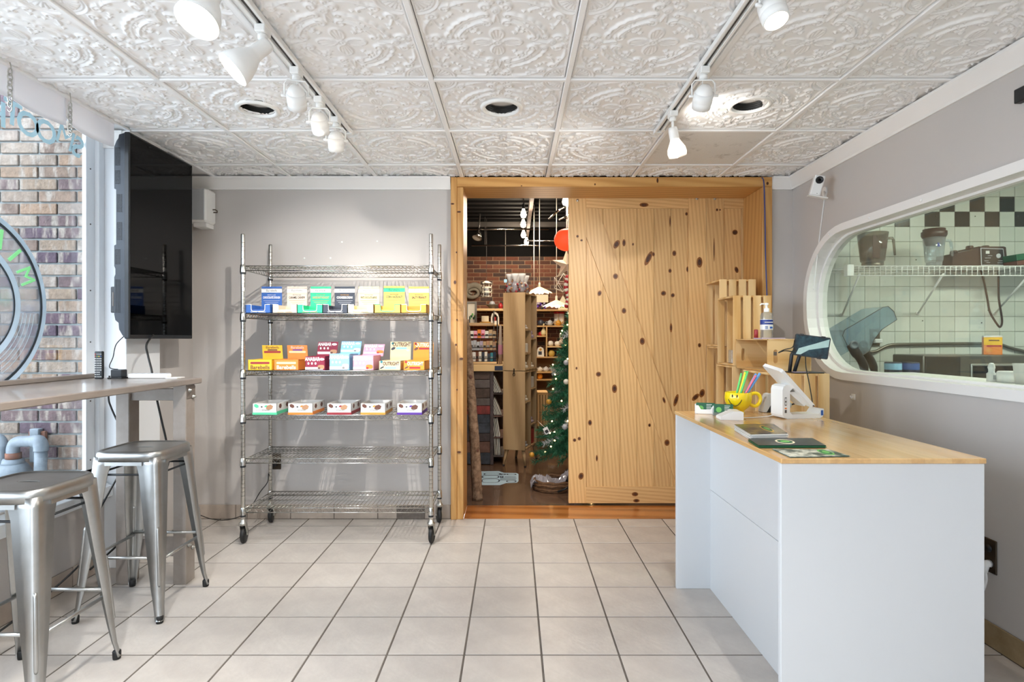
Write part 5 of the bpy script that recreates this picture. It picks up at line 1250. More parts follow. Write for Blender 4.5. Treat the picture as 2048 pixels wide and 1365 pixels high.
cord('hanging_cable', [TT @ Vector((-.02, -.004, -.06)), at(1612, 735, 2.97), at(1618, 765, 2.95), at(1624, 800, 2.92), at(1627, 826, 2.87), (1.52, 2.85, .905), (1.53, 2.93, .6)], .0028, 'black_rubber', 'black cable hanging from tablet down behind register')
tag(MB().cbox((1.50, 2.99, 1.0985), (1.57, 3.03, 1.1005), .0005).build('card', 'lilac'), 'purple and white card on the tablet stand base', 'card')

# ================================================================== right wall items
sc = thing('security_camera', 'white cube security camera on bracket high on right wall', 'camera', (1.9, 3.5, 2.18))
ct = at(1634, 372, 3.46); CT = Matrix.Translation(ct) @ Matrix.Rotation(math.radians(-14), 4, 'Z') @ Matrix.Rotation(math.radians(14), 4, 'Y') @ Matrix.Rotation(math.radians(6), 4, 'X')
MB().cbox((-.030, -.022, -.060), (.030, .028, .062), .006, 0, CT).build('body', 'white_plastic', sc)
MB().lathe([(.022, 0), (.022, .006), (.018, .007), (.016, .003), (.001, .003)], 24, 0, CT @ Matrix.Translation((0, -.022, .032)) @ Matrix.Rotation(PI / 2, 4, 'X'), cap=False).build('lens_ring', 'black_plastic', sc); MB().sphere((0, -.022, .032), .010, 14, 0, (1, .6, 1), CT).build('lens', 'tv_screen', sc)
MB().lathe([(.002, 0), (.002, .001)], 8, 0, CT @ Matrix.Translation((.008, -.022, -.048)) @ Matrix.Rotation(PI / 2, 4, 'X')).build('indicator', 'black_plastic', sc)
MB().cbox((-.034, -.03, -.068), (.075, .03, -.061), .002, 0, CT).build('bracket', 'white_plastic', sc)
wp = Vector((XR - .004, 3.6, 2.235)); MB().prism(rrect(.045, .06, .018), XR - .008, XR - .0005, basis((0, 1, 0), (0, 0, 1), (1, 0, 0), (0, wp.y - .02, wp.z - .02))).build('wall_plate', 'white_plastic', sc)
MB().tube([CT @ Vector((.07, 0, -.065)), (XR - .006, wp.y - .02, wp.z - .02)], .006, 8).build('bracket_arm', 'white_plastic', sc)
yv = lambda px: (XR - .004) * F / (px - CX)
cord('wall_cable', [at(1650, 388, yv(1650)), at(1646, 420, yv(1646)), at(1642, 450, yv(1642)), at(1636, 500, yv(1636)), at(1634, 515, yv(1634) - .03), at(1631, 545, yv(1631) - .05), at(1627, 580, yv(1627) - .06)], .0032, 'white_plastic', 'white camera cable running down right wall to window frame')
hk = thing('wall_hook', 'small white adhesive hook on grey wall below kitchen window', 'hook', (XR - .004, 3.28, .93))
MB().cbox((XR - .004, 3.265, .922), (XR, 3.30, .955), .001).build('backplate', 'white_plastic', hk); MB().tube([(XR - .004, 3.282, .94), (XR - .016, 3.282, .93), (XR - .020, 3.282, .945)], .004, 6).build('prong', 'white_plastic', hk)
p = at(1980, 1110, 2.345); out2 = thing('wall_outlet', 'bronze wall outlet with white plug beside the desk', 'outlet', (XR - .006, 2.345, .31))
MB().cbox((XR - .007, 2.305, .305), (XR, 2.385, .445), .003).build('plate', 'brass_dark', out2)
for z in (.342, .405): MB().lathe([(.016, 0), (.016, .003)], 16, 0, Matrix.Translation((XR - .0065, 2.342, z)) @ Matrix.Rotation(-PI / 2, 4, 'Y')).build('socket', 'black_plastic', out2)
MB().tube([(XR - .009, 2.335, .344), (XR - .022, 2.332, .344), (XR - .030, 2.328, .335), (XR - .034, 2.325, .31)], [.016, .016, .012, .007], 10).build('plug', 'white_plastic', out2)
cord('plug_cable', [(XR - .034, 2.325, .312), (XR - .033, 2.325, .27), (XR - .045, 2.35, .20), (XR - .10, 2.43, .08), (XR - .20, 2.5, .012), (1.55, 2.5, .008)], .0055, 'white_plastic', 'white power cable from bronze outlet down behind the desk')
tag(MB().cbox((XR - .03, 2.1, 2.195), (XR - .0005, 2.2, 2.25), .003).build('wall_bracket', 'black_plastic'), 'small black bracket on right wall at the photo edge', 'bracket')

# ================================================================== kitchen behind the rounded window
KX0, KX1, KY = XR + .1, 4.6, 4.05
struct('kitchen_floor', MB().box((KX0, .2, -.05), (KX1, KY, 0)), 'tile_base', 'kitchen floor', 'floor')
struct('kitchen_ceiling', MB().box((KX0, .2, 2.5), (KX1, KY + .1, 2.55)), 'ceiling_paint', 'kitchen ceiling', 'ceiling')
struct('kitchen_wall_side', MB().box((KX1, .2, 0), (KX1 + .1, KY, 2.5)), 'wall_white', 'kitchen side wall', 'wall')
struct('kitchen_wall_front', MB().box((KX0, .1, 0), (KX1, .2, 2.5)), 'wall_white', 'kitchen front wall', 'wall')
kb = struct('kitchen_wall_back', MB().box((KX0, KY, 0), (KX1, KY + .1, 2.5)), 'grout_kitchen', 'white square tile wall of kitchen with black checker band', 'wall')
P = .1078; tx0 = (1848.5 - CX) * KY / F; tz0 = CAMZ - (454 - CY) * KY / F            # a joint of the tile grid
t0 = None; s = P / 2 - .0011
for i in range(-7, 12):
    for j in range(-9, 11):
        cx, cz = tx0 + P * (i + .5), tz0 - P * (j + .5)
        if cx - P / 2 < KX0 or cz > 2.49: continue
        black = (j == -1 and i % 2 == 0) or (j == -2 and i % 2 == 1)
        key = 'b' if black else 'w'
        if t0 is None: t0 = {}
        if key not in t0:
            o = MB().cbox((-s, -.006, -s), (s, 0, s), .0015).build('wall_tile', 'tile_black' if black else 'tile_kitchen', kb, world=False); t0[key] = o.data; o.location = Vector((cx, KY, cz)) - WM[kb.name].translation
        else: share(t0[key], 'wall_tile', kb, (cx, KY, cz))
for (px, py) in ((1872, 433), (1950, 433), (2035, 433), (1832, 520), (1976, 621), (1845, 642), (1963, 646)):
    c = at(px, py, KY - .006); MB().lathe([(.004, 0), (.004, .003), (.001, .004)], 8, 0, Matrix.Translation(c) @ Matrix.Rotation(PI / 2, 4, 'X')).build('wall_screw', 'rail_dark', kb)
# counter, and an added unseen lamp to light the kitchen
ko = thing('kitchen_counter', 'kitchen counter under the tiled wall', 'counter', (3.2, 3.72, 0))
MB().cbox((KX0 + .02, 3.38, .93), (4.5, KY - .008, .96), .003).build('worktop', 'microwave', ko); MB().cbox((KX0 + .04, 3.42, 0), (4.48, KY - .008, .929), .003).build('cabinet', 'wall_white', ko)
fl = thing('added_kitchen_lamp', 'added unseen fluorescent ceiling lamp in the kitchen', 'ceiling lamp', (3.1, 2.7, 2.45))
MB().cbox((2.45, 2.55, 2.455), (3.75, 2.85, 2.499), .004).build('housing', 'lamp_white', fl); mat('added_tube_glow', '#f4fff2', .4, emit=('#eafbe6', 10)); MB().cbox((2.47, 2.58, 2.449), (3.73, 2.82, 2.455), .001).build('diffuser', 'added_tube_glow', fl)
l = bpy.data.lights.new('added_tube_light', 'AREA'); l.shape = 'RECTANGLE'; l.size = 1.26; l.size_y = .24; l.energy = KITCHEN_W; l.color = (.96, 1, .92); lo = bpy.data.objects.new('added_tube_light', l); COL.objects.link(lo); lo.parent = fl; lo.matrix_local = WM[fl.name].inverted() @ Matrix.Translation((3.1, 2.7, 2.445))
# wire shelf
SZ = 1.756; SYF = 3.70
ks = thing('wire_wall_shelf', 'white wire shelf on the kitchen tile wall', 'wire shelf', (3.1, 3.87, 1.5))
m = MB()
for z in (SZ, SZ - .062): m.rod((2.2, SYF, z), (4.3, SYF, z), .0032, 6)
k = 2.2
while k < 4.3: m.rod((k, SYF, SZ - .062), (k, SYF, SZ), .0022, 5); m.rod((k, SYF, SZ), (k, KY - .006, SZ), .0022, 5); k += .0355
for y in (3.85, 4.02): m.rod((2.2, y, SZ - .004), (4.3, y, SZ - .004), .003, 6)
m.build('wire_deck', 'white_plastic', ks)
for (x1, z1, x0) in (((1836 - CX) * 4.04 / F, 1.462, 2.83), ((1990 - CX) * 4.04 / F, 1.462, 3.40), (2.36, 1.45, 2.28)): MB().tube([(x0, SYF + .004, SZ - .05), (x1, KY - .012, z1)], .006, 6).build('brace', 'white_plastic', ks); MB().lathe([(.015, 0), (.015, .006)], 12, 0, Matrix.Translation((x1, KY - .006, z1)) @ Matrix.Rotation(PI / 2, 4, 'X')).build('brace_foot', 'white_plastic', ks)
MB().cbox((2.19, SYF - .01, SZ - .066), (2.235, SYF + .03, SZ + .01), .003).build('end_cap', 'white_plastic', ks)
SD = 3.82
def jar(px, w, h, label, smoke):
    c = at(px, 500, 3.765); t = thing('blender_jar', label, 'blender jar', (c.x, 3.765, SZ + .003)); T = Matrix.Translation((c.x, 3.765, SZ + .003)); r = w / 2; mt = 'smoke_plastic' if smoke else 'clear_plastic'
    pr = [(r * .62, 0), (r * .70, .012), (r * .70, .03), (r * .78, .04), (r * .86, h * .5), (r, h), (r * .97, h), (r * .83, h * .5), (r * .74, .045), (.001, .042)]
    MB().lathe(pr, 28, 0, T, cap=False).build('jar', mt, t); MB().lathe([(r * .60, .001), (r * .64, .03), (.001, .035)], 20, 0, T, cap=False).build('collar', 'zinc' if smoke else 'clear_plastic', t)
    hx = r * .95; MB().tube([T @ Vector(p) for p in ((hx, 0, h * .86), (hx + .045, 0, h * .86), (hx + .052, 0, h * .80), (hx + .062, 0, h * .35))], [.008, .009, .009, .007], 10).build('handle', mt, t)
    if smoke: MB().box((-r * .55, -r * .90, .05), (-r * .05, -r * .86, h * .88), 0, T).build('panel', 'blender_brown', t); MB().box((r * .1, -r * .92, h * .5), (r * .45, -r * .9, h * .72), 0, T).build('panel', 'blender_brown', t)
    else: MB().lathe([(r * 1.0, h - .01), (r * 1.12, h + .005), (r * 1.12, h + .03), (r * .98, h + .034), (r * .98, h + .048), (.001, h + .05)], 28, 0, T, cap=False).build('lid', 'blender_brown', t); MB().lathe([(r * .7, h - .06), (r * .95, h - .008)], 24, 0, T).build('lid_plug', 'blender_brown', t); MB().box((-r * .3, -r * .90, h * .62), (-r * .05, -r * .86, h * .75), 0, T).build('logo', 'navy_ink', t)
jar(1745, .185, .225, 'smoky grey blender jar on the wire shelf, left', True)
jar(1868, .13, .205, 'clear blender jar with brown lid on the wire shelf', False)
c = at(1965, 500, 3.93)
bl = thing('countertop_blender', 'dark brown blender base with control panel on wire shelf', 'blender base', (c.x - .05, 3.93, SZ + .003)); T = Matrix.Translation((c.x, 3.93, SZ + .003))
MB().prism([(-.095, 0), (.098, 0), (.085, .145), (.07, .15), (-.10, .15)], -.09, .09, T @ basis((1, 0, 0), (0, 0, 1), (0, -1, 0))).build('housing', 'blender_brown', bl)
MB().prism([(-.28, 0), (-.095, 0), (-.095, .145), (-.17, .12), (-.28, .10)], -.06, .09, T @ basis((1, 0, 0), (0, 0, 1), (0, -1, 0))).build('housing_side', 'blender_brown', bl)
MB().prism([(-.085, .02), (.08, .02), (.066, .135), (-.09, .14)], .09, .0915, T @ basis((1, 0, 0), (0, 0, 1), (0, -1, 0))).build('panel_frame', 'grey_card', bl); MB().prism([(-.08, .025), (.074, .025), (.062, .13), (-.084, .135)], .0915, .0925, T @ basis((1, 0, 0), (0, 0, 1), (0, -1, 0))).build('control_panel', 'ink_black', bl)
MB().lathe([(.016, 0), (.016, .004), (.012, .005)], 16, 0, T @ Matrix.Translation((.03, -.0925, .085)) @ Matrix.Rotation(PI / 2, 4, 'X')).build('dial', 'grey_card', bl); MB().box((-.055, -.0935, .10), (-.03, -.0922, .12), 0, T).build('switch', 'white_card', bl)
for k, (a, b, w) in enumerate(((-.065, .05, .03), (-.06, .07, .04), (.03, .05, .03), (-.05, .038, .025), (.025, .036, .035), (-.04, .085, .03))): MB().box((a, -.0931, b), (a + w, -.0922, b + .003), 0, T).build('print', 'grey_card', bl)
for (a, z) in ((.02, .15), (-.09, .148), (-.2, .115)): MB().lathe([(.024, -.006), (.022, .016), (.018, .02)], 14, 0, T @ Matrix.Translation((a, 0, z))).build('knob', 'blender_brown', bl)
c = at(2042, 500, SD); fb = thing('flat_carton', 'green and dark red flat cartons at right end of wire shelf', 'carton', (c.x, SD, SZ + .003)); T = Matrix.Translation((c.x + .02, SD, SZ + .004)) @ Matrix.Rotation(-.13, 4, 'Y')
MB().cbox((-.12, -.09, .052), (.3, .09, .095), .003, 0, T).build('carton', 'forest', fb); MB().cbox((-.12, -.088, .02), (.3, .088, .051), .003, 0, T).build('carton_base', 'brown', fb); MB().box((-.02, -.0905, .07), (.2, -.0898, .085), 0, T).build('print', 'mint', fb)
cord('appliance_cord', [at(1955, 520, 3.9), at(1967, 560, 3.95), at(1975, 600, 3.97), at(1980, 625, 3.97), at(1995, 650, 3.97), at(2001, 654, 3.97), at(2004, 640, 3.97), at(1998, 600, 3.97), at(1997, 570, 3.96), at(1997, 535, 3.9)], .0065, 'blender_brown', 'dark appliance cord looping below the wire shelf')
# tilted clear blender cover on dark arms, left in the window
KC = 3.83; bc = thing('blender_cover', 'bluish clear sound cover with dark arms left in kitchen window', 'blender cover', (2.4, KC, .962))
def kp(px, py, d=KC): return at(px, py, d)
sh = [(1664, 672), (1668, 661), (1742, 617), (1752, 615), (1763, 625), (1769, 641), (1740, 660), (1725, 680), (1716, 702), (1700, 712), (1687, 714), (1680, 705)]
pts = [kp(*q) for q in sh]; cxm = sum(p.x for p in pts) / len(pts); czm = sum(p.z for p in pts) / len(pts)
poly = [(p.x - cxm, p.z - czm) for p in pts]
m = MB(); n = len(poly); M0 = basis((1, 0, 0), (0, 0, 1), (0, -1, 0), (cxm, KC, czm))
for yy in (-.10, .12): m.prism(poly[::-1], yy, yy + .004, M0)
m.add([(x, z, -.10) for x, z in poly] + [(x, z, .12) for x, z in poly], [(i, (i + 1) % n, n + (i + 1) % n, n + i) for i in range(n - 4)], 0, M0)
m.build('cover', 'blue_plastic', bc)
MB().tube([M0 @ Vector((x, z, .124)) for x, z in poly], .0022, 5, closed=True).build('rim', 'rail_dark', bc)
for px, d in ((1703, KC - .16), (1722, KC + .04)):
    a = kp(px, 690, d); MB().tube(smooth_path([a, kp(px + 8, 705, d), kp(px + 20, 722, d), kp(px + 26, 740, d), kp(px + 27, 762, d)], 4), [.030] * 6 + [.026] * 6 + [.022] * 5, 12).build('arm', 'black_plastic', bc)
    MB().lathe([(.028, 0), (.028, .01), (.018, .012), (.016, .006), (.001, .006)], 20, 0, Matrix.Translation(a + Vector((0, -.024, 0))) @ Matrix.Rotation(PI / 2, 4, 'X'), cap=False).build('pivot_ring', 'pipe_grey', bc)
MB().cbox((kp(1728, 765).x - .10, KC - .14, .962), (kp(1728, 765).x + .1, KC + .14, 1.0), .01).build('base', 'black_plastic', bc)
# outlet, conduit, cans, microwave, cartons
o3 = thing('wall_outlet', 'steel outlet plate with white plug on kitchen tiles', 'outlet', at(1749, 675, KY)); c = at(1749, 675, KY - .006)
MB().cbox((c.x - .036, KY - .014, c.z - .06), (c.x + .036, KY - .006, c.z + .06), .003).build('plate', 'microwave', o3); MB().lathe([(.018, 0), (.018, .002)], 16, 0, Matrix.Translation((c.x, KY - .014, c.z + .022)) @ Matrix.Rotation(PI / 2, 4, 'X')).build('socket', 'ivory', o3); MB().cbox((c.x - .02, KY - .045, c.z - .042), (c.x + .035, KY - .014, c.z - .012), .004).build('plug', 'white_plastic', o3)
cord('conduit', [at(1735, 705, 4.03), at(1752, 703, 4.03), at(1768, 695, 4.03), at(1785, 690, 4.03), at(1830, 689, 4.03), at(1900, 688, 4.03), at(1960, 688, 4.03), at(2000, 690, 4.03), at(2020, 696, 4.03), at(2060, 706, 4.03)], .011, 'microwave', 'grey metal conduit running along the kitchen tiles', 'conduit', n=10)
cz = .962
for k, (px, d) in enumerate(((1786, 3.40), (1821, 3.40))):
    c = at(px, 750, d); t = thing('oats_can', 'blue and white round oats can, %s' % ('left one of the pair' if k == 0 else 'right one beside the microwave'), 'can', (c.x, d, cz), 0, 'oats cans'); T = Matrix.Translation((c.x, d, cz)); r = .045
    MB().lathe([(r, 0), (r, .17), (r * .96, .175), (.001, .175)], 28, 0, T).build('can', 'navy', t); MB().lathe([(r + .0006, .13), (r + .0006, .168)], 28, 0, T, cap=False).build('band', 'sky' if k == 0 else 'blue', t)
    m = MB()
    for q in range(7): a = .62 + .09 * q; m.add([((r + .001) * math.sin(a), -(r + .001) * math.cos(a), .01), ((r + .001) * math.sin(a + .09), -(r + .001) * math.cos(a + .09), .01), ((r + .001) * math.sin(a + .09), -(r + .001) * math.cos(a + .09), .16), ((r + .001) * math.sin(a), -(r + .001) * math.cos(a), .16)], [(0, 1, 2, 3)])
    m.build('label_panel', 'white_card', t); text('OATS', .034, 'white_card', t, (c.x - .012, d - r - .002, cz + .075), bold=.001)
mw = thing('microwave', 'stainless microwave oven on the kitchen counter', 'microwave', (3.05, 3.62, cz)); x0, x1 = at(1847, 700, 3.40).x, at(2090, 700, 3.40).x; zt = at(1900, 711, 3.40).z
MB().cbox((x0, 3.40, cz), (x1, 3.68, zt), .006).build('body', 'microwave', mw); MB().cbox((x0 + .01, 3.392, cz + .01), (at(1922, 700, 3.39).x, 3.40, zt - .008), .002).build('control_door', 'microwave_dark', mw)
MB().cbox((at(1943, 700, 3.39).x, 3.390, cz + .02), (at(2035, 700, 3.39).x, 3.40, zt - .052), .003).build('door_frame', 'zinc', mw); MB().box((at(1946, 700, 3.39).x, 3.388, cz + .026), (at(2028, 700, 3.39).x, 3.391, zt - .064)).build('door_glass', 'tv_screen', mw)
c = at(1984, 690, 3.50); ob = thing('juice_carton', 'orange and yellow juice drink carton on top of microwave', 'carton', (c.x, 3.5, zt + .001)); T = Matrix.Translation((c.x, 3.5, zt + .001)) @ Matrix.Rotation(-.55, 4, 'Z')
MB().cbox((-.045, -.03, 0), (.045, .03, .108), .001, 0, T).build('carton', 'orange', ob); MB().cbox((-.045, -.03, .108), (.045, .03, .118), .001, 0, T).build('top', 'white_card', ob); MB().box((-.044, -.0306, .06), (.044, -.0301, .107), 0, T).build('print', 'yellow', ob); MB().prism(ring_poly(.016, .014, 14), .0306, .0312, T @ basis((1, 0, 0), (0, 0, 1), (0, -1, 0)) @ Matrix.Translation((-.018, .028, 0))).build('print', 'amber', ob); MB().box((-.03, -.0312, .05), (.04, -.0305, .058), 0, T).build('print', 'red', ob); MB().box((-.02, -.031, .085), (.03, -.0305, .092), 0, T).build('print', 'brown', ob)
# things on the window ledge
LZ = 1.0825; mb = MB().cbox((XR + .113, 2.0, 1.03), (XR + .36, 3.3, LZ - .001), .003); struct('window_ledge', mb, 'trim_white', 'white ledge behind the kitchen window', 'ledge')
c = at(1983, 740, 2.40); x = XR + .2; d = x * F / (1983 - CX)
t = thing('dropper_bottle', 'small white dropper bottle on the kitchen window ledge', 'bottle', (x, d, LZ)); MB().lathe([(.0185, 0), (.0185, .036), (.012, .042), (.012, .058), (.014, .06), (.014, .066), (.011, .078), (.007, .084), (.001, .085)], 20, 0, Matrix.Translation((x, d, LZ)), cap=False).build('bottle', 'white_plastic', t); MB().box((x - .008, d - .0192, LZ + .01), (x + .01, d - .0182, LZ + .03)).build('label', 'grey_card', t)
x = XR + .24; d = x * F / (2025 - CX); tag(MB().lathe([(.055, 0), (.055, .045), (.05, .05), (.001, .052)], 30, 0, Matrix.Translation((x, d, LZ))).build('white_tub', 'white_plastic'), 'round white tub on window ledge beside dropper bottle', 'tub')
x = XR + .2; d = x * F / (2046 - CX); tag(MB().lathe([(.026, 0), (.034, .085), (.036, .088), (.03, .088), (.001, .08)], 24, 0, Matrix.Translation((x, d, LZ))).build('paper_cup', 'white_card'), 'white paper cup on window ledge at the photo edge', 'cup')
t = thing('glass_tumbler', 'clear glass tumblers stack behind the lower window frame', 'glass', at(1740, 764, 3.3)); c = at(1742, 768, 3.3); MB().lathe([(.05, 0), (.055, .06), (.052, .06), (.047, .004), (.001, .004)], 24, 0, Matrix.Translation((c.x, 3.3, 1.02)), cap=False).build('glass', 'clear_plastic', t)

# ================================================================== outside: brick wing wall, pavement, gas pipes
BW = struct('brick_wall_outside', MB().box((-4.5, 3.132, -.1), (XL - .041, 3.139, 3.6)), 'mortar_out', 'weathered pale brick wall outside the shop window', 'brick wall')
bd = None; row = 0; z = .24
while z < 2.86:
    first = True
    xs0 = XL - .044
    while xs0 > -3.42:
        w = .203 if not (row % 2 and first) else .0965
        first = False; key = round(w, 3)
        if bd is None: bd = {}
        if key not in bd:
            o = MB().cbox((-w / 2, -.0, -.0288), (w / 2, .02, .0288), .003).build('brick', 'brick_out', BW, world=False); bd[key] = o.data; o.location = Vector((xs0 - w / 2, 3.12 + random.uniform(-.002, .002), z)) - WM[BW.name].translation
        else: share(bd[key], 'brick', BW, (xs0 - w / 2, 3.12 + random.uniform(-.002, .002), z))
        xs0 -= w + .010
    z += .0677; row += 1
struct('pavement', MB().box((-14, -14, -.16), (XL - .14, 3.13, -.12)), 'asphalt', 'grey pavement outside the shop', 'pavement')
struct('pavement_front', MB().box((XL - .14, -14, -.16), (8, YF - .12, -.12)), 'asphalt', 'grey pavement before the shopfront', 'pavement')
gp = thing('gas_pipe', 'grey gas pipe bend fixed to the brick wall outside', 'pipe', (-2.75, 3.0, -.12)); gd = 3.03
def gpt(px, py, d=gd): return at(px, py, d)
MB().tube(smooth_path([gpt(27, 912), gpt(26, 898), gpt(31, 887), gpt(44, 883), gpt(58, 883), gpt(72, 882)], 5), .030, 14).build('elbow', 'pipe_grey', gp)
MB().tube(smooth_path([gpt(68, 882), gpt(78, 884), gpt(82, 893), gpt(82, 902)], 5), .034, 14).build('elbow', 'pipe_grey', gp)
MB().tube([gpt(82, 900), gpt(81, 946)], .029, 14).build('pipe', 'pipe_grey', gp); MB().tube([gpt(81, 946), gpt(80, 1200)], .024, 12).build('pipe', 'pipe_grey', gp)
MB().tube([gpt(27, 906), gpt(27, 918)], .036, 14).build('collar', 'pipe_rust', gp); MB().tube([gpt(27, 918), gpt(26, 932)], [.045, .053], 18).build('cap', 'pipe_grey', gp)
MB().lathe([(.04, 0), (.075, .02), (.085, .06), (.06, .1)], 20, 0, Matrix.Translation(gpt(24, 965))).build('meter', 'pipe_grey', gp); MB().tube([gpt(24, 960), gpt(24, 1200)], .04, 14).build('pipe', 'pipe_grey', gp)
MB().cbox((gpt(48, 900).x - .02, 3.085, gpt(48, 930).z), (gpt(48, 900).x + .03, 3.118, gpt(48, 862).z), .003).build('bracket', 'pipe_grey', gp)
MB().cbox((gpt(34, 900).x, 3.1, gpt(34, 884).z), (gpt(68, 900).x, 3.119, gpt(34, 868).z), .002).build('plate', 'pipe_rust', gp)
MB().tube(smooth_path([gpt(-22, 880), gpt(-6, 878), gpt(2, 886), gpt(3, 900), gpt(3, 930)], 5), .03, 14).build('elbow', 'pipe_grey', gp); MB().tube([gpt(3, 930), gpt(3, 1200)], .028, 12).build('pipe', 'pipe_grey', gp)

# ================================================================== the gift shop beyond the doorway
SYB, SZC = 9.4, 3.1
struct('shop_floor', MB().box((-3.2, YD, -.06), (3.6, SYB, 0)), 'concrete_brown', 'polished brown concrete floor of the gift shop', 'floor')
sc_ = struct('shop_ceiling', MB().box((-3.2, YD, SZC), (3.6, SYB + .1, SZC + .1)), 'deck_black', 'black metal deck ceiling of the gift shop', 'ceiling')
for k in range(22): MB().box((-3.2, YD + .1 + .23 * k, SZC - .03), (3.6, YD + .2 + .23 * k, SZC)).build('deck_rib', 'deck_black', sc_)
for y in (6.35, 8.6): MB().cbox((-3.2, y, SZC - .10), (3.6, y + .05, SZC - .03), .002).build('joist', 'rail_dark', sc_)
struct('shop_wall_left', MB().box((-3.3, YD, 0), (-3.2, SYB, SZC)), 'brick_shop', 'left wall of the gift shop', 'wall')
struct('shop_wall_right', MB().box((3.6, YD, 0), (3.7, SYB, SZC)), 'brick_shop', 'right wall of the gift shop', 'wall')
sf = MB().box((-3.2, YD - .02, 2.61), (3.6, YD + .03, SZC)); sf.box((-3.2, YD + .001, 0), (-.446, YD + .03, 2.61)); sf.box((1.83, YD + .045, 0), (3.6, YD + .075, 2.61))
struct('shop_wall_front', sf, 'deck_black', 'dark wall around the doorway, shop side', 'wall')
struct('shop_wall_band', MB().box((-3.2, SYB - .012, 2.655), (3.6, SYB, SZC)), 'deck_black', 'black painted band above the brick wall', 'wall')
sb = struct('shop_wall_back', MB().box((-3.2, SYB, 0), (3.6, SYB + .1, SZC)), 'mortar_shop', 'red brown brick wall at the back of the gift shop', 'wall')
bd = {}; row = 0; z = 2.655 - .0339
while z > .95:
    x = -.98 - (.107 if row % 2 else 0)
    while x < 1.2:
        if 'b' not in bd:
            o = MB().cbox((-.1015, -.010, -.0285), (.1015, .01, .0285), .002).build('brick', 'brick_shop', sb, world=False); bd['b'] = o.data; o.location = Vector((x + .1015, SYB, z)) - WM[sb.name].translation
        else: share(bd['b'], 'brick', sb, (x + .1015, SYB, z))
        x += .2135
    z -= .0677; row += 1
def bulb(px, py, z, label, watts, r=.038):
    d = (z - CAMZ) * F / (CY - py); c = at(px, py, d)
    t = thing('light_bulb', label, 'light bulb', c - Vector((0, 0, .05)), 0, 'bare bulbs under the shop ceiling')
    T = Matrix.Translation(c)
    MB().lathe([(.001, -r * 1.25), (r * .7, -r * 1.0), (r, -r * .2), (r * .8, r * .7), (.016, r * 1.5), (.014, r * 2)], 18, 0, T, cap=False).build('bulb', 'bulb_glow', t)
    MB().lathe([(.018, r * 1.8), (.018, r * 2 + .05), (.001, r * 2 + .052)], 12, 0, T, cap=False).build('socket', 'black_plastic', t); MB().rod(c + Vector((0, 0, r * 2 + .05)), (c.x, c.y, SZC - .03), .005, 6).build('stem', 'rail_dark', t)
    if watts: lamp(t, c - Vector((0, 0, r * 1.5)), 'POINT', watts, SHOP_WARM, radius=.05)
bulb(1131, 403, 2.82, 'bare glowing bulb beside the barn door top', SHOP_W)
bulb(1047, 429, 2.84, 'bare glowing bulb, nearest of the row along the beam', SHOP_W)
bulb(1046.5, 449, 2.84, 'bare glowing bulb, second of the row along the beam', 0)
bulb(1047, 470, 2.84, 'bare glowing bulb, third of the row along the beam', SHOP_W * .8)
bulb(1053, 484, 2.84, 'bare glowing bulb, farthest of the row along the beam', 0)
tag(MB().cbox((.20, 6.3, 2.93), (.245, 9.3, 3.06), .003).build('ceiling_beam', 'barnwood'), 'reddish wooden beam under the black ceiling', 'beam')
for (x0, x1, y, z, nm, lb) in ((-.62, 1.2, 8.3, 2.66, 'ceiling_rod', 'pale horizontal rod hanging low under black shop ceiling'), (.2, 1.3, 8.6, 2.78, 'ceiling_rod', 'pale horizontal rod right of the bulb row'), (-.9, .5, 8.0, 2.84, 'ceiling_rod', 'thin grey rod left of the bulb row')):
    t = thing(nm, lb, 'rod', (x0, y, z)); MB().rod((x0, y, z), (x1, y, z), .012, 8).build('rod', 'chrome', t)
    for q in (x0 + .2, x1 - .2): MB().rod((q, y, z), (q, y, SZC - .02), .004, 5).build('hanger', 'rail_dark', t)
for k, (a, b) in enumerate((((1118, 420), (1098, 438)), ((1137, 411), (1120, 419)), ((1138, 431), (1119, 439)))):
    d0 = 6.3; tag(MB().rod(at(a[0], a[1], d0), at(b[0], b[1], d0 + .3), .013, 8).build('tube_lamp', 'chrome'), 'short pale tube under the shop ceiling beside red lantern, %s' % ('longest', 'upper', 'lower')[k], 'tube', 'short tubes by the lantern')
c = at(956, 470, 8.0); t = thing('shop_spotlight', 'silver clamp spotlight under black ceiling at doorway left', 'spotlight', c); T = zmat(c, (-.3, -.5, -1))
MB().lathe([(.001, .06), (.03, .055), (.05, .0), (.07, -.06), (.066, -.06), (.045, 0)], 20, 0, T, cap=False).build('shade', 'chrome', t); MB().lathe([(.065, -.055), (.001, -.05)], 18, 0, T, cap=False).build('lens', 'can_lens', t); MB().rod(c + Vector((.01, 0, .05)), c + Vector((.03, 0, .3)), .01, 6).build('arm', 'rail_dark', t)
lamp(t, c + Vector((.35, -.6, .15)), 'SPOT', SHOP_W * 2.2, SHOP_WARM, aim=(.1, 8.8, 1.2), size=120, blend=.7, radius=.06)
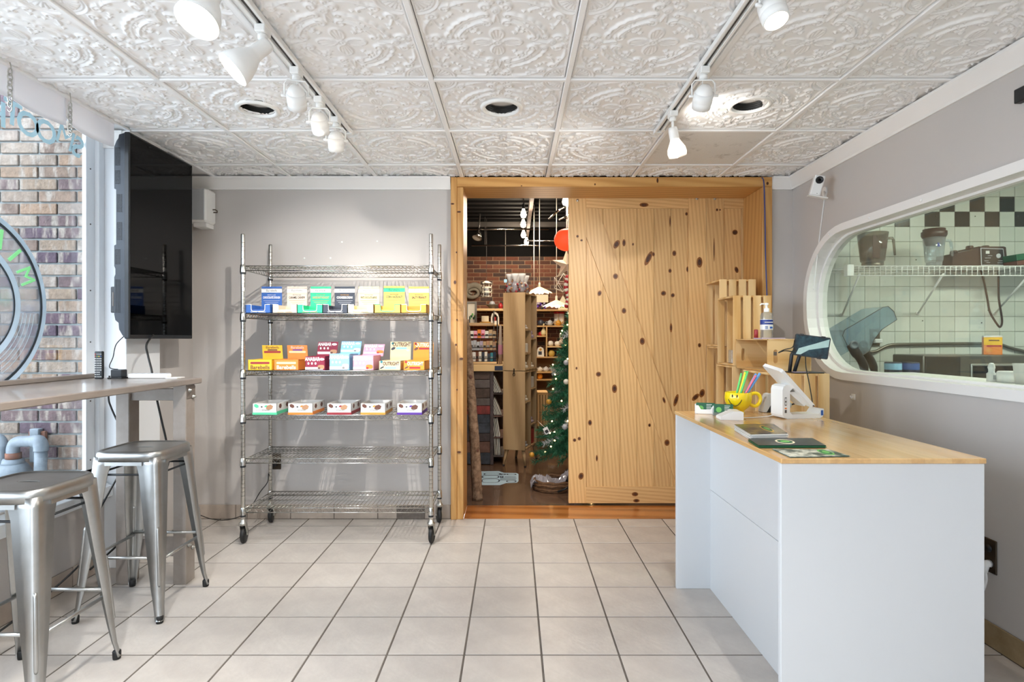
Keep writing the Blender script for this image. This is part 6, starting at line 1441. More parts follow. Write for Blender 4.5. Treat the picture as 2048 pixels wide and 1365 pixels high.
for k, (x, aim) in enumerate(((-.55, (.0, 5.7, .8)), (.75, (.35, 5.6, .5)))):  # added spots hidden over the doorway to brighten the oak cabinet side
    c = Vector((x, 4.62, 2.93)); t = thing('shop_spotlight', 'added unseen ceiling spotlight inside the shop above the doorway, %s' % ('left', 'right')[k], 'spotlight', c); T = zmat(c, Vector(aim) - c)
    MB().lathe([(.001, .06), (.03, .055), (.05, .0), (.055, -.06), (.05, -.06), (.045, 0)], 20, 0, T, cap=False).build('shade', 'black_plastic', t); MB().lathe([(.05, -.055), (.001, -.05)], 18, 0, T, cap=False).build('lens', 'bulb_glow', t); MB().rod(c, (c.x, c.y, SZC - .02), .01, 6).build('stem', 'black_plastic', t)
    lamp(t, T @ Vector((0, 0, -.07)), 'SPOT', SHOP_W * 1.6, color=(1, .88, .74), aim=aim, size=100, blend=.7, radius=.05)
# red paper lantern
c = at(1131, 480, 6.0); r = .122; t = thing('paper_lantern', 'red round paper lantern beside the barn door', 'lantern', c - Vector((0, 0, r)))
m = MB(); pr = []
for i in range(25): a = PI * i / 24; rr = r * math.sin(a); pr.append((max(.02, rr * (1.0 if i % 2 else .985)), -r * .96 * math.cos(a)))
m.lathe(pr, 30, 0, Matrix.Translation(c)); m.build('shade', 'lantern_red', t); MB().rod(c + Vector((0, 0, r)), (c.x, c.y, SZC), .003, 5).build('cord', 'black_rubber', t)
# pendants with fluted glass shades
for (px, py, d, lb) in ((1079, 580, 7.2, 'fluted amber glass pendant over the oak cabinet'), (1113, 607, 6.8, 'fluted amber glass pendant near the barn door')):
    c = at(px, py, d); t = thing('pendant_lamp', lb, 'pendant lamp', c - Vector((0, 0, .05)), 0, 'glass pendants'); m = MB(); n = 24; vs = []; fs = []
    for i in range(6):
        for k in range(n):
            rr = (.02 + .028 * i) * (1 + (.10 * (1 if k % 2 else -1) * i / 5)); vs.append((rr * math.cos(2 * PI * k / n), rr * math.sin(2 * PI * k / n), .035 - .012 * i - .004 * i * (k % 2)))
    for i in range(5):
        for k in range(n): fs.append((i * n + k, i * n + (k + 1) % n, (i + 1) * n + (k + 1) % n, (i + 1) * n + k)[::-1])
    m.add(vs, fs, 0, Matrix.Translation(c), True); m.build('shade', 'amber_glass', t); MB().sphere(c + Vector((0, 0, -.02)), .032, 12).build('bulb', 'bulb_glow', t)
    MB().rod(c + Vector((0, 0, .03)), c + Vector((0, 0, .09)), .014, 10).build('socket', 'ivory', t); MB().rod(c + Vector((0, 0, .09)), (c.x, c.y, SZC - .01), .005, 6).build('cord', 'ivory', t)
    lamp(t, c + Vector((0, 0, -.07)), 'POINT', SHOP_W * .25, SHOP_WARM, radius=.03)
tag(MB().rod((at(1068, 478, 7.6).x, 7.6, SZC - .001), at(1068, 585, 7.6), .006, 6).build('hanging_rod', 'ivory'), 'thin pale rod hanging beside the left pendant cord', 'rod')
# star decorations
c = at(1133, 530, 6.4); t = thing('paper_star', 'yellow folded paper star hanging by barn door', 'star', c); pts = []
m = MB(); vs = []
for k in range(10): a = PI / 2 + PI * k / 5; r = .17 if k % 2 == 0 else .07; vs.append((r * math.cos(a), 0, r * math.sin(a)))
vs += [(0, -.04, 0), (0, .04, 0)]; m.add(vs, [(k, (k + 1) % 10, 10)[::-1] for k in range(10)] + [(k, (k + 1) % 10, 11) for k in range(10)], 0, Matrix.Translation(c)); m.build('star', 'paper_cream', t); MB().rod(c + Vector((0, 0, .16)), (c.x, c.y, SZC), .002, 4).build('string', 'ivory', t)
c = at(1126, 566, 6.6); t = thing('wire_star', 'white geometric wire star ornament hanging by barn door', 'star', c); ico = [Vector(p).normalized() * .12 for p in ((0, 1, 1.6), (0, -1, 1.6), (0, 1, -1.6), (0, -1, -1.6), (1, 1.6, 0), (-1, 1.6, 0), (1, -1.6, 0), (-1, -1.6, 0), (1.6, 0, 1), (-1.6, 0, 1), (1.6, 0, -1), (-1.6, 0, -1))]
for i in range(12):
    for j in range(i):
        if (ico[i] - ico[j]).length < .135: MB().rod(c + ico[i], c + ico[j], .003, 5).build('strut', 'ivory', t)
MB_g = None; t = thing('garland', 'red and white checked ribbon garland hanging by barn door', 'garland', at(1133, 610, 6.3)); pts = [at(1135, 555, 6.3), at(1132, 575, 6.3), at(1137, 595, 6.3), at(1133, 612, 6.3)]
for k, q in enumerate(smooth_path(pts, 4)): MB().sphere(q, .028, 8, 0, (1, .5, 1)).build('bow', ('red', 'ivory')[k % 2], t)
MB().rod(at(1135, 553, 6.3), (at(1135, 553, 6.3).x, 6.3, SZC - .001), .002, 4).build('string', 'ivory', t)
# brick wall hangings
c = at(948, 578, 9.35); t = thing('scroll_corbel', 'grey carved scroll corbel on the shop brick wall', 'corbel', c - Vector((0, 0, .15)))
MB().tube([c + Vector(((.05 + .10 * (1 - k / 26)) * math.cos(k * .42) - .02, 0, (.02 + .11 * (1 - k / 26)) * math.sin(k * .42) - .06)) for k in range(27)], [.045 - .0011 * k for k in range(27)], 10).build('scroll', 'stone_grey', t); MB().tube(smooth_path([c + Vector((-.2, 0, .13)), c + Vector((-.1, 0, .05)), c + Vector((.02, 0, .07)), c + Vector((.12, 0, .02))], 4), .04, 8).build('stem', 'stone_grey', t)
c = at(973, 580, 8.4); t = thing('cage_lantern', 'white hexagonal cage lantern hanging before the brick wall', 'lantern', c - Vector((0, 0, .1)))
for k in range(6):
    a = PI * k / 3; b = PI * (k + 1) / 3
    for z0_, z1_ in ((-.10, -.04), (-.03, .03), (.04, .10)):
        r = .075; pa, pb = Vector((r * math.cos(a), r * math.sin(a), 0)), Vector((r * math.cos(b), r * math.sin(b), 0))
        MB().tube([c + pa + Vector((0, 0, z0_)), c + pb + Vector((0, 0, z0_)), c + pb + Vector((0, 0, z1_)), c + pa + Vector((0, 0, z1_))], .007, 5, closed=True).build('frame', 'ivory', t)
MB().rod(c + Vector((0, 0, .1)), (c.x, c.y, SZC), .003, 5).build('chain', 'rail_dark', t); MB().lathe([(.075, .1), (.03, .13), (.001, .135)], 6, 0, Matrix.Translation(c)).build('cap', 'ivory', t); MB().lathe([(.03, -.09), (.03, .05), (.001, .05)], 10, 0, Matrix.Translation(c)).build('candle', 'grey_card', t)
c = at(1011, 562, 9.1); t = thing('hanging_tag', 'small blue and white tag hanging before the brick wall', 'tag', c); MB().cbox(c + Vector((-.025, -.004, -.03)), c + Vector((.025, .004, .025)), .003).build('tag', 'sky', t); MB().rod(c + Vector((0, 0, .025)), (c.x, c.y, SZC - .001), .002, 4).build('string', 'ivory', t); MB().sphere(c + Vector((0, 0, .13)), .012, 8).build('bead', 'ivory', t)
# ---- shelving on the back wall
BY0, BY1 = 9.05, 9.38
def zz(py, d=9.1): return CAMZ - (py - CY) * d / F
def xx(px, d=9.1): return (px - CX) * d / F
su = thing('wall_shelving', 'light wood cubby shelving against shop brick wall, right of cabinet', 'shelving', (xx(1105), 9.2, 0)); x0, x1, xd = xx(1060), xx(1150), xx(1093)
for (a, b, py) in ((x0, x1, 621), (x0, x1, 653), (x0, xd, 673), (xd, x1, 694), (x0, x1, 715), (x0, x1, 745), (x0, x1, 760), (x0, x1, 870)): MB().cbox((a, BY0, zz(py) - .012), (b, BY1, zz(py) + .010), .002).build('shelf', 'shelf_wood', su)
for x in (x0, x1): MB().cbox((x - .012, BY0, 0), (x + .012, BY1, zz(621) - .013), .002).build('upright', 'shelf_wood', su)
MB().cbox((xd - .011, BY0, zz(715) + .011), (xd + .011, BY1, zz(653) - .013), .002).build('divider', 'shelf_wood', su)
sl_ = thing('wall_shelving', 'light wood shelving against shop brick wall, left of cabinet', 'shelving', (xx(975), 9.2, 0)); a, b = xx(928), xx(1012)
for py in (619, 651, 685, 735): MB().cbox((a, BY0, zz(py) - (.026 if py == 619 else .011)), (b, BY1, zz(py) + .011), .002).build('shelf', 'shelf_wood', sl_)
for x in (a, b): MB().cbox((x - .012, BY0, 0), (x + .012, BY1, zz(619) - .027), .002).build('upright', 'shelf_wood', sl_)
MB().cbox((xx(988) - .008, BY0 - .012, 0), (xx(988) + .008, BY0 - .001, zz(619) - .02), .002).build('upright_front', 'rail_dark', sl_)
# goods on the shelves: (name, category, label, px, shelf row, kind, size, material)
G = 0
def pot(px, py, r, h, m_, name, label, cat, spout=True, d=9.14, group='crockery on the shop shelves'):
    global G
    x = xx(px, d); z = zz(py, 9.1) + .0105; t = thing(name, label, cat, (x, d, z), 0, group); T = Matrix.Translation((x, d, z))
    MB().lathe([(r * .6, 0), (r * .95, h * .25), (r, h * .5), (r * .85, h * .8), (r * .5, h * .95), (r * .45, h)], 18, 0, T).build('body', m_, t)
    if spout:
        MB().sphere((0, 0, h * 1.03), r * .22, 8, 0, (1, 1, 1), T).build('lid_knob', m_, t); MB().tube([T @ Vector((r * .8, 0, h * .35)), T @ Vector((r * 1.35, 0, h * .6)), T @ Vector((r * 1.5, 0, h * .85))], [r * .2, r * .13, r * .1], 8).build('spout', m_, t)
        MB().tube(smooth_path([T @ Vector((-r * .85, 0, h * .25)), T @ Vector((-r * 1.45, 0, h * .35)), T @ Vector((-r * 1.4, 0, h * .75)), T @ Vector((-r * .8, 0, h * .75))], 4), r * .1, 6).build('handle', m_, t)
    return t
pot(1100, 653, .045, .085, 'grey_card', 'teapot', 'grey teapot on second shelf of the shop shelving', 'teapot')
pot(1117, 653, .048, .085, 'gold', 'teapot', 'golden yellow teapot on second shelf of the shop shelving', 'teapot')
pot(1082, 653, .055, .09, 'charcoal', 'teapot', 'dark teapot on second shelf of the shop shelving', 'teapot')
pot(1101, 694, .05, .085, 'ivory', 'jar', 'white round jar in cubby, left of two', 'jar', False)
pot(1115, 694, .05, .08, 'ivory', 'jar', 'white round jar in cubby beside the tree', 'jar', False)
pot(1103, 715, .055, .105, 'straw', 'owl_jar', 'tan round owl jar in lower cubby', 'jar', False)
pot(1080, 745, .04, .07, 'ivory', 'mug', 'white mug on low shop shelf beside cabinet', 'mug', True)
pot(1092, 745, .042, .075, 'white_card', 'mug', 'patterned white mug on low shop shelf, middle', 'mug', True)
pot(1105, 745, .042, .075, 'grey_card', 'mug', 'grey patterned mug on low shop shelf near tree', 'mug', True)
pot(1080, 760, .045, .085, 'amber', 'jar', 'amber glass jar on lowest shop shelf', 'jar', False)
pot(1081, 673, .03, .06, 'red', 'mug', 'small red and white mug in upper cubby', 'mug', True)
pot(1079, 728.5, .04, .06, 'ivory', 'sugar_bowl', 'pale round bowl on shelf beside cabinet', 'bowl', False) if False else None
# gourd bird, houses, vases, wreaths
x, z = xx(1087), zz(673) + .0105; t = thing('gourd_bird', 'cream gourd bird figure in upper cubby', 'figurine', (x, 9.12, z)); MB().lathe([(.02, 0), (.045, .03), (.04, .07), (.015, .12), (.012, .17), (.02, .19), (.001, .205)], 14, 0, Matrix.Translation((x, 9.12, z))).build('body', 'cream', t); MB().rod((x - .02, 9.12, z + .19), (x - .06, 9.12, z + .2), .006, 6).build('beak', 'gold', t)
x, z = xx(1081), zz(715) + .0105; t = thing('birdhouse', 'white arched birdhouse with dark print in lower cubby', 'birdhouse', (x, 9.12, z)); MB().prism([(-.055, 0), (.055, 0), (.055, .1), (.04, .14), (.0, .16), (-.04, .14), (-.055, .1)], -.04, .04, Matrix.Translation((x, 9.12, z)) @ FACE).build('body', 'ivory', t); MB().box((x - .035, 9.078, z + .03), (x + .02, 9.0805, z + .085)).build('print', 'charcoal', t); MB().prism(ring_poly(.02, .02, 12), .0405, .042, Matrix.Translation((x, 9.12, z + .115)) @ FACE).build('hole', 'gold', t)
x, z = xx(1126), zz(621) + .0105; t = thing('paper_house', 'glowing cream paper house on top shop shelf', 'house ornament', (x, 9.14, z)); MB().prism([(-.075, 0), (.075, 0), (.075, .1), (0, .23), (-.075, .1)], -.05, .05, Matrix.Translation((x, 9.14, z)) @ FACE).build('house', 'paper_cream', t)
for k in range(3): MB().box((x - .05 + .04 * k, 9.088, z + .03), (x - .03 + .04 * k, 9.0905, z + .06)).build('window', 'leaf', t)
x, z = xx(1082), zz(621) + .0105; t = thing('dried_flowers', 'dark purple dried flower arrangement on top shop shelf', 'flowers', (x, 9.14, z))
rn = random.Random(3)
for k in range(16): p = Vector((rn.uniform(-.09, .09), rn.uniform(-.06, .06), rn.uniform(.02, .11))); MB().sphere(Vector((x, 9.14, z)) + p, .022, 6).build('blossom', ('purple', 'charcoal', 'lilac')[k % 3], t)
x, z = xx(1086), zz(596); t = thing('wood_sign', 'pale wooden block sign on brick wall behind pendant', 'sign', (x, 9.33, z)); MB().cbox((x - .12, 9.33, z - .06), (x + .10, 9.385, z + .07), .004).build('board', 'paper_cream', t)
for (px, m_, lb) in ((1115, 'red', 'white canister with red lid on second shelf, left one'), (1125, 'red', 'white canister with red lid on second shelf near barn door')):
    x, z = xx(px), zz(653) + .0105; t = thing('canister', lb, 'canister', (x, 9.27, z), 0, 'red lidded canisters'); T = Matrix.Translation((x, 9.27, z)); MB().lathe([(.045, 0), (.045, .2)], 16, 0, T).build('can', 'ivory', t); MB().lathe([(.047, .2), (.047, .235), (.001, .236)], 16, 0, T).build('lid', m_, t)
x, z = xx(1124), zz(694) + .0105; t = thing('plush_toy', 'cream fluffy plush toy in cubby beside christmas tree', 'plush', (x, 9.14, z)); 
for q, r in (((0, 0, .06), .055), ((0, -.01, .14), .042), ((-.03, 0, .18), .016), ((.03, 0, .18), .016), ((-.05, -.02, .05), .02), ((.05, -.02, .05), .02)): MB().sphere(Vector((x, 9.14, z)) + Vector(q), r, 10).build('limb', 'beige', t)
x, z = xx(992), zz(619) + .0115; t = thing('wire_bowl', 'dark wire bowl of grey stones on left shop shelf', 'bowl', (xx(984), 9.14, z)); x = xx(984); MB().lathe([(.03, 0), (.08, .05), (.11, .07), (.105, .07), (.07, .05), (.001, .01)], 18, 0, Matrix.Translation((x, 9.14, z)), cap=False).build('bowl', 'stone_grey', t); MB().sphere((x, 9.14, z + .08), .05, 10, 0, (1, 1, .9)).build('ornament', 'grey_card', t)
x = xx(1001); tag(MB().lathe([(.03, 0), (.04, .05), (.015, .09), (.001, .1)], 10, 0, Matrix.Translation((x, 9.14, z))).build('red_ornament', 'red'), 'small red ornament on left shop shelf beside cabinet', 'ornament')
x, z = xx(970), zz(651) + .0115; t = thing('gift_basket', 'wicker gift basket with cream card on left shop shelf', 'basket', (x, 9.14, z)); MB().cbox((x - .09, 9.08, z), (x + .09, 9.2, z + .045), .006).build('basket', 'gold', t); MB().cbox((x - .06, 9.12, z + .046), (x + .06, 9.16, z + .14), .004).build('card', 'paper_cream', t)
x = xx(990); t = thing('arched_lantern', 'white arched lantern with red candle on left shop shelf', 'lantern', (x, 9.12, z))
holed([(-.065, 0), (.065, 0), (.065, .12), (.045, .18), (0, .205), (-.045, .18), (-.065, .12)], [[(-.04, .06), (.04, .06), (.04, .115), (.025, .155), (0, .17), (-.025, .155), (-.04, .115)]], -.04, .04, Matrix.Translation((x, 9.12, z)) @ FACE).build('frame', 'ivory', t); MB().lathe([(.015, .06), (.015, .12)], 10, 0, Matrix.Translation((x, 9.12, z))).build('candle', 'red', t)
t = thing('picture_frame', 'grey framed botanical print leaning at doorway left', 'picture', (xx(943), 9.1, zz(651) + .0115)); a, b, c0, c1 = xx(933, 9.07), xx(954, 9.07), zz(651) + .0115, CAMZ - (604 - CY) * 9.07 / F
holed([(a, c0), (b, c0), (b, c1), (a, c1)], [[(a + .025, c0 + .025), (b - .025, c0 + .025), (b - .025, c1 - .025), (a + .025, c1 - .025)]], -.02, .02, basis((1, 0, 0), (0, 0, 1), (0, -1, 0), (0, 9.03, 0))).build('frame', 'grey_ink', t); MB().box((a + .02, 9.03, c0 + .02), (b - .02, 9.045, c1 - .02)).build('print', 'ivory', t)
for k in range(5): MB().sphere((a + .06 + .02 * k, 9.028, c0 + .1 + .03 * (k % 3)), .016, 6, 0, (1, .15, 1.4)).build('print', ('leaf', 'forest')[k % 2], t)
# ---- left counter of reclaimed boards with racks on it
CYF = 5.70; cxr = (986 - CX) * CYF / F; ct_z = CAMZ - (743 - CY) * CYF / F
lc = thing('sales_counter', 'reclaimed wood counter with light wood top in the gift shop', 'counter', (-.6, 6.0, 0))
MB().cbox((-1.3, CYF - .02, ct_z), (-.10, 6.55, ct_z + .065), .003).build('counter_top', 'shelf_wood', lc)
zs_ = [ct_z - .002, .865, .775, .675, .60, .51, .42, .32, .235, .12, .004]
cols = ['barnwood', 'barnwood', 'barnwood', 'barnwood', 'barn_red', 'barn_blue', 'barn_blue', 'barnwood', 'barnwood', 'barn_blue']
for k in range(10): MB().cbox((-1.28, CYF + .006 * ((k * 7) % 3) / 2, zs_[k + 1] + .003), (cxr - .03, CYF + .03, zs_[k] - .001), .003).build('plank', cols[k], lc)
MB().cbox((cxr - .029, CYF - .004, .002), (cxr + .004, CYF + .05, ct_z - .002), .003).build('corner_post', 'barnwood', lc); MB().cbox((-1.28, 6.3, .002), (-.12, 6.33, ct_z - .002), .002).build('back_panel', 'barnwood', lc)
for z in (.72, .49, .27, .08): MB().cbox((cxr - .02, CYF + .06, z - .012), (-.10, 6.28, z), .001).build('shelf', 'barnwood', lc)
k = 0
for z, n, lean in ((.721, 5, .9), (.491, 5, .85), (.271, 4, .35), (.081, 4, .1)):
    for i in range(n):
        x = cxr + .02 + .012 * i; T = Matrix.Translation((x, CYF + .1, z + .003)) @ Matrix.Rotation(lean * .6, 4, 'Y') if False else Matrix.Translation((cxr + .012 + .016 * i, CYF + .08, z + .002)) @ Matrix.Rotation(-lean * .45, 4, 'Y')
        col = ('white_card', 'grey_card', 'charcoal', 'ivory', 'brown')[(i + k) % 5]
        t = thing('book', '%s book leaning on %s shelf under shop counter, %s from the post' % ({'white_card': 'white', 'grey_card': 'grey', 'charcoal': 'charcoal', 'ivory': 'ivory', 'brown': 'brown'}[col], ('top', 'second', 'third', 'bottom')[k], ('first', 'second', 'third', 'fourth', 'fifth')[i]), 'book', T.translation, 0, 'books under the counter')
        MB().cbox((.001, 0, 0), (.011, .15, .19), .001, 0, T).build('cover', col, t); MB().box((.002, -.0006, .003), (.010, .0, .187), 0, T).build('page_edge', 'ivory', t)
    k += 1
# display rack of small cartons on the counter
RZ = ct_z + .066; rkx0, rkx1, RD = -.46, -.17, 5.80
dr = thing('display_rack', 'black wire display rack of small cartons on shop counter', 'display rack', ((rkx0 + rkx1) / 2, RD, RZ))
for x in (rkx0, rkx1): MB().rod((x, RD + .1, RZ), (x, RD + .1, RZ + .50), .006, 6).build('post', 'black_plastic', dr)
for z in (RZ + .03, RZ + .145, RZ + .27): MB().cbox((rkx0, RD, z - .005), (rkx1, RD + .1, z), .001).build('tier', 'black_plastic', dr); MB().rod((rkx0, RD - .002, z + .03), (rkx1, RD - .002, z + .03), .003, 5).build('rail', 'black_plastic', dr)
MB().cbox((rkx0, RD + .04, RZ + .40), (rkx1 - .03, RD + .06, RZ + .43), .002).build('header', 'kraft', dr)
rn = random.Random(5); q = 0
for r_, (z, n, h, cols) in enumerate(((RZ + .0305, 9, .09, ['white_card', 'white_card', 'brown', 'ivory', 'charcoal', 'ivory', 'charcoal', 'teal', 'navy']), (RZ + .1455, 8, .095, ['grey_card', 'grey_card', 'grey_card', 'lilac', 'kraft', 'tan', 'kraft', 'tan']), (RZ + .2705, 7, .08, ['ivory', 'pink', 'orange', 'pink', 'ivory', 'kraft', 'kraft']))):
    w = (rkx1 - rkx0 - .02) / n
    for i in range(n):
        x = rkx0 + .01 + w * i; hh = h + rn.uniform(-.01, .01)
        t = thing('small_carton', '%s small carton on %s tier of shop rack, %s from left' % ({'white_card': 'white', 'brown': 'brown', 'ivory': 'ivory', 'charcoal': 'charcoal', 'teal': 'teal', 'navy': 'navy', 'grey_card': 'grey', 'lilac': 'lilac', 'kraft': 'kraft', 'tan': 'tan', 'pink': 'pink', 'orange': 'orange'}[cols[i]], ('bottom', 'middle', 'top')[r_], ('first', 'second', 'third', 'fourth', 'fifth', 'sixth', 'seventh', 'eighth', 'ninth')[i]), 'carton', (x + w / 2, RD + .03, z), 0, 'small cartons on the shop rack')
        MB().cbox((x + .001, RD + .004, z), (x + w - .001, RD + .08, z + hh), .001).build('box', cols[i], t); MB().box((x + .005, RD + .0034, z + hh * .3), (x + w - .005, RD + .004, z + hh * .55)).build('print', ('ink', 'grey_ink')[i % 2] if cols[i] != 'pink' else 'red', t)
c = at(989, 690, 5.9); t = thing('tall_bottle', 'pink and cream patterned tall bottle on shop counter', 'bottle', (-.136, 5.86, RZ)); T = Matrix.Translation((-.136, 5.86, RZ)); MB().lathe([(.022, 0), (.024, .22), (.015, .30), (.012, .40), (.001, .41)], 12, 0, T).build('bottle', 'beige', t); MB().lathe([(.0255, .1), (.0255, .2)], 12, 0, T, cap=False).build('band', 'pink', t)
tag(MB().cbox((-.19, CYF - .028, ct_z + .01), (-.11, CYF - .021, ct_z + .055), .001).build('price_plate', 'navy'), 'dark blue plate on edge of the shop counter', 'plate')
# ---- birch log
t = thing('tree_log', 'rough bark log leaning beside the doorway casing', 'log', (-.29, 4.5, 0)); rn = random.Random(9)
pth = [at(955, 997, 4.48), at(953, 960, 4.47), at(950, 900, 4.46), at(946, 840, 4.44), at(942, 790, 4.42), at(939, 745, 4.41), at(936, 700, 4.39), at(930, 640, 4.37)]; pth[0].z = .002
sp_ = smooth_path(pth, 5); m = MB(); m.tube(sp_, [.044 - .014 * i / len(sp_) + rn.uniform(-.0022, .0022) for i in range(len(sp_))], 16); m.build('trunk', 'bark', t)
for (i, a) in ((10, .6), (17, -.9), (24, .3)): MB().sphere(sp_[i] + Vector((.034 * math.sin(a), -.034 * math.cos(a), 0)), .014, 8, 0, (1, .5, 1.2)).build('knot', 'pipe_rust', t)
# ---- oak display cabinet, turned a little
A = math.radians(-18.3); o0 = Vector((.114, 5.59, 0)); CM = Matrix.Translation(o0) @ Matrix.Rotation(A, 4, 'Z')
ob = thing('oak_cabinet', 'tall narrow oak display cabinet on tapered legs', 'cabinet', (.06, 5.8, 0)); W, D_ = .23, .43; zb, zt_, zm = .165, 1.742, .957
def cbx(a, b, c, nm, m_): return MB().cbox(a, b, c, 0, CM).build(nm, m_, ob)
cbx((-W, 0, zb), (0, .016, zm - .003), .002, 'side_panel', 'oak_shop'); cbx((-W, 0, zm + .003), (0, .016, zt_), .002, 'side_panel', 'oak_shop')
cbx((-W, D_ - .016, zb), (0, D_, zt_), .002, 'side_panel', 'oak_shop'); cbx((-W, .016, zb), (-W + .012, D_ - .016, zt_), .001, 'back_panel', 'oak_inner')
cbx((-W + .012, D_ * .5 - .008, zb), (-.002, D_ * .5 + .008, zt_), .001, 'divider', 'oak_shop')
for z in (zb, zm - .018, zm + .003, zt_ - .016): cbx((-W + .012, .016, z), (0, D_ - .016, z + .016), .001, 'shelf', 'oak_shop')
for (y0_, y1_, zl) in ((.016, D_ * .5 - .008, (.63, 1.12, 1.36)), (D_ * .5 + .008, D_ - .016, (.38, .75, 1.27))):
    for z in zl: cbx((-W + .012, y0_, z), (-.002, y1_, z + .014), .001, 'shelf', 'oak_shop')
for (x, y) in ((-W + .03, .04), (-.03, .04), (-W + .03, D_ - .04), (-.03, D_ - .04)):
    sx_ = -.03 if x < -.1 else .03; sy_ = -.03 if y < .2 else .03
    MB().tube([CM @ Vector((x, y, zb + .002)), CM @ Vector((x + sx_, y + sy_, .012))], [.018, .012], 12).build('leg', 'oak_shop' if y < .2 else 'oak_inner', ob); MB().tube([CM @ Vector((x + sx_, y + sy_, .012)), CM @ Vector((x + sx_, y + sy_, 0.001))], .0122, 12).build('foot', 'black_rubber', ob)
mm = MB(); mm.cbox((-.12, -.006, zm - .03), (-.108, 0, zm + .025), .001, 0, CM); mm.tube([CM @ Vector((-.114 + .011 * math.cos(a), -.006, zm - .035 + .014 * math.sin(a))) for a in [2 * PI * k / 12 for k in range(12)]], .003, 5, closed=True); mm.build('latch', 'brass_dark', ob)
k = 0
for (y, z, c_, h_) in ((.11, .645, 'ivory', .06), (.11, 1.135, 'ivory', .10), (.11, 1.375, 'white_card', .05), (.32, .395, 'lilac', .06), (.32, .765, 'ivory', .12), (.32, 1.285, 'lilac', .08), (.11, .975, 'ivory', .07), (.32, .975, 'ivory', .06), (.11, .182, 'grey_card', .05), (.32, .182, 'red', .16)):
    t = thing('folded_goods', '%s %s folded goods in %s %s compartment of oak cabinet' % ('low' if h_ < .065 else 'tall', {'ivory': 'ivory', 'white_card': 'white', 'lilac': 'lilac', 'grey_card': 'grey', 'red': 'red'}[c_], ('lowest', 'second lowest', 'middle', 'upper middle', 'upper', 'top')[sum(z > q for q in (.2, .5, .7, 1.0, 1.2))], 'front' if y < .2 else 'rear'), 'goods', CM @ Vector((-.1, y, z + .0005)), 0, 'goods in the oak cabinet'); k += 1
    for q in range(2 if h_ < .1 else 1): MB().cbox((-.19 + .01 * q, y - .07, z + .0005 + h_ * q / 2), (-.02 - .015 * q, y + .07, z + h_ * (q + 1) / (2 if h_ < .1 else 1) - .001), .008, 0, CM).build('bundle', c_, t)
rn = random.Random(4)
for k, (lx, ly) in enumerate(((-.19, .09), (-.13, .07), (-.06, .09), (-.16, .25), (-.08, .28))):
    p = CM @ Vector((lx, ly, zt_ + .001)); t = thing('candy_bag', 'cellophane bag of pink brown candy on oak cabinet, %s' % ('front left', 'front middle', 'front right', 'rear left', 'rear right')[k], 'candy bag', p, 0, 'candy bags on the cabinet'); T = Matrix.Translation(p)
    MB().lathe([(.030, 0), (.040, .03), (.036, .09), (.015, .12)], 10, 0, T).build('bag', 'film', t)
    for q in range(14): a = rn.uniform(0, 6.28); MB().sphere((.037 * math.cos(a), .037 * math.sin(a), rn.uniform(.01, .10)), .013, 6, 0, (1, 1, 1), T).build('candy', ('brown', 'dark_red', 'beige', 'tan')[q % 4], t)
    MB().lathe([(.012, .118), (.034, .165), (.040, .195), (.034, .193), (.009, .12)], 9, 0, T, cap=False).build('ruffle', 'white_card', t)
# ---- floor decal, basket, side crate
fd = [dpt2 for dpt2 in ()]
def fl_(px, py): d = CAMZ * F / (py - CY); q = at(px, py, d); return (q.x, q.y)
t = thing('floor_decal', 'light blue bottle-shaped decal stuck on the shop floor', 'decal', (*fl_(1000, 958), .0003))
MB().prism([fl_(*p) for p in ((957, 971), (1000, 971), (1012, 967), (1034, 966), (1037, 963), (1037, 949), (1033, 947), (1008, 946.5), (998, 943.3), (960, 943.5))], .0003, .0016).build('sheet', 'decal_blue', t)
def outline(x0, x1, y0, y1, w=.008):
    c = [fl_(x0, y1), fl_(x1, y1), fl_(x1, y0), fl_(x0, y0)]; cx = sum(p[0] for p in c) / 4; cy = sum(p[1] for p in c) / 4; ww = abs(c[1][0] - c[0][0]); hh = abs(c[3][1] - c[0][1])
    if min(ww, hh) < .03: MB().prism([(cx - ww / 2, cy - hh / 2), (cx + ww / 2, cy - hh / 2), (cx + ww / 2, cy + hh / 2), (cx - ww / 2, cy + hh / 2)], .0016, .0021).build('print', 'navy', t)
    else: holed([(a + cx, b + cy) for a, b in rrect(ww, hh, min(ww, hh) * .42)], [[(a + cx, b + cy) for a, b in rrect(ww - w * 3.2, hh - w * 2.2, min(ww, hh) * .3)]], .0016, .0021, None).build('print', 'navy', t)
for q in ((967, 1002, 947, 951.3), (963, 999, 951.8, 957.8), (962, 1000, 958.5, 966.5), (1001, 1012, 948.5, 951), (1013, 1033, 948.3, 951.4), (1000, 1007, 953, 956.4), (1009, 1032, 954.6, 955.4), (1000, 1033, 957, 958), (1000, 1032, 960, 961), (1012, 1033, 962, 965.4)): outline(*q)
t = thing('wicker_wreath', 'round wicker basket tray with plastic film on shop floor', 'basket', (*fl_(1102, 975), 0)); c = Vector((*fl_(1108, 978), 0))
for k in range(7):
    R_ = .17 + .006 * math.sin(k * 2); pts = [c + Vector((R_ * math.cos(a), R_ * .9 * math.sin(a), .012 + .011 * k + .004 * math.sin(9 * a + k * 2))) for a in [2 * PI * i / 40 for i in range(40)]]
    MB().tube(pts, .011, 6, closed=True).build('cane', 'wicker', t)
MB().lathe([(.001, .004), (.165, .004), (.165, .012), (.001, .012)], 28, 0, Matrix.Translation(c)).build('base', 'wicker', t)
MB().tube(smooth_path([c + Vector((.02, -.17, .02)), c + Vector((.07, -.21, .05)), c + Vector((.10, -.20, .06)), c + Vector((.12, -.18, .01))], 4), .008, 6).build('clip', 'black_rubber', t)
rn = random.Random(12); m = MB(); nx, ny = 26, 12; vs = []; fs = []
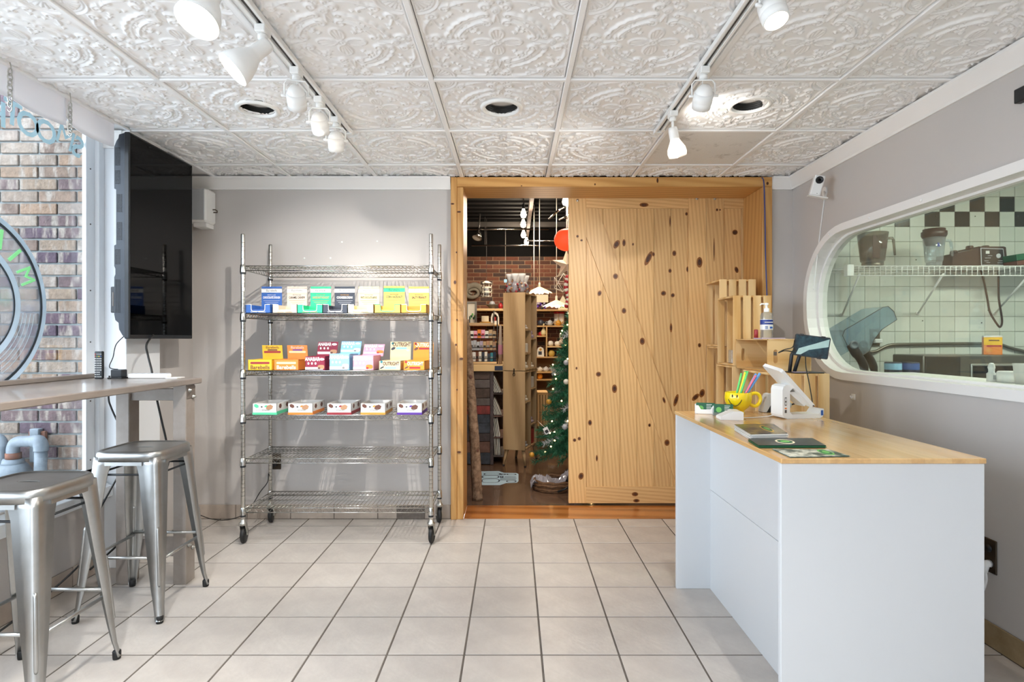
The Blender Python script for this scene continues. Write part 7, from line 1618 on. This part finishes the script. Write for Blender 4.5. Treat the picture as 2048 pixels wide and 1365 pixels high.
for side in (0, .003):
    for j in range(ny + 1):
        for i in range(nx + 1): u, v = i / nx, j / ny; vs.append((c.x - .20 + .42 * u, c.y - .10 + .2 * v, .085 + .03 * math.sin(3 * u * PI) + .022 * math.sin(19 * u + 7 * v) + .018 * rn.uniform(-1, 1) - .05 * (1 - u) ** 3 - side))
w = nx + 1
for s_ in (0, 1):
    for j in range(ny):
        for i in range(nx):
            a = s_ * w * (ny + 1) + j * w + i; f = (a, a + 1, a + w + 1, a + w); fs.append(f if s_ == 0 else f[::-1])
m.add(vs, fs, 0, None, False); o_ = m.build('film', 'film', t)
t = thing('slat_crate', 'light slatted crate of goods behind the christmas tree', 'crate', (xx(1083, 6.6), 6.7, 0)); a, b = xx(1075, 6.6), xx(1096, 6.6)
for k in range(4): MB().cbox((a + .032 * k, 6.6, .25), (a + .032 * k + .024, 6.612, .62), .001).build('slat', 'crate_z', t)
MB().cbox((a, 6.612, .0), (b, 6.9, .25), .002).build('body', 'oak_inner', t); MB().cbox((a, 6.6, .62), (b, 6.9, .65), .002).build('shelf', 'crate_x', t); MB().cbox((a, 6.88, .25), (b, 6.9, .62), .001).build('back', 'oak_inner', t)
# ---- christmas tree
tc_ = Vector(((1160 - CX) * 5.35 / F, 5.35, 0)); xt = thing('christmas_tree', 'green christmas tree with warm fairy lights beside barn door', 'christmas tree', tc_)
MB().tube([tc_ + Vector((0, 0, .002)), tc_ + Vector((0, 0, 1.75))], [.035, .01], 10).build('trunk', 'bark', xt)
MB().lathe([(.16, .001), (.15, .02), (.04, .05), (.035, .12)], 16, 0, Matrix.Translation(tc_)).build('stand', 'rail_dark', xt)
rn = random.Random(21); m = MB(); mw = MB(); H0, H1 = .16, 1.80
def prof_r(z): return .46 * (1 - (z - H0) / (H1 - H0)) ** .85 + .02
br_ = []
for k in range(330):
    z = H0 + .06 + (H1 - H0 - .1) * (k / 330) ** 1.15; a = k * 2.399 + rn.uniform(-.2, .2); L = prof_r(z) * rn.uniform(.85, 1.08)
    p0 = tc_ + Vector((0, 0, z)); dr_ = Vector((math.cos(a), math.sin(a), -.18 + .12 * rn.random())); p1 = p0 + dr_ * L; br_.append((p0, p1))
    n = int(40 + 95 * L / .46); white = rn.random() < .10
    for q in range(n):
        tt = .25 + .75 * q / n; pc = p0.lerp(p1, tt) + Vector((0, 0, -.03 * tt * tt)); th = rn.uniform(0, 6.28); side = dr_.cross(Vector((0, 0, 1))).normalized(); up = side.cross(dr_).normalized()
        dv = (side * math.cos(th) + up * math.sin(th)) * .8 + dr_.normalized() * .65; ln = .055 * (1.15 - .4 * tt); tip = pc + dv.normalized() * ln; wd = dv.cross(Vector((rn.uniform(-1, 1), rn.uniform(-1, 1), rn.uniform(-1, 1)))).normalized() * .0028
        (mw if white and tt > .45 else m).add([pc - wd, pc + wd, tip + wd * .3, tip - wd * .3], [(0, 1, 2, 3)])
tag(m.build('needles', 'needle_green', xt), kind='stuff'); tag(mw.build('frosted_needles', 'needle_white', xt), kind='stuff')
vis = [b for b in br_ if b[1].y < tc_.y + .05 and b[1].x < tc_.x + .12]
for k in range(34):
    b = vis[(k * 7) % len(vis)]; p = b[0].lerp(b[1], rn.uniform(.8, 1.02)) + Vector((0, -.01, 0)); MB().sphere(p, .0075, 8).build('fairy_light', 'fairy', xt)
for k in range(6): b = vis[(k * 13 + 5) % len(vis)]; p = b[1] + Vector((0, -.02, -.03)); MB().sphere(p, .026, 10).build('bauble', ('gold', 'ivory', 'grey_card')[k % 3], xt)
t = thing('gift_tag', 'white and black gift tag hanging on the christmas tree', 'tag', at(1093, 862, 4.95)); c = at(1093, 862, 4.95); T = Matrix.Translation(c) @ Matrix.Rotation(-.5, 4, 'Y'); MB().cbox((-.022, -.001, -.03), (.022, .001, .03), .0005, 0, T).build('tag', 'white_card', t); MB().box((-.016, -.0016, -.02), (.012, -.0010, .008), 0, T).build('print', 'ink_black', t); MB().rod(T @ Vector((0, 0, .03)), T @ Vector((-.03, .05, .11)), .0015, 4).build('string', 'ivory', t)

# ================================================================== lettering as real meshes
bpy.context.view_layer.update()
dg = bpy.context.evaluated_depsgraph_get()
for o in [q for q in scene.objects if q.type == 'FONT']:
    me = bpy.data.meshes.new_from_object(o.evaluated_get(dg)); nm = o.name; par = o.parent; mx = o.matrix_local.copy(); mt = o.data.materials[0]
    me.materials.clear(); me.materials.append(mt)
    bpy.data.objects.remove(o)
    n_ = bpy.data.objects.new(nm, me); COL.objects.link(n_); n_.parent = par; n_.matrix_local = mx
